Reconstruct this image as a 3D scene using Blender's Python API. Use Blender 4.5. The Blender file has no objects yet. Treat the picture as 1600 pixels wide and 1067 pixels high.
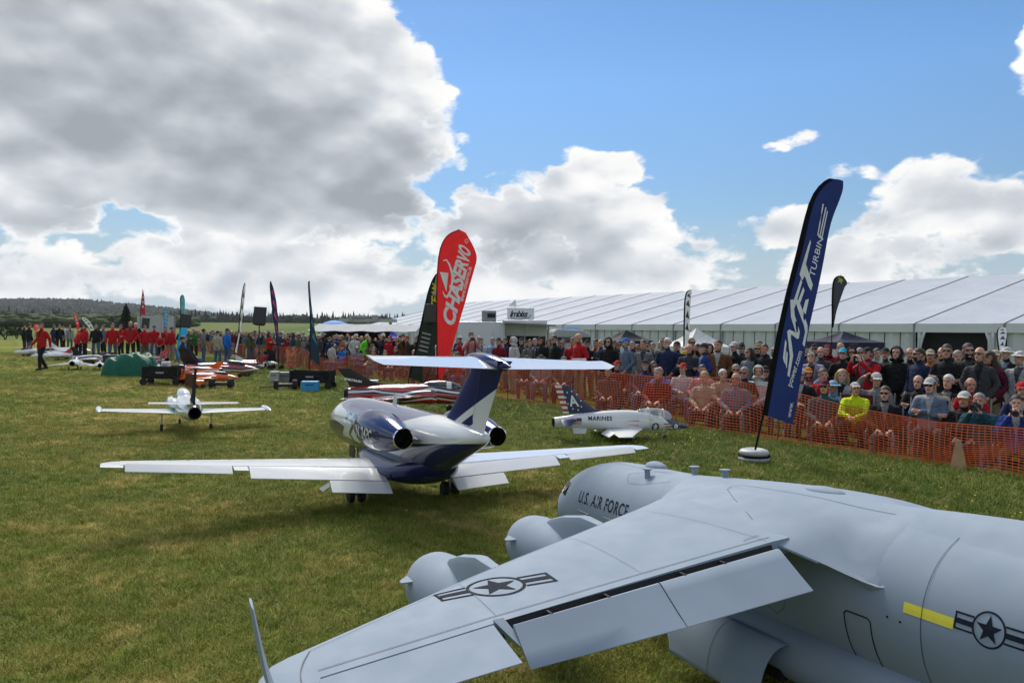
import bpy, bmesh, math, random
import numpy as np
from mathutils import Vector, Matrix, Euler, noise

S = bpy.context.scene
COL = S.collection
PI = math.pi
rad = math.radians
rnd = random.Random(11)

# ------------------------------------------------------------------ camera
CAM_H = 1.9
FPX = 1200.0
_pit = -math.atan(18.5 / FPX)
_rol = rad(0.43)
FWD = Vector((0, math.cos(_pit), math.sin(_pit)))
_r0 = Vector((1, 0, 0))
_u0 = _r0.cross(FWD)
CR = _r0 * math.cos(_rol) + _u0 * math.sin(_rol)
CU = _u0 * math.cos(_rol) - _r0 * math.sin(_rol)
cam_d = bpy.data.cameras.new('camera')
cam_d.sensor_width = 36.0
cam_d.sensor_fit = 'HORIZONTAL'
cam_d.lens = 36.0 * FPX / 1600.0
cam_d.clip_start = 0.05
cam_d.clip_end = 30000
cam = bpy.data.objects.new('camera', cam_d)
COL.objects.link(cam)
cam.matrix_world = Matrix(((CR.x, CU.x, -FWD.x, 0), (CR.y, CU.y, -FWD.y, 0), (CR.z, CU.z, -FWD.z, CAM_H), (0, 0, 0, 1)))
S.camera = cam

# ------------------------------------------------------------------ colour management, render
S.view_settings.view_transform = 'Standard'
S.view_settings.look = 'None'
S.view_settings.exposure = 0.9
S.view_settings.gamma = 1.0
S.view_settings.use_curve_mapping = False
S.render.engine = 'CYCLES'
S.cycles.use_denoising = True
S.cycles.max_bounces = 6
S.cycles.diffuse_bounces = 3
S.cycles.glossy_bounces = 3
S.cycles.transmission_bounces = 4
S.cycles.transparent_max_bounces = 8
S.cycles.volume_bounces = 0
S.cycles.sample_clamp_indirect = 4.0

# ------------------------------------------------------------------ sun
SUN_AZ = rad(-14)      # from +Y towards +X
SUN_EL = rad(44)
sd = bpy.data.lights.new('sun', 'SUN')
sd.energy = 2.3
sd.angle = rad(24)
sd.color = (1.0, 0.93, 0.82)
sun = bpy.data.objects.new('sun', sd)
COL.objects.link(sun)
_sv = Vector((math.sin(SUN_AZ) * math.cos(SUN_EL), math.cos(SUN_AZ) * math.cos(SUN_EL), math.sin(SUN_EL)))
sun.rotation_euler = _sv.to_track_quat('Z', 'Y').to_euler()
sun.location = (0, 0, 60)


# ------------------------------------------------------------------ node helper
class N:
    """thin wrapper to wire node trees"""
    def __init__(self, tree):
        self.t = tree
        self.n = tree.nodes
        self.l = tree.links

    def put(self, sock, v):
        if v is None:
            return
        if isinstance(v, bpy.types.NodeSocket):
            self.l.new(v, sock)
        else:
            try:
                sock.default_value = v
            except Exception:
                sock.default_value = (v[0], v[1], v[2], 1.0) if hasattr(v, '__len__') else (v, v, v)

    def m(self, op, a, b=None, c=None, clamp=False):
        n = self.n.new('ShaderNodeMath')
        n.operation = op
        n.use_clamp = clamp
        for i, v in enumerate((a, b, c)):
            if v is not None:
                self.put(n.inputs[i], v)
        return n.outputs[0]

    def v(self, op, a, b=None, scale=None):
        n = self.n.new('ShaderNodeVectorMath')
        n.operation = op
        self.put(n.inputs[0], a)
        if b is not None:
            self.put(n.inputs[1], b)
        if scale is not None:
            self.put(n.inputs['Scale'], scale)
        return n.outputs['Value'] if op in ('LENGTH', 'DOT_PRODUCT', 'DISTANCE') else n.outputs[0]

    def comb(self, x, y, z):
        n = self.n.new('ShaderNodeCombineXYZ')
        for i, v in enumerate((x, y, z)):
            self.put(n.inputs[i], v)
        return n.outputs[0]

    def sep(self, v):
        n = self.n.new('ShaderNodeSeparateXYZ')
        self.put(n.inputs[0], v)
        return n.outputs[0], n.outputs[1], n.outputs[2]

    def noise(self, vec=None, scale=5, detail=4, rough=0.55, lac=2.0, dist=0.0, out=0):
        n = self.n.new('ShaderNodeTexNoise')
        if vec is not None:
            self.put(n.inputs['Vector'], vec)
        self.put(n.inputs['Scale'], scale)
        self.put(n.inputs['Detail'], detail)
        self.put(n.inputs['Roughness'], rough)
        self.put(n.inputs['Lacunarity'], lac)
        self.put(n.inputs['Distortion'], dist)
        return n.outputs[out]

    def voro(self, vec=None, scale=5, detail=0, rough=0.5, feature='F1', smooth=None, out='Distance'):
        n = self.n.new('ShaderNodeTexVoronoi')
        n.feature = feature
        if vec is not None:
            self.put(n.inputs['Vector'], vec)
        self.put(n.inputs['Scale'], scale)
        if 'Detail' in n.inputs:
            self.put(n.inputs['Detail'], detail)
            self.put(n.inputs['Roughness'], rough)
        if smooth is not None:
            self.put(n.inputs['Smoothness'], smooth)
        return n.outputs[out]

    def ramp(self, fac, stops, interp='LINEAR'):
        n = self.n.new('ShaderNodeValToRGB')
        e = n.color_ramp.elements
        n.color_ramp.interpolation = interp
        while len(e) < len(stops):
            e.new(0.5)
        for el, (p, c) in zip(e, stops):
            el.position = p
            el.color = (c[0], c[1], c[2], 1) if hasattr(c, '__len__') else (c, c, c, 1)
        self.put(n.inputs[0], fac)
        return n.outputs[0]

    def maprange(self, v, a, b, c=0.0, d=1.0, kind='SMOOTHSTEP'):
        n = self.n.new('ShaderNodeMapRange')
        n.interpolation_type = kind
        for i, q in enumerate((v, a, b, c, d)):
            self.put(n.inputs[i], q)
        return n.outputs[0]

    def mix(self, f, a, b, blend='MIX'):
        n = self.n.new('ShaderNodeMix')
        n.data_type = 'RGBA'
        n.blend_type = blend
        self.put(n.inputs[0], f)
        self.put(n.inputs[6], a)
        self.put(n.inputs[7], b)
        return n.outputs[2]

    def bump(self, h, strength=0.3, dist=0.01, normal=None):
        n = self.n.new('ShaderNodeBump')
        self.put(n.inputs['Height'], h)
        n.inputs['Strength'].default_value = strength
        n.inputs['Distance'].default_value = dist
        if normal is not None:
            self.put(n.inputs['Normal'], normal)
        return n.outputs[0]

    def coord(self, which='Object'):
        return self.n.new('ShaderNodeTexCoord').outputs[which]

    def pos(self):
        return self.n.new('ShaderNodeNewGeometry').outputs['Position']


def lin(c):
    """sRGB 0-255 triple -> linear"""
    return tuple(((x / 255) / 12.92 if x / 255 <= 0.04045 else ((x / 255 + 0.055) / 1.055) ** 2.4) for x in c)


# ------------------------------------------------------------------ world: Nishita sky with cumulus clouds
def pix_dir(px, py):
    return (FWD * FPX + CR * (px - 800) - CU * (py - 533.5)).normalized()


def az_el(px, py):
    d = pix_dir(px, py)
    return math.atan2(d.x, d.y), math.asin(d.z)


W = bpy.data.worlds.new('World')
S.world = W
W.use_nodes = True
wt = W.node_tree
wt.nodes.clear()
wn = N(wt)

# (centre px, centre py, radius px, radius py, weight): where the cumulus masses of this sky stand
CLOUDS = [(100, 60, 520, 270, 2.1), (430, 145, 315, 262, 2.1), (555, 250, 170, 160, 1.7), (525, 40, 165, 155, 1.3), (60, 190, 400, 150, 1.8),
          (330, 272, 310, 98, 1.8), (560, 315, 172, 72, 1.5), (50, 318, 150, 58, 1.0), (90, 430, 330, 70, 1.0), (350, 410, 290, 78, 1.1), (520, 440, 210, 80, 1.0), (640, 350, 110, 70, 0.9),
          (870, 355, 240, 100, 1.4), (760, 400, 160, 95, 1.1), (980, 415, 165, 78, 1.2), (700, 460, 450, 48, 0.9),
          (950, 259, 66, 36, 1.25), (1237, 230, 48, 20, 0.8), (1135, 392, 95, 46, 0.9), (1100, 370, 35, 35, 0.8), (1450, 325, 150, 98, 1.4), (1215, 358, 150, 62, 0.95), (1560, 355, 200, 100, 1.3),
          (1380, 405, 290, 75, 1.1), (1606, 75, 34, 58, 0.9), (1310, 278, 55, 28, 0.75), (1530, 242, 50, 20, 0.6), (1300, 440, 450, 46, 0.9)]

g = bpy.data.node_groups.new('cloud_density', 'ShaderNodeTree')
g.interface.new_socket('Vector', in_out='INPUT', socket_type='NodeSocketVector')
g.interface.new_socket('Density', in_out='OUTPUT', socket_type='NodeSocketFloat')
gn = N(g)
gi = g.nodes.new('NodeGroupInput')
go = g.nodes.new('NodeGroupOutput')
d0 = gn.v('NORMALIZE', gi.outputs[0])
dx, dy, dz = gn.sep(d0)
az = gn.m('ARCTAN2', dx, dy)
el = gn.m('ARCSINE', dz)
sv = gn.comb(gn.m('MULTIPLY', dx, 1.0), gn.m('MULTIPLY', dy, 1.0), gn.m('MULTIPLY', dz, 1.7))
# domain warp keeps the outlines ragged
wv = gn.v('SUBTRACT', gn.noise(sv, 5.0, 3, 0.5, out=1), (0.5, 0.5, 0.5))
az_w, el_w, _ = gn.sep(wv)
wsv = gn.v('ADD', sv, gn.v('SCALE', gn.v('SUBTRACT', gn.noise(sv, 26.0, 3, 0.6, out=1), (0.5, 0.5, 0.5)), None, 0.06))
azw = gn.m('MULTIPLY_ADD', az_w, 0.16, az)
elw = gn.m('MULTIPLY_ADD', el_w, 0.09, el)
cov = None
for (px, py, rx, ry, w) in CLOUDS:
    a0, e0 = az_el(px, py)
    ra, re = rx / FPX * math.cos(a0) ** 2, ry / FPX * math.cos(a0)
    u = gn.m('MULTIPLY', gn.m('SUBTRACT', azw, a0), 1 / ra)
    v_ = gn.m('MULTIPLY', gn.m('SUBTRACT', elw, e0), 1 / re)
    r2 = gn.m('MULTIPLY_ADD', u, u, gn.m('MULTIPLY', v_, v_))
    b = gn.m('MULTIPLY_ADD', r2, -w, w)
    cov = b if cov is None else gn.m('SMOOTH_MAX', cov, b, 0.25)
cov = gn.m('MAXIMUM', cov, -0.75)
# deep, dark parts of the masses: their undersides
DARK = [(230, 225, 440, 115, 0.34), (90, 90, 300, 90, 0.12), (520, 335, 230, 48, 0.45), (640, 250, 60, 90, 0.18), (880, 392, 200, 42, 0.42), (800, 345, 90, 40, 0.15), (1440, 385, 190, 40, 0.36), (1520, 330, 60, 30, 0.14), (80, 345, 140, 26, 0.30), (420, 436, 220, 26, 0.24), (120, 440, 190, 22, 0.22)]
dk = None
for (px, py, rx, ry, w) in DARK:
    a0, e0 = az_el(px, py)
    u = gn.m('MULTIPLY', gn.m('SUBTRACT', azw, a0), FPX / rx)
    v_ = gn.m('MULTIPLY', gn.m('SUBTRACT', elw, e0), FPX / ry)
    r2 = gn.m('MULTIPLY_ADD', u, u, gn.m('MULTIPLY', v_, v_))
    q_ = gn.m('MULTIPLY', gn.m('EXPONENT', gn.m('MULTIPLY', r2, -0.9)), w)
    dk = q_ if dk is None else gn.m('ADD', dk, q_)
# the rest of the dome: broken cumulus of the same kind
open_cov = gn.m('MULTIPLY_ADD', gn.noise(sv, 2.2, 2, 0.5), 4.2, -1.7)
out_az = gn.maprange(gn.m('ABSOLUTE', az), 0.60, 0.78)
out_el = gn.maprange(el, 0.46, 0.60)
outm = gn.m('MAXIMUM', out_az, out_el)
cov = gn.m('ADD', gn.m('MULTIPLY', cov, gn.m('SUBTRACT', 1.0, outm)), gn.m('MULTIPLY', open_cov, outm))
fb = gn.noise(sv, 6.0, 9, 0.57, 2.2, 0.12)
bil = gn.voro(wsv, 13.0, 2.2, 0.55, 'F1')
dens = gn.m('ADD', gn.m('MULTIPLY', gn.m('SUBTRACT', fb, 0.5), 2.0), gn.m('MULTIPLY', gn.m('SUBTRACT', 0.45, bil), 0.9))
dens = gn.m('ADD', dens, cov)
soft = gn.m('MULTIPLY_ADD', gn.m('SUBTRACT', gn.noise(sv, 5.0, 3.0, 0.5), 0.5), 2.4, cov)
g.interface.new_socket('Soft', in_out='OUTPUT', socket_type='NodeSocketFloat')
g.links.new(soft, go.inputs[1])
g.interface.new_socket('Base', in_out='OUTPUT', socket_type='NodeSocketFloat')
g.links.new(dk, go.inputs[2])
g.links.new(dens, go.inputs[0])


dirv = wn.v('NORMALIZE', wn.coord('Generated'))
cg = wt.nodes.new('ShaderNodeGroup')
cg.node_tree = g
wt.links.new(dirv, cg.inputs[0])
D0, SOFT, BASE = cg.outputs[0], cg.outputs[1], cg.outputs[2]
_, _, wz = wn.sep(dirv)
# the same billows a little nearer the sun: where they are thinner there, this side is lit
up = wn.v('ADD', dirv, (-0.010, 0.0, 0.026))
ux, uy, uz = wn.sep(up)
usv = wn.comb(ux, uy, wn.m('MULTIPLY', uz, 1.7))
n_up = wn.m('ADD', wn.m('MULTIPLY', wn.noise(usv, 6.0, 3.5, 0.5, 2.2, 0.12), 2.0), wn.m('MULTIPLY', wn.voro(usv, 11.0, 1.0, 0.45, 'F1'), -0.8))
usv0 = wn.comb(wn.sep(dirv)[0], wn.sep(dirv)[1], wn.m('MULTIPLY', wz, 1.7))
n_at = wn.m('ADD', wn.m('MULTIPLY', wn.noise(usv0, 6.0, 3.5, 0.5, 2.2, 0.12), 2.0), wn.m('MULTIPLY', wn.voro(usv0, 11.0, 1.0, 0.45, 'F1'), -0.8))
lit = wn.m('MULTIPLY', wn.m('SUBTRACT', n_at, n_up), 0.50)
mask = wn.maprange(D0, -0.10, 0.30)
mask = wn.m('MULTIPLY', mask, wn.maprange(wz, -0.02, 0.02))
thick = wn.m('ADD', wn.m('MULTIPLY', wn.maprange(D0, 0.0, 1.6, kind='LINEAR'), 0.30), wn.m('MULTIPLY', wn.maprange(SOFT, 0.55, 2.8, kind='LINEAR'), 0.38))
thick = wn.m('ADD', thick, wn.m('MULTIPLY', BASE, wn.maprange(D0, 0.0, 0.5)))
thick = wn.m('MULTIPLY', thick, wn.maprange(wz, 0.02, 0.20, 0.78, 1.0, 'LINEAR'))      # far banks pale out
shade = wn.m('SUBTRACT', thick, lit, clamp=True)
ccol = wn.ramp(shade, [(0.0, (1.0, 0.985, 0.96)), (0.2, (0.90, 0.90, 0.90)), (0.48, (0.60, 0.635, 0.68)), (0.75, (0.44, 0.475, 0.515)), (1.0, (0.33, 0.36, 0.395))])
sky = wt.nodes.new('ShaderNodeTexSky')
sky.sky_type = 'NISHITA'
sky.sun_disc = False
sky.sun_elevation = SUN_EL
sky.sun_rotation = SUN_AZ
sky.altitude = 500
sky.air_density = 1.0
sky.dust_density = 0.1
sky.ozone_density = 2.0
bg1 = wt.nodes.new('ShaderNodeBackground')
hs = wt.nodes.new('ShaderNodeHueSaturation')
hs.inputs['Saturation'].default_value = 1.2
low = wn.maprange(wz, 0.0, 0.30, 0.42, 1.0, 'LINEAR')              # denser air towards the horizon
wn.put(hs.inputs['Value'], low)
wt.links.new(sky.outputs[0], hs.inputs['Color'])
skyc = wn.mix(wn.maprange(wz, 0.0, 0.17, 0.9, 0.0), hs.outputs[0], (3.7, 4.6, 5.4))      # pale blue haze low down
wt.links.new(skyc, bg1.inputs[0])
bg1.inputs[1].default_value = 0.068
bg2 = wt.nodes.new('ShaderNodeBackground')
wt.links.new(ccol, bg2.inputs[0])
bg2.inputs[1].default_value = 0.57
mx = wt.nodes.new('ShaderNodeMixShader')
wt.links.new(mask, mx.inputs[0])
wt.links.new(bg1.outputs[0], mx.inputs[1])
wt.links.new(bg2.outputs[0], mx.inputs[2])
wo = wt.nodes.new('ShaderNodeOutputWorld')
wt.links.new(mx.outputs[0], wo.inputs[0])
W.cycles.sampling_method = 'MANUAL'
W.cycles.sample_map_resolution = 512


# ------------------------------------------------------------------ lay of the land
FP = Vector((6.7, 10.0))                  # a point of the barrier fence
FU = Vector((-0.545, 0.838)).normalized()  # its direction, away from the camera
FN = Vector((FU.y, -FU.x))                 # towards the spectators


def sstep(x, a, b):
    t = min(1.0, max(0.0, (x - a) / (b - a)))
    return t * t * (3 - 2 * t)


def gz(x, y):
    rx, ry = x - FP.x, y - FP.y
    q = rx * FN.x + ry * FN.y
    a = rx * FU.x + ry * FU.y
    z = -0.14 * sstep(q, 0.05, 1.0) - 0.26 * sstep(q, 2, 14) + 0.25 * sstep(a, 14, 26) * sstep(-q, 1, 6)
    far = sstep(math.hypot(x, y), 60, 160)
    z = z * (1 - far)
    return z + 0.012 * math.sin(x * 0.9 + 1.3) * math.sin(y * 0.7) * (1 - far)


def at(px, py):
    """ground point that the photograph shows at this pixel"""
    d = pix_dir(px, py)
    z = 0.0
    for _ in range(30):
        t = (z - CAM_H) / d.z
        x, y = d.x * t, d.y * t
        z += 0.5 * (gz(x, y) - z)
    return Vector((x, y, gz(x, y)))


def at_depth(px, D, z=None):
    x = (px - 800) / FPX * D
    return Vector((x, D, gz(x, D) if z is None else z))


def height_at(px, py, D):
    d = pix_dir(px, py)
    return CAM_H + d.z / d.y * D


def along(a, q):
    p = FP + FU * a + FN * q
    return Vector((p.x, p.y, gz(p.x, p.y)))


def on_row(px, q):
    """point q metres behind the fence in the direction of a pixel column"""
    k = (px - 800) / FPX
    t = (q + FP.dot(FN)) / (k * FN.x + FN.y)
    return Vector((k * t, t, gz(k * t, t)))


# ------------------------------------------------------------------ mesh builder
class MB:
    def __init__(self):
        self.v, self.f, self.mi = [], [], []

    def add(self, vs, fs, mi=0):
        o = len(self.v)
        self.v.extend([tuple(p) for p in vs])
        self.f.extend([tuple(i + o for i in f) for f in fs])
        self.mi.extend([mi] * len(fs))
        return self

    def box(self, c, s, mi=0, rot=None, taper=1.0):
        hx, hy, hz = s[0] / 2, s[1] / 2, s[2] / 2
        vs = []
        for z, k in ((-hz, 1.0), (hz, taper)):
            for x, y in ((-hx, -hy), (hx, -hy), (hx, hy), (-hx, hy)):
                p = Vector((x * k, y * k, z))
                if rot is not None:
                    p = rot @ p
                vs.append(p + Vector(c))
        return self.add(vs, [(3, 2, 1, 0), (4, 5, 6, 7), (0, 1, 5, 4), (1, 2, 6, 5), (2, 3, 7, 6), (3, 0, 4, 7)], mi)

    def tube(self, pts, r, n=8, mi=0, cap=True, flat=1.0):
        pts = [Vector(p) for p in pts]
        rs = r if hasattr(r, '__len__') else [r] * len(pts)
        vs, fs = [], []
        up = Vector((0, 0, 1))
        for i, p in enumerate(pts):
            t = (pts[min(i + 1, len(pts) - 1)] - pts[max(i - 1, 0)]).normalized()
            if i == 0:
                a = t.cross(up) if abs(t.dot(up)) < 0.95 else t.cross(Vector((0, 1, 0)))
            else:
                a = a - t * a.dot(t)
            a.normalize()
            b = t.cross(a)
            for k in range(n):
                w = 2 * PI * k / n
                vs.append(p + (a * math.cos(w) + b * math.sin(w) * flat) * rs[i])
        for i in range(len(pts) - 1):
            for k in range(n):
                k2 = (k + 1) % n
                fs.append((i * n + k, i * n + k2, (i + 1) * n + k2, (i + 1) * n + k))
        if cap:
            fs.append(tuple(range(n - 1, -1, -1)))
            fs.append(tuple(range((len(pts) - 1) * n, len(pts) * n)))
        return self.add(vs, fs, mi)

    def loft(self, rings, closed=True, cap0=True, cap1=True, mi=0):
        n = len(rings[0])
        vs = [p for r in rings for p in r]
        fs = []
        for i in range(len(rings) - 1):
            for k in range(n if closed else n - 1):
                k2 = (k + 1) % n
                fs.append((i * n + k, i * n + k2, (i + 1) * n + k2, (i + 1) * n + k))
        if cap0 and closed:
            fs.append(tuple(range(n - 1, -1, -1)))
        if cap1 and closed:
            fs.append(tuple(range((len(rings) - 1) * n, len(rings) * n)))
        return self.add(vs, fs, mi)

    def lathe(self, prof, axis='Z', n=16, c=(0, 0, 0), mi=0, cap=True, sq=1.0):
        """prof: (radius, position along the axis)"""
        rings = []
        for r, h in prof:
            ring = []
            for k in range(n):
                w = 2 * PI * k / n
                a, b = math.cos(w) * r, math.sin(w) * r * sq
                p = {'Z': (a, b, h), 'X': (h, a, b), 'Y': (b, h, a)}[axis]
                ring.append((p[0] + c[0], p[1] + c[1], p[2] + c[2]))
            rings.append(ring)
        return self.loft(rings, True, cap, cap, mi)

    def ball(self, c, r, n=12, m=8, mi=0, rot=None):
        rings = []
        r = r if hasattr(r, '__len__') else (r, r, r)
        for i in range(m + 1):
            t = PI * i / m
            ring = []
            for k in range(n):
                w = 2 * PI * k / n
                p = Vector((math.sin(t) * math.cos(w) * r[0], math.sin(t) * math.sin(w) * r[1], math.cos(t) * r[2]))
                if rot is not None:
                    p = rot @ p
                ring.append(p + Vector(c))
            rings.append(ring)
        return self.loft(rings[::-1], True, False, False, mi)

    def prism(self, poly, d0, d1, axes='XZ', mi=0):
        """extrude a 2D outline; axes names the plane of the outline"""
        def to(p, d):
            return {'XZ': (p[0], d, p[1]), 'XY': (p[0], p[1], d), 'YZ': (d, p[0], p[1])}[axes]
        n = len(poly)
        vs = [to(p, d0) for p in poly] + [to(p, d1) for p in poly]
        fs = [tuple(range(n - 1, -1, -1)), tuple(range(n, 2 * n))]
        fs += [(k, (k + 1) % n, n + (k + 1) % n, n + k) for k in range(n)]
        return self.add(vs, fs, mi)

    def grid(self, fn, nu, nv, mi=0, thick=0.0):
        vs = [fn(i / nu, j / nv) for j in range(nv + 1) for i in range(nu + 1)]
        fs = [(j * (nu + 1) + i, j * (nu + 1) + i + 1, (j + 1) * (nu + 1) + i + 1, (j + 1) * (nu + 1) + i) for j in range(nv) for i in range(nu)]
        return self.add(vs, fs, mi)

    def mesh(self, name, mats=None, smooth=None, weld=False, fix=True):
        me = bpy.data.meshes.new(name)
        me.from_pydata(self.v, [], self.f)
        for m in (mats if isinstance(mats, (list, tuple)) else [mats]):
            me.materials.append(m)
        me.polygons.foreach_set('material_index', self.mi)
        if weld or fix:
            bm = bmesh.new()
            bm.from_mesh(me)
            if weld:
                bmesh.ops.remove_doubles(bm, verts=bm.verts, dist=1e-5)
            if fix:
                bmesh.ops.recalc_face_normals(bm, faces=bm.faces)
            bm.to_mesh(me)
            bm.free()
        if smooth is not None:
            me.polygons.foreach_set('use_smooth', [True] * len(me.polygons))
            if smooth < 180:
                try:
                    me.set_sharp_from_angle(angle=rad(smooth))
                except Exception:
                    pass
        me.update()
        return me

    def build(self, name, mats, parent=None, smooth=None, weld=False, fix=True, thick=0.0, bevel=0.0):
        o = bpy.data.objects.new(name, self.mesh(name, mats, smooth, weld, fix))
        COL.objects.link(o)
        if parent is not None:
            o.parent = parent
        if thick:
            md = o.modifiers.new('thickness', 'SOLIDIFY')
            md.thickness = thick
            md.offset = 0
        if bevel:
            md = o.modifiers.new('bevel', 'BEVEL')
            md.width = bevel
            md.segments = 2
            md.limit_method = 'ANGLE'
        return o


def tag(o, label=None, cat=None, group=None, kind=None):
    if label:
        o['label'] = label
    if cat:
        o['category'] = cat
    if group:
        o['group'] = group
    if kind:
        o['kind'] = kind
    return o


def thing(name, label, cat, loc=(0, 0, 0), rz=0.0, group=None, scale=1.0):
    o = bpy.data.objects.new(name, None)
    o.empty_display_size = 0.1
    COL.objects.link(o)
    o.location = loc
    o.rotation_euler = (0, 0, rz)
    o.scale = (scale, scale, scale)
    return tag(o, label, cat, group)


_TXT = {}


def text_2d(s, size=1.0, shear=0.0, bold=0.0, align='LEFT', spacing=1.0, res=3):
    """flat outline mesh of a line of writing: (verts, faces), x along the line, y up"""
    key = (s, size, shear, bold, align, spacing)
    if key in _TXT:
        return _TXT[key]
    cu = bpy.data.curves.new('writing', 'FONT')
    cu.body = s
    cu.size = size
    cu.shear = shear
    cu.offset = bold
    cu.align_x = align
    cu.space_character = spacing
    cu.resolution_u = res
    o = bpy.data.objects.new('writing', cu)
    COL.objects.link(o)
    dg = bpy.context.evaluated_depsgraph_get()
    me = bpy.data.meshes.new_from_object(o.evaluated_get(dg))
    vs = [(v.co.x, v.co.y) for v in me.vertices]
    fs = [tuple(p.vertices) for p in me.polygons]
    bpy.data.objects.remove(o)
    bpy.data.curves.remove(cu)
    bpy.data.meshes.remove(me)
    _TXT[key] = (vs, fs)
    return vs, fs


def letters(mb, s, size, fn, mi=0, width=None, **kw):
    """writing laid on a surface: fn(u, v) -> point; width stretches the line to a given length"""
    vs, fs = text_2d(s, size, **kw)
    x0 = min(v[0] for v in vs)
    x1 = max(v[0] for v in vs)
    k = 1.0 if width is None else width / (x1 - x0)
    mb.add([fn((v[0] - x0) * k, v[1]) for v in vs], fs, mi)
    return mb


# ------------------------------------------------------------------ materials
MATS = {}


def pm(name, rgb, rough=0.5, metal=0.0, coat=0.0, var=0.12, scale=6.0, bump=0.0, bscale=40.0, spec=0.5, sheen=0.0, trans=0.0, coords='Object', alpha=None):
    if name in MATS:
        return MATS[name]
    m = bpy.data.materials.new(name)
    m.use_nodes = True
    t = m.node_tree
    b = t.nodes['Principled BSDF']
    n = N(t)
    co = n.coord(coords)
    f = n.noise(co, scale, 4, 0.6)
    lo = tuple(max(0, c * (1 - var)) for c in rgb)
    hi = tuple(min(1, c * (1 + var)) for c in rgb)
    n.put(b.inputs['Base Color'], n.ramp(f, [(0.3, lo), (0.7, hi)]))
    rr = n.maprange(n.noise(co, scale * 3.1, 3), 0.3, 0.7, max(0.02, rough * 0.85), min(1, rough * 1.15), 'LINEAR')
    n.put(b.inputs['Roughness'], rr)
    b.inputs['Metallic'].default_value = metal
    b.inputs['Coat Weight'].default_value = coat
    b.inputs['Coat Roughness'].default_value = 0.03
    b.inputs['Specular IOR Level'].default_value = spec
    if trans:
        b.inputs['Transmission Weight'].default_value = trans
    if alpha is not None:
        b.inputs['Alpha'].default_value = alpha
    if bump:
        n.put(b.inputs['Normal'], n.bump(n.noise(co, bscale, 3, 0.6), bump, 0.02))
    MATS[name] = m
    return m


def cloth(name, rgb, rough=0.85, fold=0.5, fscale=7.0):
    """woven cloth with soft creases"""
    if name in MATS:
        return MATS[name]
    m = bpy.data.materials.new(name)
    m.use_nodes = True
    t = m.node_tree
    b = t.nodes['Principled BSDF']
    n = N(t)
    co = n.coord('Object')
    f = n.noise(co, 9.0, 4, 0.6)
    n.put(b.inputs['Base Color'], n.ramp(f, [(0.3, tuple(c * 0.85 for c in rgb)), (0.7, tuple(min(1, c * 1.12) for c in rgb))]))
    b.inputs['Roughness'].default_value = rough
    b.inputs['Specular IOR Level'].default_value = 0.25
    h = n.m('ADD', n.noise(co, fscale, 3, 0.55, 2.0, 0.8), n.m('MULTIPLY', n.noise(co, fscale * 4, 2), 0.25))
    n.put(b.inputs['Normal'], n.bump(h, fold, 0.06))
    MATS[name] = m
    return m


def flagcloth(name, rgb, trans=0.35):
    """thin printed polyester that lets some daylight through"""
    if name in MATS:
        return MATS[name]
    m = bpy.data.materials.new(name)
    m.use_nodes = True
    t = m.node_tree
    t.nodes.clear()
    n = N(t)
    co = n.coord('Object')
    f = n.noise(co, 5.0, 4)
    col = n.ramp(f, [(0.3, tuple(c * 0.9 for c in rgb)), (0.7, tuple(min(1, c * 1.08) for c in rgb))])
    nor = n.bump(n.noise(co, 5.5, 3, 0.6, 2.0, 0.8), 0.35, 0.05)
    d = t.nodes.new('ShaderNodeBsdfPrincipled')
    n.put(d.inputs['Base Color'], col)
    n.put(d.inputs['Normal'], nor)
    d.inputs['Roughness'].default_value = 0.6
    d.inputs['Specular IOR Level'].default_value = 0.3
    tr = t.nodes.new('ShaderNodeBsdfTranslucent')
    n.put(tr.inputs[0], col)
    mx = t.nodes.new('ShaderNodeMixShader')
    mx.inputs[0].default_value = trans
    t.links.new(d.outputs[0], mx.inputs[1])
    t.links.new(tr.outputs[0], mx.inputs[2])
    o = t.nodes.new('ShaderNodeOutputMaterial')
    t.links.new(mx.outputs[0], o.inputs[0])
    MATS[name] = m
    return m


# ------------------------------------------------------------------ ground
def grass_colour(n, pos, blade=False):
    """colour of the mown field by place: lush near the fence, strawy on the runway side"""
    px, py, pz = n.sep(pos)
    p2 = n.comb(px, py, 0.0)
    a = n.noise(p2, 0.16, 3, 0.55)
    b = n.noise(p2, 0.9, 4, 0.65)
    c = n.noise(p2, 5.0, 4, 0.7)
    q = n.m('ADD', n.m('MULTIPLY', n.m('SUBTRACT', px, FP.x), FN.x), n.m('MULTIPLY', n.m('SUBTRACT', py, FP.y), FN.y))
    lush = n.maprange(q, -6.5, -0.5)
    d_ = n.noise(p2, 2.2, 4, 0.7)
    dry = n.m('ADD', n.m('MULTIPLY', a, 0.6), n.m('ADD', n.m('MULTIPLY', b, 0.75), n.m('MULTIPLY', c, 0.5)))
    dry = n.m('ADD', dry, n.m('MULTIPLY', n.m('SUBTRACT', d_, 0.56), 0.65))
    dry = n.m('SUBTRACT', dry, n.m('MULTIPLY', lush, 0.30))
    g0, g1, s0, s1 = (0.050, 0.084, 0.008), (0.096, 0.120, 0.014), (0.155, 0.145, 0.030), (0.265, 0.212, 0.070)
    k = 2.1 if blade else 1.5
    sc = lambda t: tuple(x * k for x in t)
    return n.ramp(dry, [(0.60, sc(g0)), (0.84, sc(g1)), (1.02, sc(s0)), (1.22, sc(s1))]), dry


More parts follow.
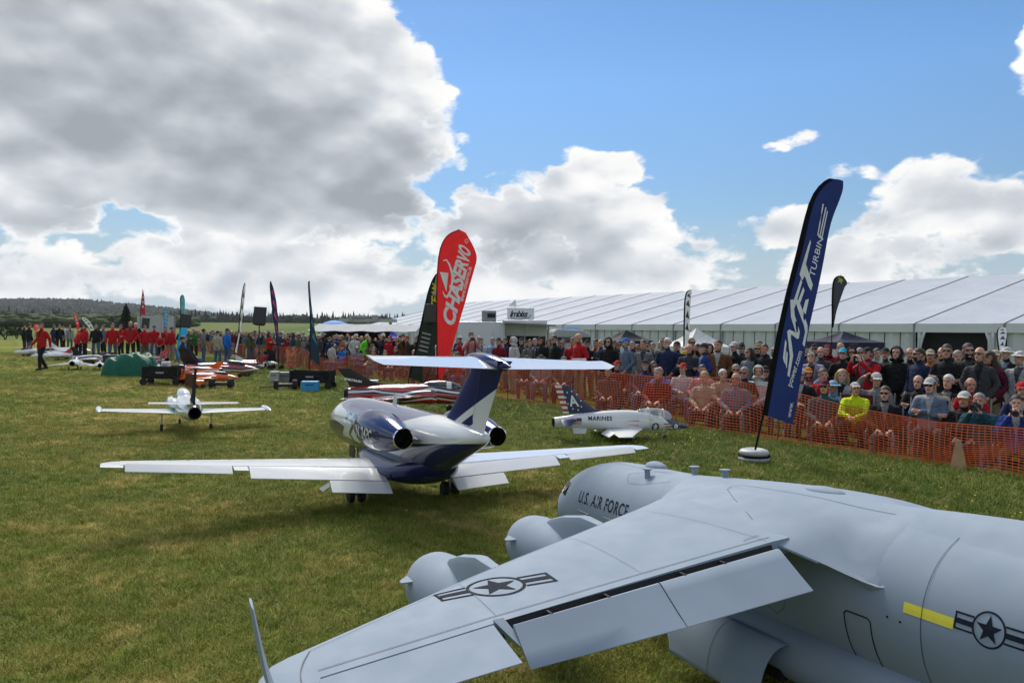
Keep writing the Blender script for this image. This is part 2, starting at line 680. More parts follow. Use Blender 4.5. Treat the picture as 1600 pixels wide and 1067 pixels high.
def make_ground():
    m = bpy.data.materials.new('mown_grass')
    m.use_nodes = True
    n = N(m.node_tree)
    b = m.node_tree.nodes['Principled BSDF']
    pos = n.pos()
    col, dry = grass_colour(n, pos)
    px, py, pz = n.sep(pos)
    # mowing lanes run along the field
    lane = n.m('ADD', n.m('MULTIPLY', px, FN.x), n.m('MULTIPLY', py, FN.y))
    w = n.noise(n.comb(n.m('MULTIPLY', lane, 0.7), n.m('MULTIPLY', py, 0.02), 0.0), 1.0, 2)
    col = n.mix(n.maprange(w, 0.4, 0.65, 0.0, 0.35), col, (0.075, 0.085, 0.02))
    dist = n.v('LENGTH', pos)
    farc = n.ramp(n.noise(n.comb(px, py, 0.0), 0.006, 3), [(0.35, (0.05, 0.085, 0.015)), (0.5, (0.08, 0.125, 0.022)), (0.62, (0.08, 0.105, 0.025))])
    col = n.mix(n.maprange(dist, 70, 200), col, farc)
    n.put(b.inputs['Base Color'], col)
    b.inputs['Roughness'].default_value = 0.95
    b.inputs['Specular IOR Level'].default_value = 0.08
    h = n.noise(n.comb(px, py, 0.0), 22.0, 5, 0.75)
    n.put(b.inputs['Normal'], n.bump(h, 0.8, 0.05))
    xs = [0.0]
    st = 0.6
    while xs[-1] < 3300:
        xs.append(xs[-1] + st)
        if xs[-1] > 45:
            st *= 1.18
    xs = [-x for x in xs[:0:-1]] + xs
    ys = [y for y in xs if y > -300]
    mb = MB()
    vs = [(x, y, gz(x, y)) for y in ys for x in xs]
    nx = len(xs)
    fs = [(j * nx + i, j * nx + i + 1, (j + 1) * nx + i + 1, (j + 1) * nx + i) for j in range(len(ys) - 1) for i in range(nx - 1)]
    mb.add(vs, fs)
    o = mb.build('ground', m, smooth=180, fix=False)
    tag(o, 'mown grass airfield, strawy and olive green', kind='structure')


make_ground()


def instance_on(points, scales, name, coll, mat_label, label):
    """geometry-node scatter of a small collection of tufts on given points"""
    me = bpy.data.meshes.new(name)
    me.from_pydata([tuple(p) for p in points], [], [])
    at_ = me.attributes.new('size', 'FLOAT', 'POINT')
    at_.data.foreach_set('value', [float(s) for s in scales])
    o = bpy.data.objects.new(name, me)
    COL.objects.link(o)
    ng = bpy.data.node_groups.new(name + '_scatter', 'GeometryNodeTree')
    ng.interface.new_socket('Geometry', in_out='INPUT', socket_type='NodeSocketGeometry')
    ng.interface.new_socket('Geometry', in_out='OUTPUT', socket_type='NodeSocketGeometry')
    nn, ll = ng.nodes, ng.links
    gi, go = nn.new('NodeGroupInput'), nn.new('NodeGroupOutput')
    ci = nn.new('GeometryNodeCollectionInfo')
    ci.inputs[0].default_value = coll
    ci.inputs['Separate Children'].default_value = True
    ci.inputs['Reset Children'].default_value = True
    ip = nn.new('GeometryNodeInstanceOnPoints')
    ip.inputs['Pick Instance'].default_value = True
    rv = nn.new('FunctionNodeRandomValue')
    rv.data_type = 'FLOAT_VECTOR'
    rv.inputs[0].default_value = (-0.12, -0.12, 0)
    rv.inputs[1].default_value = (0.12, 0.12, 6.283)
    ri = nn.new('FunctionNodeRandomValue')
    ri.data_type = 'INT'
    ri.inputs[4].default_value = 0
    ri.inputs[5].default_value = 50
    ri.inputs['Seed'].default_value = 3
    na = nn.new('GeometryNodeInputNamedAttribute')
    na.data_type = 'FLOAT'
    na.inputs[0].default_value = 'size'
    ll.new(gi.outputs[0], ip.inputs['Points'])
    ll.new(ci.outputs[0], ip.inputs['Instance'])
    ll.new([s for s in ri.outputs if s.enabled][0], ip.inputs['Instance Index'])
    ll.new([s for s in rv.outputs if s.enabled][0], ip.inputs['Rotation'])
    ll.new([s for s in na.outputs if s.enabled][0], ip.inputs['Scale'])
    ll.new(ip.outputs[0], go.inputs[0])
    md = o.modifiers.new('scatter', 'NODES')
    md.node_group = ng
    tag(o, label, kind='stuff')
    return o


def make_grass():
    m = bpy.data.materials.new('grass_blade')
    m.use_nodes = True
    t = m.node_tree
    n = N(t)
    b = t.nodes['Principled BSDF']
    pos = n.pos()
    col, dry = grass_colour(n, pos, True)
    oi = t.nodes.new('ShaderNodeObjectInfo')
    ir = oi.outputs['Random']
    col = n.mix(n.m('MULTIPLY', ir, 0.65), col, n.ramp(ir, [(0.0, (0.06, 0.13, 0.008)), (0.55, (0.17, 0.20, 0.02)), (0.8, (0.45, 0.35, 0.11)), (1.0, (0.56, 0.46, 0.19))]))
    n.put(b.inputs['Base Color'], col)
    b.inputs['Roughness'].default_value = 0.7
    b.inputs['Specular IOR Level'].default_value = 0.2
    r2_ = random.Random(5)
    coll = bpy.data.collections.new('grass_tufts')
    for k in range(9):
        mb = MB()
        for _ in range(24 if k < 6 else 14):
            a = r2_.uniform(0, 2 * PI)
            rr = 0.055 * math.sqrt(r2_.random())
            base = Vector((math.cos(a) * rr, math.sin(a) * rr, -0.004))
            h = r2_.uniform(0.018, 0.05)
            la = r2_.uniform(0, 2 * PI)
            lean = Vector((math.cos(la), math.sin(la), 0)) * r2_.uniform(0.008, 0.045)
            w = r2_.uniform(0.0009, 0.0018)
            if k >= 6:                               # long dry straws lying over
                h, w = h * 0.8, 0.0009
                lean = lean.normalized() * r2_.uniform(0.05, 0.10)
            s = Vector((-math.sin(la), math.cos(la), 0)) * w
            mid = base + lean * 0.4 + Vector((0, 0, h * 0.65))
            tip = base + lean + Vector((0, 0, h))
            mb.add([base - s, base + s, mid + s * 0.8, mid - s * 0.8, tip], [(0, 1, 2, 3), (3, 2, 4)])
        o = bpy.data.objects.new('tuft', mb.mesh('tuft', m, fix=False))
        coll.objects.link(o)
    pts, sc = [], []
    rg = np.random.default_rng(4)
    for (d0, d1, dens, s0, wid) in ((2.2, 5.5, 1000, 1.0, 1.0), (5.5, 9, 620, 1.1, 0.8), (9, 15, 300, 1.25, 0.75), (15, 26, 110, 1.5, 0.72), (26, 48, 22, 1.9, 0.72)):
        area = wid * (d1 * d1 - d0 * d0)
        k = int(area * dens)
        d = np.sqrt(rg.uniform(d0 * d0, d1 * d1, k))
        x = rg.uniform(-wid, wid, k) * d
        s = rg.uniform(0.7, 1.25, k) * s0
        for X, Y, Sc in zip(x, d, s):
            q = (X - FP.x) * FN.x + (Y - FP.y) * FN.y
            if q > 1.2:
                continue
            pts.append((X, Y, gz(X, Y)))
            sc.append(Sc * (1.25 if q > -3 else 1.0))
    instance_on(pts, sc, 'grass', coll, m, 'short olive and straw coloured grass blades covering the airfield')
    # dandelions and daisies in the lusher strip by the fence
    coll2 = bpy.data.collections.new('flower_heads')
    for nm, c in (('a', (0.75, 0.55, 0.02)), ('b', (0.75, 0.62, 0.05)), ('c', (0.7, 0.7, 0.62)), ('d', (0.75, 0.58, 0.03))):
        mb = MB()
        mb.lathe([(0.001, 0.0), (0.0012, 0.05)], n=5)
        mb.lathe([(0.004, 0.048), (0.011, 0.054), (0.008, 0.060), (0.001, 0.061)], n=8)
        o = bpy.data.objects.new('flower', mb.mesh('flower', pm('petal_' + nm, c, 0.8), fix=False))
        coll2.objects.link(o)
    pts, sc = [], []
    for _ in range(700):
        a = rnd.uniform(-2, 24)
        q = -abs(rnd.gauss(0, 3.2)) - 0.1
        if noise.noise((a * 0.5, q * 0.5, 0)) < -0.05 or q < -8:
            continue
        p = along(a, q)
        pts.append(p)
        sc.append(rnd.uniform(0.7, 1.3) * (1 + max(0, a) * 0.02))
    instance_on(pts, sc, 'flowering_weeds', coll2, None, 'small yellow and white flower heads dotted in the grass by the fence')


make_grass()


# ------------------------------------------------------------------ hills, woods and trees far off
def crest(px):
    return lerp_tab1([(-500, 484), (-200, 478), (0, 480), (60, 480), (130, 480), (200, 484), (260, 489), (300, 493), (340, 498), (380, 501), (430, 503), (520, 503), (640, 505), (900, 508), (1500, 512)], px)


def lerp_tab1(t, x):
    if x <= t[0][0]:
        return t[0][1]
    for a, b in zip(t, t[1:]):
        if x <= b[0]:
            return a[1] + (b[1] - a[1]) * (x - a[0]) / (b[0] - a[0])
    return t[-1][1]


def hill_z(X, Y):
    R_ = math.hypot(X, Y)
    px = 800 + FPX * X / max(1.0, Y)
    hz = 509 + 0.0075 * px
    top = max(0.0, (hz - crest(px)) / FPX) * 2600 + 1.9
    z = 6.5 * sstep(R_, 140, 800)
    z += (top - 6.5) * sstep(R_, 1300, 2600) if top > 6.5 else 0.0
    z += (noise.noise((X * 0.004, Y * 0.004, 0)) * 7) * sstep(R_, 900, 1900)
    return z - 0.05 - 30 * sstep(R_, 2700, 3600)


def make_hills():
    m = bpy.data.materials.new('far_fields')
    m.use_nodes = True
    n = N(m.node_tree)
    pos = n.pos()
    x, y, z = n.sep(pos)
    f = n.noise(n.comb(n.m('MULTIPLY', x, 0.006), n.m('MULTIPLY', y, 0.0016), 0.0), 1.0, 2, 0.4)
    c = n.ramp(f, [(0.38, (0.030, 0.050, 0.014)), (0.46, (0.10, 0.17, 0.03)), (0.56, (0.07, 0.12, 0.022)), (0.62, (0.12, 0.14, 0.04))])
    far = n.maprange(n.v('LENGTH', pos), 1200, 1500)
    c = n.mix(far, c, n.ramp(n.noise(pos, 0.02, 4), [(0.35, (0.022, 0.036, 0.014)), (0.65, (0.045, 0.062, 0.022))]))
    b = m.node_tree.nodes['Principled BSDF']
    n.put(b.inputs['Base Color'], c)
    b.inputs['Roughness'].default_value = 0.95
    b.inputs['Specular IOR Level'].default_value = 0.05
    az0, az1, na, nr = rad(-52), rad(38), 150, 60
    vs = []
    for j in range(nr + 1):
        R_ = 130 * (3600 / 130) ** (j / nr)
        for i in range(na + 1):
            a = az0 + (az1 - az0) * i / na
            X, Y = R_ * math.sin(a), R_ * math.cos(a)
            vs.append((X, Y, hill_z(X, Y)))
    fs = [(j * (na + 1) + i, j * (na + 1) + i + 1, (j + 1) * (na + 1) + i + 1, (j + 1) * (na + 1) + i) for j in range(nr) for i in range(na)]
    o = MB().add(vs, fs).build('hills', m, smooth=180, fix=False)
    tag(o, 'low wooded hills and pale fields beyond the airfield', kind='structure')


make_hills()


def leafmat(name, lo, hi):
    m = bpy.data.materials.new(name)
    m.use_nodes = True
    n = N(m.node_tree)
    b = m.node_tree.nodes['Principled BSDF']
    p = n.pos()
    n.put(b.inputs['Base Color'], n.ramp(n.noise(p, 0.11, 3, 0.7), [(0.35, lo), (0.65, hi)]))
    b.inputs['Roughness'].default_value = 0.85
    b.inputs['Specular IOR Level'].default_value = 0.1
    return m


def conifer(mb, p, h, w, r_, tiers=5, n=7):
    x, y, z = p
    for t in range(tiers):
        z0 = z + h * (0.08 + 0.80 * t / tiers)
        z1 = z0 + h * (0.36 if t < tiers - 1 else 0.26)
        rr = w * (1 - t / tiers) ** 0.85 * r_.uniform(0.85, 1.1)
        a0 = r_.uniform(0, 6)
        vs = []
        for k in range(n):
            a = a0 + 2 * PI * k / n
            q = rr * r_.uniform(0.6, 1.15)
            vs.append((x + q * math.cos(a), y + q * math.sin(a), z0 + r_.uniform(-0.05, 0.03) * h))
        mb.add(vs + [(x, y, z1)], [(k, (k + 1) % n, n) for k in range(n)])


def blob_tree(mb, p, h, w, r_):
    for _ in range(3):
        c = (p[0] + r_.uniform(-.3, .3) * w, p[1] + r_.uniform(-.3, .3) * w, p[2] + h * r_.uniform(0.40, 0.68))
        rr = (w * r_.uniform(.35, .55), w * r_.uniform(.35, .55), h * r_.uniform(.25, .36))
        mb.ball(c, rr, 6, 4, rot=Matrix.Rotation(r_.uniform(0, 3), 3, 'Z'))


def make_woods():
    r_ = random.Random(21)
    dark = leafmat('far_wood_green', (0.012, 0.022, 0.014), (0.030, 0.045, 0.022))
    mb = MB()
    for _ in range(9000):
        px = r_.uniform(-260, 420)
        R_ = 1500 + 1200 * r_.random() ** 0.7
        k = (px - 800) / FPX
        Y = R_ / math.sqrt(1 + k * k)
        X = k * Y
        z = hill_z(X, Y)
        if noise.noise((X * 0.003, Y * 0.003, 5)) < -0.35:
            continue
        if r_.random() < 0.4:
            conifer(mb, (X, Y, z - 1), r_.uniform(14, 22), r_.uniform(4, 6), r_, 2, 5)
        else:
            blob_tree(mb, (X, Y, z - 1), r_.uniform(9, 14), r_.uniform(7, 12), r_)
    tag(mb.build('forest', dark, smooth=None, fix=False), 'dark mixed forest clothing the far hillside', kind='stuff')
    mb = MB()
    for _ in range(900):
        px = r_.uniform(265, 700) if r_.random() < 0.8 else r_.uniform(-200, 300)
        R_ = r_.uniform(760, 980)
        k = (px - 800) / FPX
        Y = R_ / math.sqrt(1 + k * k)
        X = k * Y
        z = hill_z(X, Y)
        if r_.random() < 0.6:
            conifer(mb, (X, Y, z - 0.5), r_.uniform(7, 15), r_.uniform(2.2, 3.6), r_, 4, 6)
        else:
            blob_tree(mb, (X, Y, z - 0.5), r_.uniform(6, 10), r_.uniform(6, 10), r_)
    tag(mb.build('forest', dark, fix=False), 'ragged spruce ridge on the skyline above the spectators', kind='stuff')
    mb = MB()
    for _ in range(900):
        px = r_.uniform(-300, 300)
        R_ = r_.uniform(330, 520)
        k = (px - 800) / FPX
        Y = R_ / math.sqrt(1 + k * k)
        X = k * Y
        blob_tree(mb, (X, Y, hill_z(X, Y) - 0.5), r_.uniform(3.0, 6.5), r_.uniform(4, 7), r_)
    tag(mb.build('hedgerow', leafmat('hedge_green', (0.03, 0.05, 0.014), (0.07, 0.10, 0.03)), fix=False), 'straggling hedgerow along the edge of the far fields', kind='stuff')
    # single trees and bushes at the end of the field
    bark = pm('bark', (0.09, 0.065, 0.045), 0.9, bump=0.4)
    spruce = leafmat('spruce_green', (0.014, 0.026, 0.014), (0.034, 0.05, 0.022))
    p = at_depth(197, 150, 0)
    t = thing('spruce_tree', 'tall dark spruce rising behind the grey screen wall', 'tree', p)
    mb = MB()
    r2_ = random.Random(3)
    for k in range(260):
        f = r2_.random() ** 0.8
        z = 0.6 + 5.9 * f
        w = 2.3 * (1 - f) ** 0.8 + 0.12
        a = r2_.uniform(0, 2 * PI)
        l = w * r2_.uniform(0.55, 1.1)
        d = Vector((math.cos(a), math.sin(a), 0))
        s = Vector((-d.y, d.x, 0)) * l * 0.30
        b0, b1 = Vector((0, 0, z + 0.35)), d * l + Vector((0, 0, z - 0.28))
        mid = (b0 + b1) * 0.5
        mb.add([b0, mid + s, b1, mid - s, mid + Vector((0, 0, -0.25))], [(0, 1, 4), (1, 2, 4), (2, 3, 4), (3, 0, 4)])
    mb.build('crown', spruce, t, fix=False)
    mb = MB()
    mb.tube([(0, 0, -0.2), (0, 0, 3), (0, 0, 6.3)], [0.25, 0.16, 0.03], 8)
    mb.build('trunk', bark, t)
    for i, (px, D, h, w, lab) in enumerate(((8, 100, 2.3, 3.2, 'bushy dark shrub at the field edge, farthest out'), (26, 112, 2.0, 2.6, 'rounded dark shrub at the field edge beside the bystanders'), (-20, 95, 2.2, 3.0, 'spreading dark shrub at the edge of the open field'))):
        t = thing('bush', lab, 'bush', at_depth(px, D, 0), group='bushes at the field edge')
        mb = MB()
        for k in range(420):
            a, e = r2_.uniform(0, 2 * PI), math.asin(r2_.uniform(-0.2, 1))
            q = (0.55 + 0.45 * r2_.random() ** 0.5) * (0.8 + 0.3 * noise.noise((a * 1.5, e * 2, i)))
            c = Vector((math.cos(a) * math.cos(e) * w / 2 * q, math.sin(a) * math.cos(e) * w / 2 * q, h * 0.35 + math.sin(e) * h * 0.6 * q))
            n1 = Vector((r2_.uniform(-1, 1), r2_.uniform(-1, 1), r2_.uniform(-1, 1))).normalized()
            n2 = n1.orthogonal().normalized()
            n3 = n1.cross(n2)
            sz = r2_.uniform(0.08, 0.2)
            mb.add([c - n2 * sz, c + n3 * sz * 0.6, c + n2 * sz, c - n3 * sz * 0.6], [(0, 1, 2, 3)])
        mb.build('crown', MATS.get('bush_green') or MATS.setdefault('bush_green', leafmat('bush_green', (0.022, 0.04, 0.012), (0.06, 0.085, 0.022))), t, fix=False)
        mb = MB()
        for k in range(4):
            a = k * 1.6
            mb.tube([(0, 0, -0.1), (0.3 * math.cos(a), 0.3 * math.sin(a), h * 0.35), (0.6 * math.cos(a), 0.6 * math.sin(a), h * 0.7)], [0.06, 0.04, 0.015], 6)
        mb.build('trunk', bark, t)


make_woods()


# ------------------------------------------------------------------ the air between
def make_haze():
    m = bpy.data.materials.new('haze')
    m.use_nodes = True
    t = m.node_tree
    t.nodes.clear()
    v = t.nodes.new('ShaderNodeVolumePrincipled')
    v.inputs['Color'].default_value = (0.80, 0.86, 0.95, 1)
    v.inputs['Density'].default_value = 0.00008
    v.inputs['Anisotropy'].default_value = 0.3
    o = t.nodes.new('ShaderNodeOutputMaterial')
    t.links.new(v.outputs[0], o.inputs['Volume'])
    b = MB()
    b.box((0, 1900, 68), (8200, 4700, 212))
    ob = b.build('haze', m)
    tag(ob, 'thin bluish air over the airfield and hills', kind='stuff')


make_haze()


# ------------------------------------------------------------------ shared aircraft helpers
def lerp_table(tab, x):
    if x <= tab[0][0]:
        return tab[0][1:]
    for a, b in zip(tab, tab[1:]):
        if x <= b[0]:
            t = (x - a[0]) / (b[0] - a[0])
            return tuple(p + (q - p) * t for p, q in zip(a[1:], b[1:]))
    return tab[-1][1:]


def smooth_table(tab, n=4):
    """Catmull-Rom refinement of a station table"""
    out = []
    for i in range(len(tab) - 1):
        p0, p1, p2, p3 = tab[max(i - 1, 0)], tab[i], tab[i + 1], tab[min(i + 2, len(tab) - 1)]
        for k in range(n):
            t = k / n
            row = [p1[0] + (p2[0] - p1[0]) * t]
            for c in range(1, len(p1)):
                m1 = (p2[c] - p0[c]) / ((p2[0] - p0[0]) or 1e-6) * (p2[0] - p1[0])
                m2 = (p3[c] - p1[c]) / ((p3[0] - p1[0]) or 1e-6) * (p2[0] - p1[0])
                t2, t3 = t * t, t * t * t
                row.append((2 * t3 - 3 * t2 + 1) * p1[c] + (t3 - 2 * t2 + t) * m1 + (-2 * t3 + 3 * t2) * p2[c] + (t3 - t2) * m2)
            out.append(tuple(row))
    out.append(tab[-1])
    return out


def naca(c):
    c = min(1.0, max(0.0, c))
    return 5 * (0.2969 * math.sqrt(c) - 0.126 * c - 0.3516 * c * c + 0.2843 * c ** 3 - 0.1036 * c ** 4)


def wing_ring(le, te, y, z, th, n=12, full=None, camber=0.0):
    """closed aerofoil ring, x from le (front) back to te; full = where the whole chord would end"""
    full = te if full is None else full
    ch = le - full
    end = (le - te) / ch
    top, bot = [], []
    for k in range(n + 1):
        c = end * (1 - math.cos(PI * k / n / 1.0)) / 2 if full == te else end * (k / n) ** 1.7
        t = naca(c) * th * ch
        cz = camber * ch * 4 * c * (1 - c)
        top.append((le - c * ch, y, z + cz + t))
        bot.append((le - c * ch, y, z + cz - t * 0.8))
    return top + bot[:0:-1]


def insignia(mb, fn, r, bar, mi=0, step=0.25):
    """outlined national star-and-bars roundel laid on a surface; bars along u"""
    w = r * 0.11

    def quad(u0, v0, u1, v1):
        nu = max(1, int(abs(u1 - u0) / (r * step)))
        vs = [fn(u0 + (u1 - u0) * i / nu, v) for i in range(nu + 1) for v in (v0, v1)]
        mb.add(vs, [(2 * i, 2 * i + 2, 2 * i + 3, 2 * i + 1) for i in range(nu)], mi)
    seg = 40
    vs = []
    for k in range(seg):
        a = 2 * PI * k / seg
        vs += [fn(math.cos(a) * r, math.sin(a) * r), fn(math.cos(a) * (r - w), math.sin(a) * (r - w))]
    mb.add(vs, [(2 * k, 2 * ((k + 1) % seg), 2 * ((k + 1) % seg) + 1, 2 * k + 1) for k in range(seg)], mi)
    st = []
    for k in range(10):
        a = PI / 2 + PI * k / 5
        q = (r * 0.80) if k % 2 == 0 else (r * 0.80 * 0.40)
        st.append(fn(math.cos(a) * q, math.sin(a) * q))
    mb.add(st + [fn(0, 0)], [(k, (k + 1) % 10, 10) for k in range(10)], mi)
    h = r * 0.5
    for s in (-1, 1):
        u0, u1 = s * r * 0.92, s * (r + bar)
        quad(u0, h - w, u1, h)
        quad(u0, -h, u1, -h + w)
        quad(u0, -h * 0.30, u1, h * 0.30)
        quad(u1 - s * w, -h, u1, h)


def pline(name, mat, parent, pts, nrm, w, off=0.012):
    m2 = MB()
    ribbon(m2, pts, nrm, w, 0, off)
    return m2.build(name, mat, parent, fix=False)


def ribbon(mb, pts, nrm, w, mi=0, off=0.012):
    """a thin line lying on a surface: points and their normals"""
    vs = []
    for i, p in enumerate(pts):
        p = Vector(p)
        t = (Vector(pts[min(i + 1, len(pts) - 1)]) - Vector(pts[max(i - 1, 0)])).normalized()
        n = Vector(nrm[i] if isinstance(nrm, list) else nrm).normalized()
        s = n.cross(t).normalized() * (w / 2)
        vs += [p + n * off - s, p + n * off + s]
    mb.add(vs, [(2 * i, 2 * i + 1, 2 * i + 3, 2 * i + 2) for i in range(len(pts) - 1)], mi)


def plane_root(name, label, cat, pos, heading, pitch, bank, s, group=None):
    f = Vector((math.cos(heading) * math.cos(pitch), math.sin(heading) * math.cos(pitch), math.sin(pitch)))
    l = Vector((-math.sin(heading), math.cos(heading), 0))
    u = f.cross(l)
    l2 = l * math.cos(bank) + u * math.sin(bank)
    u2 = u * math.cos(bank) - l * math.sin(bank)
    e = thing(name, label, cat, group=group)
    e.matrix_world = Matrix(((f.x, l2.x, u2.x, pos[0]), (f.y, l2.y, u2.y, pos[1]), (f.z, l2.z, u2.z, pos[2]), (0, 0, 0, 1))) @ Matrix.Scale(s, 4)
    return e


def wheel(mb_t, mb_h, c, r, w, axis='Y'):
    c = Vector(c)
    k = r
    mb_t.lathe([(k * 0.62, -w * 0.5), (k * 0.92, -w * 0.5), (k, -w * 0.3), (k, w * 0.3), (k * 0.92, w * 0.5), (k * 0.62, w * 0.5)], axis, 20, c)
    mb_h.lathe([(k * 0.62, -w * 0.42), (k * 0.5, -w * 0.30), (k * 0.2, -w * 0.45), (k * 0.2, w * 0.45), (k * 0.5, w * 0.30), (k * 0.62, w * 0.42)], axis, 14, c)


# ------------------------------------------------------------------ the grey four-engined transport in front
def make_transport():
    root = plane_root('model_airplane', 'large matte grey four-engined transport model with star insignia and drooped flaps', 'model airplane',
                      (0.523, 6.705, 0.537), rad(112.5), rad(-2.5), 0.0, 0.114)
    grey = pm('transport_grey', (0.250, 0.308, 0.378), 0.78, var=0.05, scale=0.25, spec=0.22)
    dark = pm('stencil_grey', (0.012, 0.015, 0.026), 0.85, spec=0.15)
    black = pm('bay_black', (0.006, 0.006, 0.007), 0.8)
    yellow = pm('marking_yellow', (0.72, 0.66, 0.05), 0.6, var=0.03)
    line = pm('panel_line_grey', (0.05, 0.06, 0.075), 0.7)
    glass = pm('tinted_glass', (0.01, 0.012, 0.015), 0.08)
    tyre = pm('tyre_rubber', (0.012, 0.012, 0.012), 0.8)
    metal = pm('dull_alloy', (0.35, 0.36, 0.38), 0.4, 0.8)
    F = smooth_table([(0, -1.3, 0.06, 0.06), (0.5, -1.25, 0.95, 0.85), (1.3, -1.15, 1.70, 1.55), (2.6, -1.0, 2.38, 2.25), (4.3, -0.8, 2.85, 2.85), (6.5, -0.62, 3.06, 3.2),
                      (9, -0.55, 3.10, 3.34), (14, -0.48, 3.15, 3.36), (20, -0.28, 3.32, 3.40), (24, -0.08, 3.43, 3.43), (33, 0.02, 3.43, 3.43), (36, 0.15, 3.40, 3.30), (40, 0.7, 3.1, 2.75), (44, 1.35, 2.5, 2.0), (47, 1.9, 1.5, 1.2), (49, 2.2, 0.3, 0.3)], 4)

    def fus(d, z, off=0.015):
        zc, ry, rz = lerp_table(F, d)
        s = max(-1, min(1, (z - zc) / rz))
        c = math.sqrt(max(0, 1 - s * s))
        n = Vector((0, c / ry, s / rz)).normalized()
        return Vector((-d, ry * c, z)) + n * off

    def fusang(d, a, off=0.015):
        zc, ry, rz = lerp_table(F, d)
        return Vector((-d, (ry + off) * math.cos(a), zc + (rz + off) * math.sin(a)))
    mb = MB()
    mb.loft([[(-d, ry * math.cos(2 * PI * k / 56), zc + rz * math.sin(2 * PI * k / 56)) for k in range(56)] for d, zc, ry, rz in F])
    fo = mb.build('fuselage', grey, root, smooth=180)
    # wing to body fairing
    FA = smooth_table([(14.6, 0.5, 2.70, 2.88), (16.2, 1.7, 2.35, 2.98), (17.8, 3.4, 2.30, 3.08), (20, 5.0, 2.33, 3.20), (23, 5.6, 2.42, 3.38), (26, 5.7, 2.36, 3.50), (28.6, 5.35, 2.28, 3.56), (30, 4.5, 1.82, 3.58), (31.7, 3.38, 1.18, 3.52), (32.3, 3.0, 1.3, 3.46), (34, 2.0, 1.6, 3.42)], 4)

    def fair(d, t):
        ey, ez, tz = lerp_table(FA, d)
        a = abs(t)
        p = Vector((-d, ey * t, ez + (tz - ez) * (1 - a ** 1.7) ** 0.85))
        if d > 26.0:                                   # melts into the round of the body
            zc, ry, rz = lerp_table(F, d)
            zf = zc + rz * math.sqrt(max(0.0, 1 - (p.y / ry) ** 2)) + 0.03 - 0.22 * sstep(d, 31.3, 32.2)
            p.z += (max(zf, ez - 0.02) - p.z) * sstep(d, 26.0, 31.7)
        return p
    mb = MB()
    mb.loft([[fair(d, -1 + 2 * k / 40) for k in range(41)] + [(-d, (ey - (0.25 if d > 30 else 0)) * (1 - 2 * k / 10), ez - (0.10 if d < 31 else 0.35)) for k in range(11)] for d, ey, ez, tz in FA])
    mb.build('wing_fairing', grey, root, smooth=40)
    # dorsal ridge running back to the fin, faired into the round of the body
    mb = MB()
    rings = []
    for d, w, ex in smooth_table([(27, 1.2, -0.05), (29.5, 1.5, 0.10), (33, 1.8, 0.34), (37, 1.9, 0.52), (42, 1.7, 0.62), (46, 1.1, 0.5)], 3):
        zc, ry, rz = lerp_table(F, d)
        ring = []
        for k in range(25):
            t = -1 + 2 * k / 24
            y = w * t
            zz = zc + rz * math.sqrt(max(0.02, 1 - (y / ry) ** 2))
            ring.append((-d, y, zz - 0.03 + (ex + 0.03) * (0.5 + 0.5 * math.cos(PI * t)) ** 0.9))
        rings.append(ring)
    mb.loft(rings, closed=False)
    mb.build('dorsal_ridge', grey, root, smooth=180, fix=False)

    # --- wings
    def le_x(y):
        return -lerp_table([(0, 16.2), (6.2, 19.9), (16.2, 24.95), (24.7, 29.9), (25.3, 30.6)], y)[0]

    def hinge_x(y):
        return -lerp_table([(0, 28.3), (5.66, 28.75), (12, 29.75), (18.1, 30.75), (24.0, 31.9), (25.3, 32.3)], y)[0]

    def te_x(y):
        return -lerp_table([(0, 31.2), (5.66, 31.5), (12, 32.4), (18.7, 33.15), (21.3, 33.5), (24.2, 33.95), (25.3, 34.1)], y)[0]

    def wz(y, side):
        return (2.42 - 0.058 * y) if side > 0 else (2.05 - 0.125 * y)

    def top(x, y, side=1, off=0.014):
        le, te = le_x(y), te_x(y)
        c = (le - x) / (le - te)
        th = lerp_table([(0, 0.115), (6, 0.11), (16, 0.095), (25, 0.085)], y)[0]
        return Vector((x, y * side, wz(y, side) + naca(c) * th * (le - te) + off))
    for side in (1, -1):
        mb = MB()
        rings = []
        ys = [4.7, 5.66, 7, 9, 11, 13, 15, 17, 18.1, 19.5, 21, 22.5, 23.6, 24.2, 24.7, 25.05, 25.25]
        for y in ys:
            th = lerp_table([(0, 0.115), (6, 0.11), (16, 0.095), (25, 0.085)], y)[0]
            k = 1.0 if y < 24.3 else math.sqrt(max(0.03, 1 - ((y - 24.3) / 0.97) ** 2))
            z = wz(y, side)
            a, b, c = le_x(y), hinge_x(y), te_x(y)
            if y > 24.3:
                m = (a + c) / 2
                rings.append([(p[0], p[1] * side, z + (p[2] - z) * k) for p in wing_ring(m + (a - m) * (0.5 + 0.5 * k), c, y, z, th, 14)])
            else:
                rings.append([(p[0], p[1] * side, p[2]) for p in wing_ring(a, b if y <= 23.9 else c, y, z, th, 14, full=c if y <= 23.9 else None)])
        mb.loft(rings)
        wing = mb.build('wing', grey, root, smooth=35)
        # aileron
        mb = MB()
        rr = []
        for y in (18.25, 20, 22, 23.86):
            th = lerp_table([(0, 0.115), (6, 0.11), (16, 0.095), (25, 0.085)], y)[0]
            a, b, c = le_x(y), hinge_x(y) - 0.07, te_x(y)
            ch = a - c
            t0 = naca((a - b) / ch) * th * ch
            z = wz(y, side)
            rr.append([(b, y * side, z + t0 * 0.96), ((b + c) / 2, y * side, z + t0 * 0.40 - 0.06), (c, y * side, z - 0.14), (c, y * side, z - 0.17), ((b + c) / 2, y * side, z - t0 * 0.5), (b, y * side, z - t0 * 0.75)])
        mb.loft(rr, mi=0)
        mb.build('aileron', grey, wing, smooth=30)
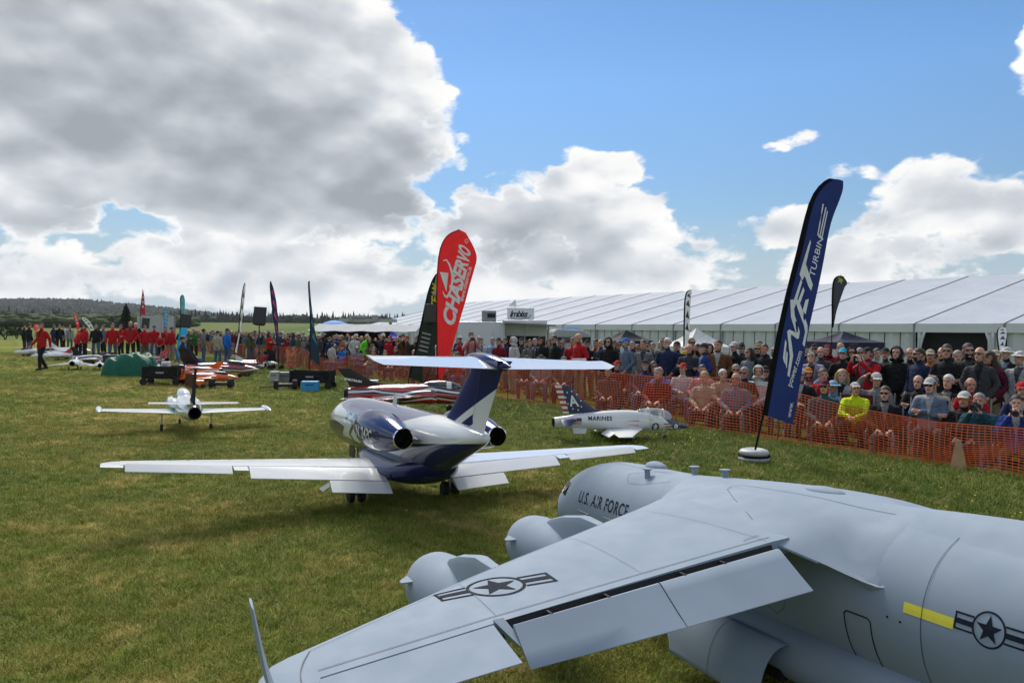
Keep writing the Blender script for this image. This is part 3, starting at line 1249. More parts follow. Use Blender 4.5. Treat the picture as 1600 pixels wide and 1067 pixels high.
        # flaps, drooped
        for (y0, y1) in ((5.75, 11.8), (11.86, 17.7)):
            mb = MB()
            rr = []
            for k in range(4):
                y = y0 + (y1 - y0) * k / 3
                b = hinge_x(y) - 0.42
                z = wz(y, side) + 0.02
                dr = lerp_table([(5.7, 0.98), (12, 0.86), (17.7, 0.72)], y)[0]
                ln = lerp_table([(5.7, 1.85), (12, 1.65), (17.7, 1.3)], y)[0]
                sec = []
                for t, zz in ((0.0, 0.0), (0.02, 0.16), (0.10, 0.24), (0.3, 0.18), (0.65, 0.08), (1.0, 0.012), (1.0, -0.012), (0.6, -0.05), (0.25, -0.11), (0.06, -0.12)):
                    sec.append((b - ln * t + zz * 0.3, y * side, z - dr * t + zz))
                rr.append(sec)
            mb.loft(rr)
            mb.build('flap', grey, wing, smooth=40)
        # black strip behind the spar: shade of the flap gap put into colour
        mb = MB()
        for k in range(8):
            y0, y1 = 5.7 + 12.3 * k / 8, 5.7 + 12.3 * (k + 1) / 8
            vs = []
            for y in (y0, y1):
                z = wz(y, side)
                vs += [(hinge_x(y) - 0.012, y * side, z + 0.22), (hinge_x(y) - 0.30, y * side, z - 0.20), (hinge_x(y) - 0.012, y * side, z - 0.22)]
            mb.add(vs, [(0, 3, 4, 1), (1, 4, 5, 2)])
        mb.build('flap_cove_shade', black, wing)
        if side > 0:
            for y in (8.6, 10.6, 14.0, 16.3):
                mb = MB()
                mb.box((hinge_x(y) - 0.28, y, wz(y, 1) + 0.10), (0.35, 0.09, 0.20))
                mb.build('flap_bracket', black, wing)
            # bracket fairing between aileron and flap
            mb = MB()
            y = 17.95
            z = wz(y, 1)
            mb.add([(hinge_x(y) + 0.05, y - 0.10, z + 0.30), (hinge_x(y) + 0.05, y + 0.26, z + 0.28), (hinge_x(y) - 1.0, y - 0.22, z - 0.25), (hinge_x(y) - 0.9, y - 0.42, z - 0.25), (hinge_x(y) + 0.05, y, z - 0.3)], [(0, 1, 2, 3), (0, 3, 4), (1, 4, 2), (2, 4, 3)])
            mb.build('flap_track', grey, wing)
        # winglet
        mb = MB()
        rr = []
        z0 = wz(25, side)
        for t in (0, 0.1, 0.3, 0.6, 0.85, 0.97, 1.0):
            le = -30.9 - 3.75 * t
            ch = 3.1 - 1.75 * t
            if t > 0.9:
                ch *= 0.9 - (t - 0.97) * 6 * (t > 0.97)
            yb = 24.95 + 0.62 * t - 0.15 * (1 - t) ** 3
            rr.append([(p[0], (yb + p[2]) * side, z0 + 0.05 + 3.35 * t) for p in wing_ring(le, le - ch, 0, 0, 0.07, 10)])
        mb.loft(rr)
        mb.build('winglet', grey, root, smooth=50)
        # markings on the upper wing
        if side > 0:
            mb = MB()
            insignia(mb, lambda u, v: top(-27.85 + v - 0.10 * u, 17.0 - u, 1, 0.02), 1.02, 1.05)
            mb.build('star_insignia', dark, wing)
        pline('panel_line', line, wing, [top(hinge_x(y) + 0.42, y, side) for y in [5.4 + 18.2 * k / 30 for k in range(31)]], (0, 0, 1), 0.035)
        pline('panel_line', line, wing, [top(le_x(y) - 0.55, y, side) for y in [7 + 16.6 * k / 30 for k in range(31)]], (0, 0, 1), 0.022)
        pline('panel_line', line, wing, [top(le_x(23.6) - 0.55 - (hinge_x(24) * -1 - 0.6 + le_x(23.6)) * k / 12, 23.6 + 0.5 * math.sin(k / 12 * PI / 2), side) for k in range(13)], (0, 0, 1), 0.03)
        pline('panel_line', line, wing, [top(-22.4 - 6.2 * k / 12, 7.2 - 1.4 * k / 12, side) for k in range(13)], (0, 0, 1), 0.018)
        for yy in (12.0, 17.95):
            pline('panel_line', line, wing, [top(le_x(yy) - 0.6 + (hinge_x(yy) + 0.45 - le_x(yy) + 0.6) * k / 14, yy, side) for k in range(15)], (0, 0, 1), 0.014)
        # engines
        for ey, ex, ez in ((9.5, -15.25, -0.40), (16.0, -18.5, -1.0)):
            if side < 0:
                ez -= 0.4 + 0.067 * ey
            c = (ex + 1.75, ey * side, ez)
            mb = MB()
            mb.lathe([(1.15, 0.30), (1.28, 0.02), (1.36, -0.06), (1.50, -0.5), (1.60, -1.3), (1.61, -2.2), (1.55, -3.4), (1.40, -4.6), (1.15, -5.6), (0.95, -6.2), (0.80, -6.2)][1:], 'X', 36, c, cap=False)
            mb.lathe([(1.28, 0.02), (1.18, 0.0), (1.10, -0.25), (1.08, -1.0)], 'X', 36, c, cap=False)
            nac = mb.build('engine', grey, root, smooth=60)
            mb = MB()
            mb.lathe([(1.08, -0.99), (0.35, -1.0), (0.25, -0.7), (0.02, -0.45)], 'X', 24, c)
            mb.build('fan', black, nac, smooth=50)
            mb = MB()
            rr = []
            ly = le_x(ey)
            wzt = wz(ey, side)
            for t in (0, 0.08, 0.3, 0.6, 1.0):
                x0 = ex - 0.9
                x1 = ly - 1.6
                x = x0 + (x1 - x0) * t
                zt = (ez + 1.55) + (wzt + 0.30 - ez - 1.55) * min(1, t * 1.15) + 0.42 * math.sin(PI * min(1, t * 1.02)) ** 0.6
                w = 0.05 + 0.34 * math.sin(PI * (0.12 + 0.7 * t))
                zb = ez + 0.6
                rr.append([(x, ey * side + w * a, zb + (zt - zb) * b) for a, b in ((-1, 0), (-1, 0.8), (-0.7, 0.96), (0, 1.0), (0.7, 0.96), (1, 0.8), (1, 0))])
            mb.loft(rr)
            mb.build('pylon', grey, root, smooth=50)
            mb = MB()
            yy = ey * side + 1.52 * side
            mb.prism([(ex + 1.0, yy - 0.05 * side), (ex - 0.1, yy - 0.05 * side), (ex - 0.1, yy + 0.52 * side), (ex + 0.25, yy + 0.50 * side)], ez + 0.55, ez + 0.61, 'XY')
            mb.build('strake', grey, nac)
    # --- fuselage markings
    mb = MB()
    letters(mb, 'U.S. AIR FORCE', 1.05, lambda u, v: fus(7.0 + u, 0.18 + v + 0.015 * u), width=6.3, bold=0.012, spacing=1.1)
    mb.build('lettering', dark, fo)
    mb = MB()
    insignia(mb, lambda u, v: fus(36.0 + u, 0.92 + v), 0.56, 0.62)
    mb.build('star_insignia', dark, fo)
    mb = MB()
    mb.grid(lambda a, b: fus(32.85 + 1.95 * a, 0.58 + 0.36 * b, 0.012), 6, 2)
    mb.build('yellow_stripe', yellow, fo)
    mb = MB()
    doorp = []
    for u, v in ((0.10, 0), (0.9, 0), (1, 0.06), (1, 0.94), (0.9, 1), (0.1, 1), (0, 0.94), (0, 0.06), (0.10, 0)):
        doorp.append((u, v))
    pts = []
    for (u0, v0), (u1, v1) in zip(doorp, doorp[1:]):
        for k in range(6):
            t = k / 6
            pts.append(fus(30.2 + 1.25 * (u0 + (u1 - u0) * t), -2.05 + 1.95 * (v0 + (v1 - v0) * t), 0.01))
    pts.append(pts[0])
    ribbon(mb, pts, [Vector((0, p.y, p.z)) for p in pts], 0.055)
    mb.build('door_outline', dark, fo)
    for d, z in ((32.2, 0.22), (32.75, 0.20)):
        mb = MB()
        mb.ball(fus(d, z, 0.0), 0.045, 8, 6)
        mb.build('sensor_port', dark, fo)
    pline('panel_line', line, fo, [fusang(33.6, a) for a in [rad(100 - 150 * k / 30) for k in range(31)]], [Vector((0, math.cos(rad(100 - 150 * k / 30)), math.sin(rad(100 - 150 * k / 30)))) for k in range(31)], 0.028)
    pts = [fusang(26 + 18 * k / 20, rad(72), 0.03) for k in range(21)]
    pline('panel_line', line, fo, pts[8:], (0, 0.3, 1), 0.028)
    pts = [fair(21.5 + (33.4 - 21.5) * k / 16, 0.2) for k in range(17)]
    pline('panel_line', line, fo, pts, (0, 0.2, 1), 0.028, off=0.02)
    pts = [fair(21.5, 0.2), fair(21.2, 0.3), fair(21.6, 0.4), fair(23.5, 0.58), fair(26, 0.78), fair(28.0, 0.97)]
    pline('panel_line', line, fo, pts, (0, 0.3, 1), 0.035, off=0.02)
    pline('panel_line', line, fo, [fair(28.0, 0.97), top(-27.95, 5.7, 1), top(-28.2, 6.6, 1)], (0, 0.1, 1), 0.03, off=0.02)
    pts = [fusang(5 + 9 * k / 10, rad(80)) for k in range(11)]
    pline('panel_line', line, fo, pts, (0, 0.2, 1), 0.022)
    for q in ([(11, 62), (12.6, 76), (14.2, 84)], [(11, 62), (11.8, 50), (13.2, 52), (15.5, 64)]):
        pline('panel_line', line, fo, [fusang(d, rad(a)) for d, a in q], (0, 0.5, 1), 0.022)
    pts = [fus(d, z) for d, z in ((26.4, 0.3), (26.3, -0.3), (25.7, -0.9), (25.3, -1.1), (26.1, -1.5), (26.7, -1.1), (26.9, -0.7))]
    pline('panel_line', line, fo, pts, [Vector((0, 1, 0))] * 7, 0.025)
    # cockpit and side glazing
    mb = MB()
    for d0, d1, z0, z1 in ((3.0, 3.75, 0.25, 1.0), (3.85, 4.6, 0.2, 1.05), (2.6, 2.95, 0.05, 0.8)):
        mb.grid(lambda a, b: fus(d0 + (d1 - d0) * a, z0 + (z1 - z0) * b, 0.02), 3, 3)
    mb.grid(lambda a, b: fusang(2.6 + 1.2 * b, rad(62 + 56 * a), 0.02), 8, 3)
    mb.build('window', glass, fo)
    mb = MB()
    for d0, d1, z0, z1 in ((2.1, 2.5, -1.3, -0.6), (2.2, 2.9, -2.2, -1.7)):
        mb.grid(lambda a, b: fus(d0 + (d1 - d0) * a, z0 + (z1 - z0) * b, 0.02), 3, 3)
    mb.build('unit_badge', dark, fo)
    mb = MB()
    mb.tube([fus(7.2, -0.32, 0.03), fus(8.6, -0.36, 0.03)], 0.05, 6)
    mb.ball(fus(8.65, -0.37, 0.05), 0.09, 8, 6)
    mb.build('pitot_tube', metal, fo)
    mb = MB()
    mb.grid(lambda a, b: fus(10.6 + 2.4 * a, -0.18 + 0.07 * b, 0.012), 5, 1)
    mb.build('formation_light', pm('pale_strip', (0.55, 0.6, 0.5), 0.5), fo)
    # blisters and antennas along the spine
    mb = MB()
    mb.ball((-11.4, -0.3, 2.78), (1.0, 0.55, 0.42), 18, 10)
    mb.build('antenna_dome', grey, fo, smooth=180)
    mb = MB()
    mb.ball((-25.6, -0.25, 3.46), (1.15, 0.5, 0.24), 18, 10)
    mb.build('antenna_dome', grey, fo, smooth=180)
    for d, y in ((13.0, 1.35), (15.6, -0.2), (18.0, -0.5)):
        zb = lerp_table(FA, d)[2] - 0.16 * abs(y) if d > 14.6 else 2.55
        mb = MB()
        mb.tube([(-d, y, zb - 0.3), (-d, y, zb + 0.42)], 0.17, 12)
        mb.lathe([(0.17, 0.40), (0.30, 0.45), (0.30, 0.50), (0.10, 0.53)], 'Z', 14, (-d, y, zb))
        mb.build('antenna_post', grey, fo, smooth=50)
    # main gear pods, the outer doors standing open
    for side in (1, -1):
        mb = MB()
        rr = []
        for d, cy, cz, ry, rz in smooth_table([(17, 1.8, -2.6, 0.3, 0.4), (19, 2.0, -2.9, 1.3, 1.1), (23, 2.1, -3.05, 1.75, 1.25), (29, 2.1, -3.05, 1.75, 1.25), (35, 1.8, -2.7, 1.5, 1.1), (40, 1.4, -1.8, 0.7, 0.6)], 3):
            rr.append([(-d, (cy + ry * math.cos(2 * PI * k / 20)) * side, cz + rz * math.sin(2 * PI * k / 20)) for k in range(20)])
        mb.loft(rr)
        mb.build('gear_pod', grey, root, smooth=180)
        mb = MB()
        n = 14
        rr = []
        for d, sc in ((19.6, 0.80), (20.0, 0.92), (21, 1.0), (24, 1.0), (27.4, 1.0)):
            rr.append([(-d + (0.9 * (1 - k / n) if d < 20.5 else 0.0) - (0.9 if d < 20.5 else 0), (3.75 + 1.55 * math.sin(PI * 0.5 * k / n) ** 0.8 * sc) * side, -2.35 * 1 - (2.25 * (1 - math.cos(PI * 0.5 * k / n)) ** 0.9) * sc) for k in range(n + 1)])
        mb.loft(rr, closed=False)
        mb.build('gear_door', grey, root, smooth=60, thick=0.06)
        if side > 0:
            mb = MB()
            pts = [Vector((-24.0, (3.75 + 1.55 * math.sin(PI * 0.5 * k / n) ** 0.8) * side, -2.35 - 2.25 * (1 - math.cos(PI * 0.5 * k / n)) ** 0.9)) for k in range(n + 1)]
            ribbon(mb, pts, [Vector((0, 0.3 + k / n, 1 - k / n)) for k in range(n + 1)], 0.03, off=0.05)
            mb.build('panel_line', line, root)
        mb = MB()
        mb.box((-24, 3.3 * side, -3.2), (6.0, 1.0, 1.6))
        mb.build('gear_bay', black, root)
        for d in (21.8, 24.4):
            mt, mh = MB(), MB()
            wheel(mt, mh, (-d, 3.6 * side, -4.05), 0.62, 0.45)
            w_ = mt.build('wheel', tyre, root, smooth=40)
            mh.build('hub', metal, w_, smooth=40)
            mb = MB()
            mb.tube([(-d, 3.3 * side, -2.4), (-d, 3.35 * side, -4.05)], 0.14, 8)
            mb.build('gear_leg', metal, root)
    mt, mh = MB(), MB()
    for s in (-0.35, 0.35):
        wheel(mt, mh, (-6.2, s, -4.2), 0.5, 0.3)
    w_ = mt.build('wheel', tyre, root, smooth=40)
    mh.build('hub', metal, w_, smooth=40)
    mb = MB()
    mb.tube([(-6.2, 0, -3.2), (-6.2, 0, -4.2)], 0.16, 8)
    mb.build('gear_leg', metal, root)
    return root


make_transport()


# ------------------------------------------------------------------ the other model aircraft
def body_rings(tab, n=28, ref=4):
    return [[(x, ry * math.cos(2 * PI * k / n), zc + rz * math.sin(2 * PI * k / n)) for k in range(n)] for x, zc, ry, rz in smooth_table(tab, ref)]


def on_body(tab, x, z, side=1, off=0.004):
    t = sorted(tab)
    zc, ry, rz = lerp_table(t, x)
    s = max(-0.999, min(0.999, (z - zc) / rz))
    return Vector((x, side * (ry * math.sqrt(1 - s * s) + off), z + off * s))


def panel(mb, secs, mi=0):
    """a tapered flying surface: secs = (le x, te x, y, z, thickness ratio)"""
    mb.loft([wing_ring(a, b, y, z, t, 8) for a, b, y, z, t in secs], mi=mi)


def fin_loft(mb, secs, mi=0):
    """upright surface: secs = (le x, te x, z, thickness ratio, y)"""
    rr = []
    for a, b, z, t, y in secs:
        rr.append([(p[0], y + p[2], z) for p in wing_ring(a, b, 0, 0, t, 8)])
    mb.loft(rr, mi=mi)


def cut(n, a, b, soft=0.004):
    """1 where a > b"""
    return n.maprange(n.m('SUBTRACT', a, b), -soft, soft, kind='LINEAR')


def paint(name, fn, rough=0.12, coat=1.0, metal=0.0):
    """glossy livery: fn(n, x, y, z) -> colour socket from object coordinates"""
    m = bpy.data.materials.new(name)
    m.use_nodes = True
    n = N(m.node_tree)
    b = m.node_tree.nodes['Principled BSDF']
    x, y, z = n.sep(n.coord('Object'))
    n.put(b.inputs['Base Color'], fn(n, x, y, z))
    b.inputs['Roughness'].default_value = rough
    b.inputs['Coat Weight'].default_value = coat
    b.inputs['Coat Roughness'].default_value = 0.02
    b.inputs['Metallic'].default_value = metal
    return m


NAVY = (0.012, 0.020, 0.095)
WHITE = (0.72, 0.74, 0.74)


def make_bizjet():
    root = plane_root('model_airplane', 'glossy navy and white business jet model with T-tail, seen from behind', 'model airplane',
                      (-1.193, 8.537, 0.0), rad(116.2), rad(-0.7), rad(1.9), 0.35)
    white = pm('gloss_white', (0.74, 0.76, 0.77), 0.15, coat=1.0, var=0.02)
    navy = pm('gloss_navy', NAVY, 0.16, coat=0.15, var=0.05, spec=0.3)
    chrome = pm('polished_lip', (0.75, 0.76, 0.78), 0.08, 1.0, var=0.02)
    black = pm('bay_black', (0.006, 0.006, 0.007), 0.8)
    seam = pm('seam_dark', (0.03, 0.035, 0.04), 0.6)
    glass = pm('cabin_glass', (0.30, 0.45, 0.62), 0.05, coat=1.0, var=0.03)  # light blue sky reflection put into the glass colour
    tyre = pm('tyre_rubber', (0.012, 0.012, 0.012), 0.8)
    metal = pm('dull_alloy', (0.35, 0.36, 0.38), 0.4, 0.8)
    F = [(8.75, 1.60, 0.04, 0.04), (8.5, 1.62, 0.36, 0.32), (7.8, 1.70, 0.66, 0.62), (6.8, 1.84, 0.84, 0.86), (5.5, 1.92, 0.88, 0.94), (3.6, 1.95, 0.90, 0.97), (0, 1.96, 0.90, 0.97),
         (-2, 2.02, 0.87, 0.93), (-3.3, 2.18, 0.72, 0.78), (-4.6, 2.42, 0.50, 0.50), (-5.7, 2.60, 0.30, 0.24), (-6.2, 2.67, 0.10, 0.09)]

    def livery(n, x, y, z):
        navy_sheen, wh, nv = (0.13, 0.145, 0.24), WHITE, NAVY  # first colour: navy roof with the sky's reflection put into it
        col = n.mix(cut(n, n.m('ADD', x, n.m('MULTIPLY', n.m('SUBTRACT', z, 2.4), 4.0)), -0.6), wh, navy_sheen)
        # white flank panel behind the navy nose
        flank = n.m('MULTIPLY', cut(n, n.m('MULTIPLY_ADD', x, 0.10, 1.95), z), cut(n, 7.9, x))
        col = n.mix(flank, col, wh)
        nose = cut(n, x, n.m('MULTIPLY_ADD', n.m('SUBTRACT', z, 1.0), -1.4, 5.6))
        nose = n.m('MULTIPLY', nose, cut(n, n.m('MULTIPLY_ADD', x, 0.06, 1.62), z))
        col = n.mix(nose, col, nv)
        for c0 in (3.65, 2.25):
            d = n.m('ABSOLUTE', n.m('SUBTRACT', x, n.m('MULTIPLY_ADD', n.m('ABSOLUTE', n.m('SUBTRACT', z, 1.68)), -1.5, c0)))
            ch = n.m('MULTIPLY', cut(n, 0.17, d), n.m('MULTIPLY', cut(n, z, 1.25), cut(n, 2.12, z)))
            col = n.mix(ch, col, nv)
        belly = cut(n, n.m('ADD', 1.50, n.m('MULTIPLY', n.m('MAXIMUM', n.m('SUBTRACT', 2.6, x), 0.0), 0.118)), z)
        return n.mix(belly, col, nv)
    mb = MB()
    mb.loft(body_rings(F, 40, 5))
    fo = mb.build('fuselage', paint('business_jet_livery', livery, 0.16, 0.6), root, smooth=180)
    # wing root fairing
    mb = MB()
    mb.loft([[(x, ry * math.cos(2 * PI * k / 24), zc + rz * math.sin(2 * PI * k / 24)) for k in range(24)] for x, zc, ry, rz in smooth_table([(3.2, 1.25, 0.3, 0.15), (2.4, 1.15, 0.9, 0.35), (0.5, 1.10, 1.18, 0.42), (-1.5, 1.16, 1.12, 0.42), (-3.0, 1.5, 0.6, 0.35), (-3.6, 1.75, 0.15, 0.1)], 4)])
    mb.build('wing_fairing', navy, root, smooth=180)

    def le(y):
        return lerp_table([(0, 1.55), (1.0, 1.25), (8.5, -0.42)], y)[0]

    def te(y):
        return lerp_table([(0, -1.35), (1.0, -1.30), (4.9, -1.33), (8.5, -1.28)], y)[0]

    def wz(y):
        return 1.02 + 0.062 * y
    for s in (1, -1):
        mb = MB()
        rr = []
        for y in (0.6, 1.0, 2.0, 3.0, 4.0, 4.9, 5.3, 6.4, 7.6, 8.1):
            a, c = le(y), te(y)
            r = (c - a) * 0.74 + a
            rr.append([(p[0], p[1] * s, p[2]) for p in wing_ring(a, r, y, wz(y), 0.14, 10, full=c)])
        mb.loft(rr)
        for y0, y1 in ((4.92, 5.3), (8.02, 8.55)):
            mb.loft([[(p[0], p[1] * s, p[2]) for p in wing_ring(le(y) - (0.28 if y > 8.4 else 0), te(y), y, wz(y), 0.12, 8)] for y in (y0, (y0 + y1) / 2, y1)])
        w = mb.build('wing', white, root, smooth=40)

        def flap(y0, y1, x0, x1, dz0, dz1, name):
            m2 = MB()
            rr = []
            for y in (y0, (y0 + y1) / 2, y1):
                a = le(y) + (te(y) - le(y)) * x0
                c = le(y) + (te(y) - le(y)) * x1
                z = wz(y)
                rr.append([(a, y * s, z + dz0), (a - 0.05, y * s, z + dz0 + 0.05), ((a + c) / 2, y * s, z + (dz0 + dz1) / 2 + 0.05), (c, y * s, z + dz1 + 0.008), (c, y * s, z + dz1 - 0.008), ((a + c) / 2, y * s, z + (dz0 + dz1) / 2 - 0.05), (a, y * s, z + dz0 - 0.05)])
            m2.loft(rr)
            return m2.build(name, white, w, smooth=40)
        flap(1.02, 4.88, 0.775, 1.06, 0.02, -0.20, 'flap')
        flap(1.02, 2.75, 1.09, 1.29, -0.25, -0.47, 'flap')
        flap(5.34, 7.98, 0.755, 1.0, 0.03, -0.10, 'aileron')
        m2 = MB()
        m2.box((te(2) + 0.48, 2.95 * s, wz(3) - 0.02), (0.06, 3.9, 0.10), rot=Matrix.Rotation(0.062 * s, 3, 'X'))
        m2.build('flap_gap_shade', black, w)  # black bar in place of the shade in the open gap
        m2 = MB()
        m2.box((te(2) - 0.20, 1.88 * s, wz(1.9) - 0.225), (0.05, 1.72, 0.04), rot=Matrix.Rotation(0.062 * s, 3, 'X'))
        m2.build('flap_gap_shade', black, w)  # painted gap shade between the two flap panels
        # engines
        c = (0.0, 1.38 * s, 2.42)
        prof = [(0.33, -0.40), (0.40, -0.34), (0.45, -0.45), (0.56, -1.0), (0.585, -1.7), (0.55, -2.4), (0.42, -3.2), (0.275, -3.85)]
        mb = MB()
        mb.lathe(prof, 'X', 32, c, cap=False)
        nc = mb.build('engine', navy, root, smooth=180)
        mb = MB()
        mb.lathe([(0.277, -3.83), (0.287, -3.90), (0.262, -3.91), (0.25, -3.75)], 'X', 32, c, cap=False)
        mb.build('exhaust_ring', chrome, nc, smooth=60)
        mb = MB()
        mb.lathe([(0.262, -3.89), (0.25, -3.2), (0.02, -3.1)], 'X', 24, c, cap=False)
        mb.build('exhaust_duct', black, nc, smooth=60)
        mb = MB()
        mb.lathe([(0.36, -0.40), (0.33, -0.9), (0.02, -0.95)], 'X', 24, c, cap=False)
        mb.build('intake_duct', black, nc, smooth=60)
        mb = MB()
        panel(mb, [(-0.9, -3.3, 0.5 * s, 2.30, 0.10), (-1.2, -3.55, 1.0 * s, 2.36, 0.09)])
        mb.build('pylon', navy, root, smooth=60)
        mb = MB()
        letters(mb, 'N124PC', 0.46, lambda u, v: Vector((((-1.2 - u) if s > 0 else (-2.9 + u)), (1.38 + (0.60 if True else 0) * math.cos(math.asin(min(1, abs((v - 0.22) / 0.62)))) * 0.985) * s, 2.42 + v - 0.20)), width=1.7, bold=0.012)
        mb.build('registration', white, nc)
        # main gear
        mt, mh = None, None
        for o_ in (-0.17, 0.17):
            mt, mh = MB(), MB()
            wheel(mt, mh, (0.0, (1.55 + o_) * s, 0.26), 0.26, 0.17)
            wo_ = mt.build('wheel', tyre, root, smooth=40)
            mh.build('hub', metal, wo_, smooth=40)
        mb = MB()
        mb.tube([(0, 1.55 * s, 1.1), (0, 1.55 * s, 0.28)], 0.07, 10)
        mb.tube([(0, 1.35 * s, 0.26), (0, 1.75 * s, 0.26)], 0.05, 8)
        mb.tube([(0.45, 1.5 * s, 1.1), (0.03, 1.55 * s, 0.5)], 0.04, 8)
        mb.build('gear_leg', metal, root)
        mb = MB()
        mb.loft([[(0.35 - 0.1 * k, (2.05 + 0.07 * k * k) * s, 1.0 - 0.18 * k), (-0.1 - 0.12 * k, (2.05 + 0.07 * k * k) * s, 1.0 - 0.18 * k)] for k in range(4)], closed=False)
        mb.build('gear_door', white, root, thick=0.03)
    # nose gear
    mt, mh = MB(), MB()
    wheel(mt, mh, (5.6, 0, 0.22), 0.22, 0.16)
    wo_ = mt.build('wheel', tyre, root, smooth=40)
    mh.build('hub', metal, wo_, smooth=40)
    mb = MB()
    mb.tube([(5.6, 0, 1.1), (5.6, 0, 0.25)], 0.06, 8)
    mb.build('gear_leg', metal, root)
    mb = MB()
    mb.box((5.5, 0.28, 0.80), (0.75, 0.03, 0.42))
    mb.build('gear_door', navy, root)

    # fin with its stripes
    def fin_col(n, x, y, z):
        wh, nv = WHITE, NAVY
        line = n.m('MULTIPLY_ADD', n.m('ADD', x, 5.5), -0.42, 3.42)
        col = n.mix(cut(n, z, line, 0.006), wh, nv)
        l2 = n.m('SUBTRACT', line, 0.20)
        l3 = n.m('SUBTRACT', line, 0.44)
        st = n.m('MULTIPLY', n.m('MULTIPLY', cut(n, l2, z, 0.006), cut(n, z, l3, 0.006)), cut(n, x, -5.45, 0.006))
        return n.mix(st, col, nv)
    fm = paint('tail_livery', fin_col, 0.45, 0.0)
    fm.node_tree.nodes['Principled BSDF'].inputs['Specular IOR Level'].default_value = 0.06
    mb = MB()
    fin_loft(mb, [(-2.7, -5.95, 2.66, 0.05, 0), (-3.55, -6.14, 2.98, 0.08, 0), (-4.05, -6.36, 3.38, 0.09, 0), (-4.85, -6.80, 4.1, 0.09, 0), (-5.2, -7.0, 4.42, 0.09, 0)])
    fin = mb.build('tail_fin', fm, root, smooth=40)
    mb = MB()
    for s in (1, -1):
        ribbon(mb, [(-5.48 - 0.46 * (k / 8), s * 0.105, 2.9 + 1.5 * k / 8) for k in range(9)], (0, s, 0), 0.018, off=0.004)
    mb.build('rudder_seam', seam, fin)
    mb = MB()
    mb.loft([[(x, ry * math.cos(2 * PI * k / 20), zc + rz * math.sin(2 * PI * k / 20)) for k in range(20)] for x, zc, ry, rz in smooth_table([(-4.85, 4.62, 0.02, 0.02), (-5.05, 4.62, 0.12, 0.12), (-5.6, 4.60, 0.20, 0.18), (-6.4, 4.56, 0.20, 0.17), (-7.1, 4.50, 0.12, 0.10), (-7.4, 4.47, 0.02, 0.02)], 4)])
    mb.loft([[(x, w * c_ * 1.0, z) for c_ in (-1, 1) for x in ((xa, xb) if c_ < 0 else (xb, xa))] for z, xa, xb, w in ((4.36, -5.2, -6.95, 0.12), (4.6, -5.1, -7.1, 0.2))])
    mb.build('tail_bullet', navy, root, smooth=60)
    for s in (1, -1):
        mb = MB()
        mb.loft([[(p[0], p[1] * s, p[2] + 0.10 - 0.17 * (a - p[0])) for p in wing_ring(a, b, y, z, t, 8)] for a, b, y, z, t in ((-5.5, -6.95, 0.12, 4.55, 0.09), (-6.15, -7.10, 2.95, 4.52, 0.09), (-6.35, -7.02, 3.15, 4.55, 0.06))])
        mb.build('tailplane', white, root, smooth=40)
        # cabin windows
        for k in range(6):
            x0 = 4.4 - k * 0.78
            mb = MB()
            mb.grid(lambda a, b: on_body(F, x0 - 0.36 * a, 2.02 + 0.42 * b, s, 0.008), 3, 4)
            mb.build('window', glass, fo, smooth=180)
    mb = MB()
    mb.grid(lambda a, b: Vector((6.95 - 0.75 * b, (0.72 + 0.09 * b) * math.cos(rad(30 + 120 * a)) * 1.01, 1.80 + (0.72 + 0.12 * b) * math.sin(rad(30 + 120 * a)) * 1.02)), 14, 4)
    mb.build('windscreen', pm('tinted_glass', (0.01, 0.012, 0.015), 0.08), fo, smooth=180)
    mb = MB()
    fin_loft(mb, [(1.6, 1.1, 2.85, 0.12, 0), (1.25, 1.0, 3.32, 0.1, 0)])
    mb.build('blade_antenna', white, fo, smooth=40)
    return root


make_bizjet()


def gear(root, spots, r, w, top, tyre, metal):
    for x, y in spots:
        mt, mh = MB(), MB()
        wheel(mt, mh, (x, y, r), r, w)
        wo_ = mt.build('wheel', tyre, root, smooth=40)
        mh.build('hub', metal, wo_, smooth=40)
        mb = MB()
        mb.tube([(x, y, top), (x, y, r)], w * 0.28, 8)
        mb.build('gear_leg', metal, root)


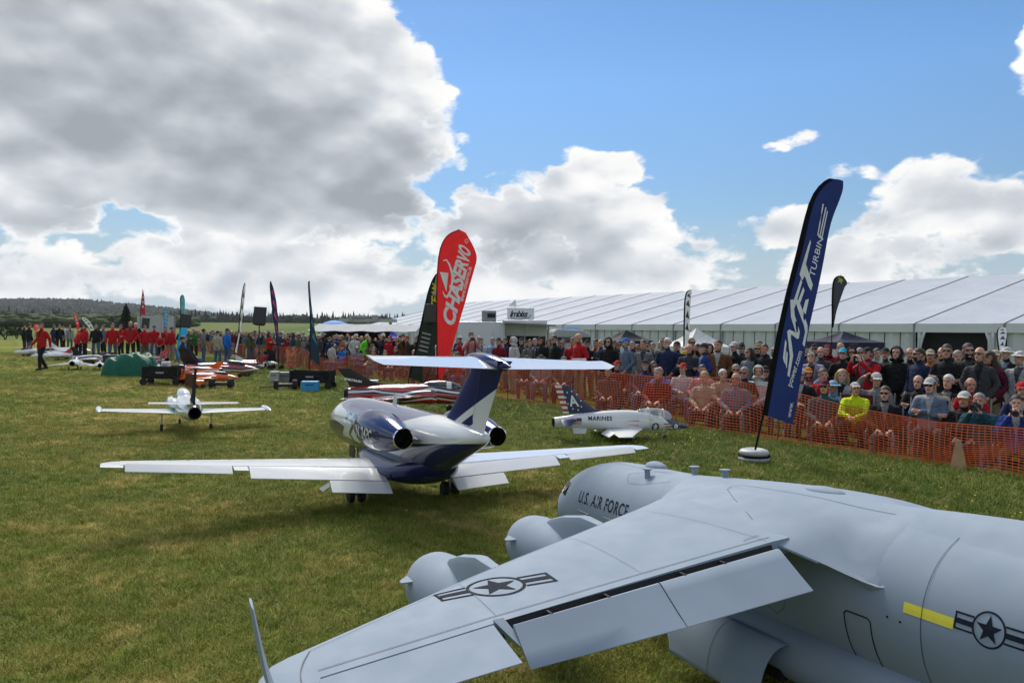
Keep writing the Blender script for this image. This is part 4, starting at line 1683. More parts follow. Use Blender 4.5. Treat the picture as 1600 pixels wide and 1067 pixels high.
def make_trainer():
    """white straight-winged jet with tip tanks, seen from behind"""
    p = at(290, 672)
    root = plane_root('model_airplane', 'white straight-winged jet model with tip tanks and black fin, on the strawy grass', 'model airplane', (p.x, p.y, p.z), rad(119), 0, rad(2.0), 1.0)
    tyre, metal = MATS['tyre_rubber'], MATS['dull_alloy']
    white, black = MATS['gloss_white'], pm('gloss_black', (0.012, 0.012, 0.013), 0.35, coat=0.1, spec=0.3)
    teal = (0.05, 0.30, 0.32)

    def wcol(n, x, y, z):
        ay = n.m('ABSOLUTE', y)
        st = n.m('MULTIPLY', cut(n, n.m('MULTIPLY_ADD', x, 0.9, 0.46), ay, 0.01), cut(n, ay, 0.16, 0.01))
        return n.mix(n.m('MULTIPLY', st, 0.8), WHITE, teal)
    F = [(1.75, 0.36, 0.01, 0.01), (1.55, 0.37, 0.07, 0.07), (1.1, 0.40, 0.14, 0.15), (0.6, 0.43, 0.18, 0.20), (0, 0.44, 0.21, 0.21), (-0.5, 0.44, 0.20, 0.19), (-0.95, 0.44, 0.165, 0.16), (-1.15, 0.44, 0.13, 0.125), (-1.25, 0.44, 0.10, 0.097)]
    mb = MB()
    mb.loft(body_rings(F, 28, 4), cap1=False)
    fo = mb.build('fuselage', white, root, smooth=180)
    mb = MB()
    mb.lathe([(0.098, -1.245), (0.085, -1.1), (0.01, -0.95)], 'X', 20, (0, 0, 0.44), cap=False)
    mb.lathe([(0.118, -1.18), (0.102, -1.255), (0.092, -1.262)], 'X', 20, (0, 0, 0.437), cap=False)
    mb.build('exhaust', black, fo, smooth=60)
    mb = MB()
    mb.ball((0.62, 0, 0.60), (0.46, 0.125, 0.14), 18, 12)
    mb.build('canopy', pm('clear_perspex', (0.75, 0.78, 0.8), 0.05, coat=1.0, var=0.02), fo, smooth=180)
    wm = paint('trainer_wing', wcol, 0.2)
    for s in (1, -1):
        mb = MB()
        panel(mb, [(0.36, -0.30, 0.10 * s, 0.34, 0.13), (0.30, -0.27, 0.5 * s, 0.352, 0.12), (0.18, -0.20, 1.40 * s, 0.385, 0.10)])
        w = mb.build('wing', wm, root, smooth=40)
        mb = MB()
        mb.lathe([(0.005, 0.42), (0.035, 0.36), (0.055, 0.2), (0.06, 0.0), (0.05, -0.22), (0.02, -0.40), (0.003, -0.44)], 'X', 16, (0, 1.43 * s, 0.39))
        mb.build('tip_tank', white, w, smooth=180)
        mb = MB()
        panel(mb, [(-0.86, -1.24, 0.03 * s, 0.585, 0.09), (-0.98, -1.22, 0.72 * s, 0.60, 0.08)])
        mb.build('tailplane', white, root, smooth=40)
        mb = MB()
        mb.lathe([(0.10, 0.55), (0.115, 0.50), (0.10, 0.2), (0.05, -0.3)], 'X', 16, (0.2, 0.19 * s, 0.46))
        mb.build('air_intake', white, fo, smooth=180)
    mb = MB()
    fin_loft(mb, [(-0.55, -1.26, 0.58, 0.09, 0), (-0.78, -1.24, 0.74, 0.10, 0), (-1.02, -1.32, 1.20, 0.10, 0)])
    mb.build('tail_fin', pm('fin_black', (0.016, 0.016, 0.018), 0.7, spec=0.03), root, smooth=40)
    gear(root, [(-0.12, 0.42), (-0.12, -0.42)], 0.065, 0.045, 0.34, tyre, metal)
    gear(root, [(1.05, 0.0)], 0.05, 0.04, 0.3, tyre, metal)


def make_marines():
    p = at(975, 687)
    root = plane_root('model_airplane', 'white two-seat jet model with navy nose numbered 101 parked by the fence', 'model airplane', (p.x, p.y, p.z), rad(10), rad(-0.5), rad(0), 0.207)
    tyre, metal = MATS['tyre_rubber'], MATS['dull_alloy']
    white = pm('satin_white', (0.70, 0.71, 0.70), 0.35, coat=0.3, var=0.03)
    navy = pm('satin_navy', (0.020, 0.032, 0.10), 0.4)
    red = pm('marking_red', (0.42, 0.03, 0.03), 0.5)
    black = pm('bay_black', (0.006, 0.006, 0.007), 0.8)
    wmark = pm('marking_white', (0.8, 0.8, 0.8), 0.5)
    yel = pm('marking_yellow', (0.72, 0.66, 0.05), 0.6)
    F = [(5.75, 1.02, 0.02, 0.02), (5.3, 1.08, 0.17, 0.16), (4.6, 1.18, 0.36, 0.34), (3.8, 1.30, 0.48, 0.48), (2.8, 1.42, 0.58, 0.66), (1.6, 1.52, 0.66, 0.84), (0.4, 1.60, 0.72, 0.90), (-1.5, 1.62, 0.74, 0.84), (-3.4, 1.58, 0.62, 0.70), (-5.0, 1.52, 0.48, 0.53), (-6.1, 1.50, 0.36, 0.40)]

    def col(n, x, y, z):
        nose = cut(n, x, n.m('MULTIPLY_ADD', n.m('SUBTRACT', z, 0.6), -0.95, 4.55), 0.01)
        c = n.mix(nose, WHITE, (0.020, 0.032, 0.10))
        fr = n.m('FRACT', n.m('MULTIPLY', z, 4.2))
        st = n.m('MULTIPLY', cut(n, fr, 0.55, 0.05), n.m('MULTIPLY', cut(n, x, n.m('MULTIPLY_ADD', z, -0.7, 4.25), 0.02), n.m('MULTIPLY', cut(n, 1.5, z, 0.02), n.m('SUBTRACT', 1.0, nose))))
        return n.mix(st, c, (0.35, 0.06, 0.03))
    mb = MB()
    mb.loft(body_rings(F, 32, 5), cap1=False)
    fo = mb.build('fuselage', paint('navy_trainer_livery', col, 0.3, 0.4), root, smooth=180)
    mb = MB()
    mb.lathe([(0.40, -6.08), (0.36, -6.14), (0.30, -5.9), (0.02, -5.2)], 'X', 20, (0, 0, 1.50), cap=False)
    mb.build('exhaust', black, fo, smooth=60)
    gl = bpy.data.materials.new('canopy_glass')
    gl.use_nodes = True
    b = gl.node_tree.nodes['Principled BSDF']
    b.inputs['Base Color'].default_value = (0.8, 0.85, 0.9, 1)
    b.inputs['Roughness'].default_value = 0.03
    b.inputs['Alpha'].default_value = 0.35
    mb = MB()
    mb.ball((2.35, 0, 1.95), (1.85, 0.50, 0.74), 24, 16)
    can = mb.build('canopy', gl, fo, smooth=180)
    mb = MB()
    for x0 in (0.75, 2.05, 3.35):
        h = 0.75 * math.sqrt(max(0, 1 - ((x0 - 2.35) / 1.87) ** 2))
        w = 0.51 * math.sqrt(max(0, 1 - ((x0 - 2.35) / 1.87) ** 2))
        mb.tube([(x0, w * math.cos(PI * k / 12) * 1.01, 1.95 + h * math.sin(PI * k / 12) * 1.01) for k in range(13)], 0.045, 6)
    mb.build('canopy_frame', white, can, smooth=60)
    for x0 in (1.5, 2.75):
        mb = MB()
        mb.box((x0 - 0.25, 0, 2.05), (0.2, 0.45, 0.8), rot=Matrix.Rotation(rad(-15), 3, 'Y'))
        mb.build('ejection_seat', black, fo, bevel=0.05)
        mb = MB()
        mb.ball((x0, 0, 2.38), (0.17, 0.16, 0.19), 12, 8)
        mb.box((x0 + 0.02, 0, 2.05), (0.3, 0.42, 0.4))
        mb.build('pilot_bust', pm('pilot_olive', (0.09, 0.10, 0.06), 0.7), fo, smooth=60)
    for s in (1, -1):
        mb = MB()
        mb.loft([[(x, (0.66 + ry * math.cos(2 * PI * k / 16)) * s, zc + rz * math.sin(2 * PI * k / 16)) for k in range(16)] for x, zc, ry, rz in smooth_table([(2.0, 1.40, 0.16, 0.36), (1.5, 1.40, 0.17, 0.40), (0.3, 1.40, 0.12, 0.40), (-1.0, 1.45, 0.0, 0.28)], 3)])
        mb.build('air_intake', white, fo, smooth=180)
        mb = MB()
        panel(mb, [(1.5, -1.7, 0.6 * s, 0.98, 0.09), (0.6, -1.75, 1.9 * s, 0.93, 0.08), (-0.9, -1.95, 4.65 * s, 0.86, 0.07)])
        w = mb.build('wing', white, root, smooth=40)
        mb = MB()
        mb.loft([[(-1.72 + 0.0, y * s, 0.93), (-1.72, y * s, 0.99), (-2.25, y * s, 0.66), (-2.25, y * s, 0.62)] for y in (0.8, 3.0)])
        mb.build('flap', white, w)
        mb = MB()
        mb.box((0.1, 1.15 * s, 0.62), (0.9, 0.06, 0.62))
        mb.build('gear_door', white, root)
        mb = MB()
        panel(mb, [(-4.0, -5.6, 0.35 * s, 1.78, 0.07), (-4.75, -5.7, 1.3 * s, 1.60, 0.06), (-5.1, -5.75, 2.1 * s, 1.45, 0.05)])
        mb.build('tailplane', navy if s < 0 else white, root, smooth=40)
        mb = MB()
        fin_loft(mb, [(-3.2, -4.6, 1.2, 0.04, 0.3 * s), (-3.5, -4.5, 0.62, 0.03, 0.5 * s)])
        mb.build('ventral_fin', white, root)
        # stars, letters, flag
        mb = MB()
        letters(mb, 'MARINES', 0.46, lambda u, v: on_body(F, (-3.3 + u) if s < 0 else (-1.3 - u), 1.72 + v, s, 0.03), width=2.0, bold=0.012, spacing=1.1)
        mb.build('lettering', navy, fo)
        mb = MB()
        letters(mb, '101', 0.44, lambda u, v: on_body(F, (3.95 + u) if s < 0 else (4.85 - u), 1.00 + v, s, 0.03), width=0.95, bold=0.032, spacing=1.15)
        mb.build('nose_number', wmark, fo)
        mb = MB()
        c0 = on_body(F, 2.55, 1.15, s, 0.012)
        ring = [on_body(F, 2.55 + 0.34 * math.cos(2 * PI * k / 20), 1.15 + 0.34 * math.sin(2 * PI * k / 20), s, 0.014) for k in range(20)]
        mb.add(ring + [c0], [(k, (k + 1) % 20, 20) for k in range(20)])
        mb.build('roundel', navy, fo)
        mb = MB()
        st = [on_body(F, 2.55 + (0.30 if k % 2 == 0 else 0.12) * math.cos(PI / 2 + PI * k / 5), 1.15 + (0.30 if k % 2 == 0 else 0.12) * math.sin(PI / 2 + PI * k / 5), s, 0.026) for k in range(10)]
        mb.add(st + [on_body(F, 2.55, 1.15, s, 0.026)], [(k, (k + 1) % 10, 10) for k in range(10)])
        for a, b in ((-0.72, -0.36), (0.36, 0.72)):
            mb.grid(lambda u, v: on_body(F, 2.55 + a + (b - a) * u, 1.06 + 0.2 * v, s, 0.016), 2, 2)
        mb.build('roundel_star', wmark, fo)
        mb = MB()
        mb.grid(lambda u, v: on_body(F, -4.75 + 0.9 * u, 1.40 + 0.5 * v, s, 0.014), 3, 3)
        fl = bpy.data.materials.new('flag_patch')
        fl.use_nodes = True
        n = N(fl.node_tree)
        x, y, z = n.sep(n.coord('Object'))
        fr = n.m('FRACT', n.m('MULTIPLY', z, 14.0))
        c = n.mix(cut(n, fr, 0.5, 0.05), (0.7, 0.7, 0.7), (0.4, 0.05, 0.05))
        c = n.mix(n.m('MULTIPLY', cut(n, x, -4.25), cut(n, z, 1.65)), c, (0.03, 0.04, 0.15))
        n.put(fl.node_tree.nodes['Principled BSDF'].inputs['Base Color'], c)
        mb.build('flag_patch', fl, fo)
        mb = MB()
        mb.grid(lambda u, v: on_body(F, 1.9 + 0.4 * u, 1.72 + 0.10 * v, s, 0.03), 2, 1)
        mb.build('yellow_label', yel, fo)
        mb = MB()
        for dz in (0.0, 0.22):
            mb.add([on_body(F, -0.2, 1.40 + dz, s, 0.05), on_body(F, 1.0, 1.30 + dz * 1.6, s, 0.16), on_body(F, 1.0, 1.36 + dz * 1.6, s, 0.16)], [(0, 1, 2)])
        mb.build('warning_arrow', red, fo)

    def fincol(n, x, y, z):
        ru = cut(n, n.m('MULTIPLY_ADD', z, -0.30, -4.12), x, 0.01)
        fr = n.m('FRACT', n.m('MULTIPLY', z, 2.3))
        stripes = n.mix(cut(n, fr, 0.5, 0.04), (0.72, 0.70, 0.68), (0.38, 0.03, 0.03))
        return n.mix(ru, (0.020, 0.032, 0.10), stripes)
    mb = MB()
    fin_loft(mb, [(-0.9, -5.3, 2.25, 0.03, 0), (-2.6, -5.35, 2.55, 0.06, 0), (-4.0, -5.75, 3.6, 0.06, 0), (-4.85, -6.05, 4.55, 0.06, 0)])
    fin = mb.build('tail_fin', paint('tail_stripes', fincol, 0.35, 0.3), root, smooth=40)
    for s in (1, -1):
        mb = MB()
        letters(mb, 'A', 1.25, lambda u, v: Vector((((-4.75 + u - v * 0.28) if s < 0 else (-3.9 - u - v * 0.28)), s * 0.125, 2.85 + v)), bold=0.03, width=0.8)
        for k in range(9):
            a = 2 * PI * k / 9
            sx, sz = -4.45 + 0.62 * math.cos(a) - 0.3 * math.sin(a), 3.30 + 0.78 * math.sin(a)
            mb.add([Vector((sx + q * math.cos(PI / 2 + PI * j / 5), s * 0.130, sz + q * math.sin(PI / 2 + PI * j / 5))) for j in range(10) for q in [0.09 if j % 2 == 0 else 0.045]], [tuple(range(10))])
        mb.build('tail_letter', wmark, fin)
    gear(root, [(0.0, 1.4), (0.0, -1.4)], 0.26, 0.2, 0.95, tyre, metal)
    gear(root, [(3.6, 0.0)], 0.2, 0.14, 1.0, tyre, metal)


def stripes_mat(name, base, cols, ang=0.35, freq=2.2, seed=0.0, rough=0.2):
    """sport livery: slanting flashes of several colours"""
    def fn(n, x, y, z):
        saw = n.m('PINGPONG', n.m('ADD', x, seed), 0.62)                 # long slanting flashes that fold back
        t = n.m('ADD', n.m('MULTIPLY', z, 3.1), n.m('MULTIPLY', saw, ang))
        t = n.m('ADD', t, n.m('MULTIPLY', n.m('ABSOLUTE', y), 0.5))
        w = n.noise(n.comb(n.m('MULTIPLY', x, 0.8), n.m('MULTIPLY', z, 1.5), seed), 1.0, 0, 0.4)
        t = n.m('MULTIPLY_ADD', w, 0.35, t)
        st = [(i / len(cols), c) for i, c in enumerate(cols)]
        return n.ramp(n.m('FRACT', t), st, 'CONSTANT')
    return paint(name, fn, rough)


def sport_jet(label, pos, heading, L, mats, fin_h=0.30, twin=False, span=0.9, group=None, canopy=None, anhedral=0.0, bank=0.0):
    """swept sport jet: mats = body, wing, fin"""
    root = plane_root('model_airplane', label, 'model airplane', pos, heading, 0, bank, 1.0, group)
    body, wing, fin = mats
    F = [(0.56, 0.13, 0.005, 0.005), (0.50, 0.132, 0.03, 0.028), (0.36, 0.14, 0.055, 0.055), (0.2, 0.15, 0.075, 0.075), (0.0, 0.155, 0.10, 0.075), (-0.2, 0.155, 0.105, 0.07), (-0.36, 0.155, 0.075, 0.06), (-0.44, 0.155, 0.05, 0.048)]
    F = [(x * L, z * L * 0.9, ry * L, rz * L) for x, z, ry, rz in F]
    mb = MB()
    mb.loft(body_rings(F, 24, 4), cap1=False)
    fo = mb.build('fuselage', body, root, smooth=180)
    mb = MB()
    mb.lathe([(0.047 * L, -0.438 * L), (0.040 * L, -0.40 * L), (0.005 * L, -0.34 * L)], 'X', 16, (0, 0, 0.14 * L), cap=False)
    mb.lathe([(0.050 * L, -0.40 * L), (0.047 * L, -0.47 * L), (0.042 * L, -0.47 * L)], 'X', 16, (0, 0, 0.14 * L), cap=False)
    mb.build('exhaust', MATS['bay_black'], fo, smooth=60)
    mb = MB()
    mb.ball((0.22 * L, 0, 0.185 * L), (0.16 * L, 0.045 * L, 0.055 * L), 18, 10)
    mb.build('canopy', canopy or MATS['tinted_glass'], fo, smooth=180)
    for s in (1, -1):
        mb = MB()
        z0 = 0.135 * L
        panel(mb, [(0.16 * L, -0.26 * L, 0.07 * L * s, z0, 0.06), (-0.02 * L, -0.27 * L, 0.25 * L * s, z0 - anhedral * 0.4, 0.06), (-0.15 * L, -0.27 * L, span * L * 0.5 * s, z0 - anhedral, 0.06)])
        mb.build('wing', wing, root, smooth=40)
        mb = MB()
        panel(mb, [(-0.30 * L, -0.44 * L, 0.05 * L * s, z0, 0.05), (-0.40 * L, -0.48 * L, 0.24 * L * s, z0 - 0.01 * L - anhedral * 0.4, 0.05)])
        mb.build('tailplane', wing, root, smooth=40)
        mb = MB()
        mb.loft([[(x * L, (0.085 + 0.03 * math.cos(2 * PI * k / 12) * r) * L * s, (0.125 + 0.045 * math.sin(2 * PI * k / 12) * r) * L) for k in range(12)] for x, r in ((0.20, 1.0), (0.15, 1.1), (0, 1.0), (-0.2, 0.3))])
        mb.build('air_intake', body, fo, smooth=180)
        if twin:
            mb = MB()
            fin_loft(mb, [(-0.24 * L, -0.44 * L, 0.19 * L, 0.05, 0.07 * L * s), (-0.40 * L, -0.50 * L, (0.19 + fin_h) * L, 0.05, 0.13 * L * s)])
            mb.build('tail_fin', fin, root, smooth=40)
    if not twin:
        mb = MB()
        fin_loft(mb, [(-0.12 * L, -0.43 * L, 0.195 * L, 0.03, 0), (-0.27 * L, -0.45 * L, 0.235 * L, 0.05, 0), (-0.43 * L, -0.52 * L, (0.19 + fin_h) * L, 0.05, 0)])
        mb.build('tail_fin', fin, root, smooth=40)
    gear(root, [(-0.08 * L, 0.11 * L), (-0.08 * L, -0.11 * L), (0.30 * L, 0)], 0.028 * L, 0.02 * L, 0.11 * L, MATS['tyre_rubber'], MATS['dull_alloy'])
    return root, F, fo


make_trainer()
make_marines()
_k, _r, _w = (0.010, 0.010, 0.011), (0.42, 0.012, 0.014), (0.72, 0.72, 0.72)
flash = stripes_mat('red_black_flash', _r, [_k, _r, _r, _w, _k, _r, _r, _k, _w], 0.45, 2.0, 2.0)
flash_fin = paint('black_red_fin', lambda n, x, y, z: n.ramp(n.m('MULTIPLY_ADD', x, 0.18, n.m('MULTIPLY', z, 1.0)), [(0.0, _k), (0.20, _r), (0.26, _w), (0.275, _r), (0.30, _k), (0.315, _r), (0.35, _k)], 'CONSTANT'), 0.5, 0.05)
p = at_depth(640, 17.0)
rj, RF, rfo = sport_jet('red black and white striped jet model with tall swept black fin, behind the navy jet', (p.x, p.y, p.z + 0.03), rad(7), 3.0, (flash, flash, flash_fin), fin_h=0.14, span=0.8,
                        canopy=paint('striped_canopy', lambda n, x, y, z: n.mix(cut(n, n.m('SINE', n.m('MULTIPLY', x, 9.0)), 0.88, 0.02), (0.02, 0.025, 0.035), _w), 0.08))
mb = MB()
letters(mb, 'SPEKTRUM', 0.06, lambda u, v: Vector((-1.42 + u, -0.028, 0.745 + v - 0.18 * u)), width=0.38, bold=0.004)
mb.build('lettering', pm('marking_white', (0.8, 0.8, 0.8), 0.5), rj)


# ------------------------------------------------------------------ the marquee
def make_marquee():
    pvc = bpy.data.materials.new('marquee_pvc')
    pvc.use_nodes = True
    n = N(pvc.node_tree)
    b = pvc.node_tree.nodes['Principled BSDF']
    f = n.noise(n.pos(), 0.7, 4, 0.6)
    n.put(b.inputs['Base Color'], n.ramp(f, [(0.3, (0.37, 0.41, 0.47)), (0.7, (0.43, 0.465, 0.525))]))
    b.inputs['Roughness'].default_value = 0.75
    b.inputs['Specular IOR Level'].default_value = 0.15
    n.put(b.inputs['Normal'], n.bump(n.noise(n.pos(), 0.8, 4, 0.6, 2.0, 1.0), 0.45, 0.12))
    wallm = pm('marquee_wall', (0.60, 0.61, 0.60), 0.55, var=0.05, scale=1.5, bump=0.15, bscale=3)
    val = pm('marquee_valance', (0.66, 0.66, 0.63), 0.6, var=0.05, scale=1.2, bump=0.1, bscale=4)
    alu = pm('alloy_frame', (0.24, 0.25, 0.26), 0.6, 0.0, spec=0.2)
    dark = pm('shaded_inside', (0.012, 0.012, 0.012), 0.9)
    E0 = Vector((21.5, 33.5, 0))
    U, Nn = Vector((FU.x, FU.y, 0)), Vector((FN.x, FN.y, 0))
    HW, ZE, ZV, ZR, ZG, BAY = 13.0, 2.34, 1.93, 5.37, -0.42, 4.0
    root = thing('marquee', 'long white marquee with pitched roof of seamed bays behind the spectators', 'tent', E0 + Vector((0, 0, ZG)))
    inv = Matrix.Translation(-(E0 + Vector((0, 0, ZG))))

    def L(p):
        return inv @ p

    def roofpt(k, f, side):
        e = E0 + U * (BAY * k) + Nn * (0 if side < 0 else 2 * HW)
        r = E0 + U * (BAY * k) + Nn * HW
        p = e.lerp(r, f)
        return Vector((p.x, p.y, ZE + (ZR - ZE) * f))
    K0, K1 = -4, 18
    for k in range(K0, K1):
        for side in (-1, 1):
            mb = MB()
            mb.grid(lambda a, f: L(roofpt(k + 0.008 + 0.984 * a, f * 1.0, side) - Vector((0, 0, 0.10 * math.sin(PI * a) * math.sin(PI * (0.08 + 0.9 * f))))), 4, 6)
            mb.build('roof_panel', pvc, root, smooth=180, fix=False)
        mb = MB()
        mb.grid(lambda a, f: L(E0 + U * (BAY * (k + 0.006 + 0.988 * a)) - Nn * (0.05 + 0.03 * f) + Vector((0, 0, ZE - 0.01 - (ZE - ZV) * f))), 2, 2)
        mb.build('valance', val, root, fix=False)
    for k in range(K0, K1 + 1):
        mb = MB()
        mb.tube([L(roofpt(k, f, -1) + Vector((0, 0, 0.02))) for f in (0, 0.5, 1)], 0.018, 6)
        mb.tube([L(roofpt(k, 0, -1) - Nn * 0.05), L(roofpt(k, 0, -1) - Nn * 0.05 + Vector((0, 0, ZG - ZE)))], 0.06, 6)
        mb.build('rafter', alu, root)
    # wall panels; the entrance stays open, with a shade sheet behind
    npan = 5
    for k in range(K0, K1):
        for j in range(npan):
            s0, s1 = (k + j / npan), (k + (j + 1) / npan)
            if 0.12 <= (s0 + s1) / 2 <= 0.95:
                continue
            mb = MB()
            mb.grid(lambda a, f: L(E0 + U * (BAY * (s0 + (s1 - s0) * (0.03 + 0.94 * a))) + Nn * (0.10 + 0.05 * math.cos(2 * PI * a) + 0.012 * math.sin(7 * a + 22 * f) * (f > 0.15)) + Vector((0, 0, ZG + (ZE - 0.25 - ZG) * f))), 8, 10)
            mb.build('wall_panel', wallm, root, smooth=180, fix=False)
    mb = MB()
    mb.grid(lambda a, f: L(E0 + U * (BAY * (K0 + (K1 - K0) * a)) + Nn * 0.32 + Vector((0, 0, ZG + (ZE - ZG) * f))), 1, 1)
    mb.build('shade_sheet', dark, root, fix=False)  # near-black sheet stands in for the shaded interior
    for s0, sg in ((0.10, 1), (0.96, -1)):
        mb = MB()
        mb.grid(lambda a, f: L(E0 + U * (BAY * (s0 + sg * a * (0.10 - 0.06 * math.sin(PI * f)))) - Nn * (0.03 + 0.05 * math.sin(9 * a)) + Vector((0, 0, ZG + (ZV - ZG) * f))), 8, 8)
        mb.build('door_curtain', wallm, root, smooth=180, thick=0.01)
    mb = MB()
    vs = [L(roofpt(K1, 0, -1)), L(roofpt(K1, 1, -1)), L(roofpt(K1, 0, 1)), L(roofpt(K1, 0, 1) + Vector((0, 0, ZG - ZE))), L(roofpt(K1, 0, -1) + Vector((0, 0, ZG - ZE)))]
    mb.add(vs, [(0, 1, 2, 3, 4)])
    mb.build('gable_wall', wallm, root, thick=0.03)


make_marquee()


def pavilion(label, px, D, w, zt, ze, mat, rz=0.6, group='folding gazebos behind the crowd'):
    c = at_depth(px, D)
    t = thing('gazebo', label, 'gazebo', c, rz, group)
    zt, ze = zt - c.z, ze - c.z
    mb = MB()
    h = w / 2
    cs = [(-h, -h), (h, -h), (h, h), (-h, h)]
    for i in range(4):
        a, b = cs[i], cs[(i + 1) % 4]
        mb.grid(lambda u, v: Vector(((a[0] + (b[0] - a[0]) * u) * (1 - v), (a[1] + (b[1] - a[1]) * u) * (1 - v), ze + (zt - ze) * v - 0.10 * math.sin(PI * v) * (0.4 + math.sin(PI * u)))), 6, 6)
    mb.build('canopy', mat, t, smooth=60, weld=True)
    mb = MB()
    for i in range(4):
        a, b = cs[i], cs[(i + 1) % 4]
        mb.grid(lambda u, v: Vector((a[0] + (b[0] - a[0]) * u, a[1] + (b[1] - a[1]) * u, ze - 0.22 * v + 0.003 * math.sin(20 * u))), 6, 1)
    mb.build('valance', mat, t, weld=True)
    for a in cs:
        mb = MB()
        mb.box((a[0] * 0.98, a[1] * 0.98, ze / 2), (0.04, 0.04, ze))
        mb.build('leg', MATS['alloy_frame'], t)


navy_c = cloth('gazebo_navy', (0.020, 0.026, 0.055), 0.8, 0.3, 3)
white_c = cloth('gazebo_white', (0.66, 0.66, 0.64), 0.7, 0.3, 3)
char_c = cloth('gazebo_charcoal', (0.022, 0.024, 0.034), 0.8, 0.3, 3)
pavilion('navy blue folding gazebo in front of the marquee entrance', 1318, 25.0, 1.75, 1.93, 1.58, navy_c, 0.25)
pavilion('charcoal folding gazebo beside the camper roof', 978, 34.0, 1.75, 1.93, 1.46, char_c, 0.35)
pavilion('small white peaked gazebo with a slim feather flag before it', 1088, 31.0, 1.9, 2.02, 1.28, white_c, 0.3)
blue_c = cloth('tent_blue', (0.02, 0.05, 0.42), 0.7, 0.3, 3)
pavilion('royal blue tent roof beside the food stall awning', 606, 46.0, 1.7, 1.86, 1.35, blue_c, 0.5)


def make_imbiss():
    D = 36.0
    zg = -0.40
    X = lambda px: (px - 800) / FPX * D
    white = pm('trailer_white', (0.66, 0.68, 0.69), 0.35, coat=0.3, var=0.04, scale=1.0, bump=0.03, bscale=2)
    grey = pm('trailer_grey', (0.25, 0.26, 0.27), 0.5, 0.3)
    dark = pm('shaded_inside', (0.012, 0.012, 0.012), 0.9)
    cx = (X(716) + X(856)) / 2
    w = X(856) - X(716)
    t = thing('snack_trailer', 'white snack trailer with roof sign reading Imbiss and open serving hatch', 'food trailer', (cx, D, zg))
    zt = 1.9 + 12 / FPX * D - zg
    mb = MB()
    mb.box((-w * 0.24, 1.1, 0.35 + (zt - 0.35) / 2), (w * 0.52, 2.2, zt - 0.35))
    mb.box((w * 0.26, 1.5, 0.35 + (zt - 0.35) / 2), (w * 0.48 - 0.01, 1.4, zt - 0.35))
    mb.build('body', white, t, bevel=0.03)
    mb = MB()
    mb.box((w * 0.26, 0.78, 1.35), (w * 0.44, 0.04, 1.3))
    mb.build('serving_hatch', dark, t)  # dark panel painted as the shaded inside of the open hatch
    mb = MB()
    mb.box((w * 0.30, 0.1, zt - 0.10), (w * 0.56, 1.5, 0.07), rot=Matrix.Rotation(rad(3), 3, 'Y'))
    mb.build('hatch_flap', grey, t)
    mb = MB()
    mb.box((w * 0.24, 0.3, zt + 0.01), (w * 0.50, 0.9, 0.16))
    mb.build('awning_box', white, t, bevel=0.02)
    for sx in (0.03, 0.24, 0.5):
        mb = MB()
        mb.box((w * sx, -0.3, (zt - 0.1) / 2), (0.06, 0.06, zt - 0.12))
        mb.build('strut', grey, t)
    for px in (735, 770):
        mb = MB()
        mb.box((X(px) - cx, -0.006, zt * 0.45), (0.012, 0.012, zt * 0.8))
        mb.build('seam', grey, t)
    s0, s1 = X(792) - cx, X(835) - cx
    zb0, zb1 = 1.9 + 15 / FPX * D - zg, 1.9 + 35 / FPX * D - zg
    mb = MB()
    mb.box(((s0 + s1) / 2, 0.7, (zb0 + zb1) / 2), (s1 - s0, 0.12, zb1 - zb0))
    sign = mb.build('roof_sign', white, t, bevel=0.015)
    mb = MB()
    letters(mb, 'Imbiss', 0.42, lambda u, v: Vector((s0 + 0.12 + u, 0.634, zb0 + 0.16 + v)), width=(s1 - s0) * 0.68, shear=0.35, bold=0.012, spacing=0.85)
    mb.tube([(s0 + 0.16, 0.632, zb0 + 0.10), ((s0 + s1) / 2, 0.632, zb0 + 0.06), (s1 - 0.25, 0.632, zb0 + 0.13), (s1 - 0.15, 0.632, zb0 + 0.26)], 0.014, 5)
    mb.build('lettering', pm('sign_green_black', (0.015, 0.03, 0.025), 0.5), sign)
    mb = MB()
    mb.box((X(763) - cx, 0.9, zt + 0.27), (0.68, 0.7, 0.54))
    ac = mb.build('roof_unit', grey, t, bevel=0.02)
    mb = MB()
    mb.box((X(767) - cx, 0.535, zt + 0.30), (0.38, 0.03, 0.2))
    mb.build('vent', dark, ac)
    mb = MB()
    mb.prism([(0, 0), (0.42, 0.04), (0.36, 0.36)], 0.0, 0.01, 'XZ')
    fl = mb
    f2 = MB()
    for v in fl.v:
        pass
    f2.add([(v[0] + X(793) - cx, v[1] + 1.0, v[2] + zb1 + 0.05) for v in fl.v], fl.f)
    f2.build('pennant', white, t)
    for sx in (-0.3, 0.15):
        mt, mh = MB(), MB()
        wheel(mt, mh, (w * sx, 0.3, 0.3), 0.3, 0.2)
        wo_ = mt.build('wheel', MATS['tyre_rubber'], t)
        mh.build('hub', MATS['dull_alloy'], wo_)


make_imbiss()


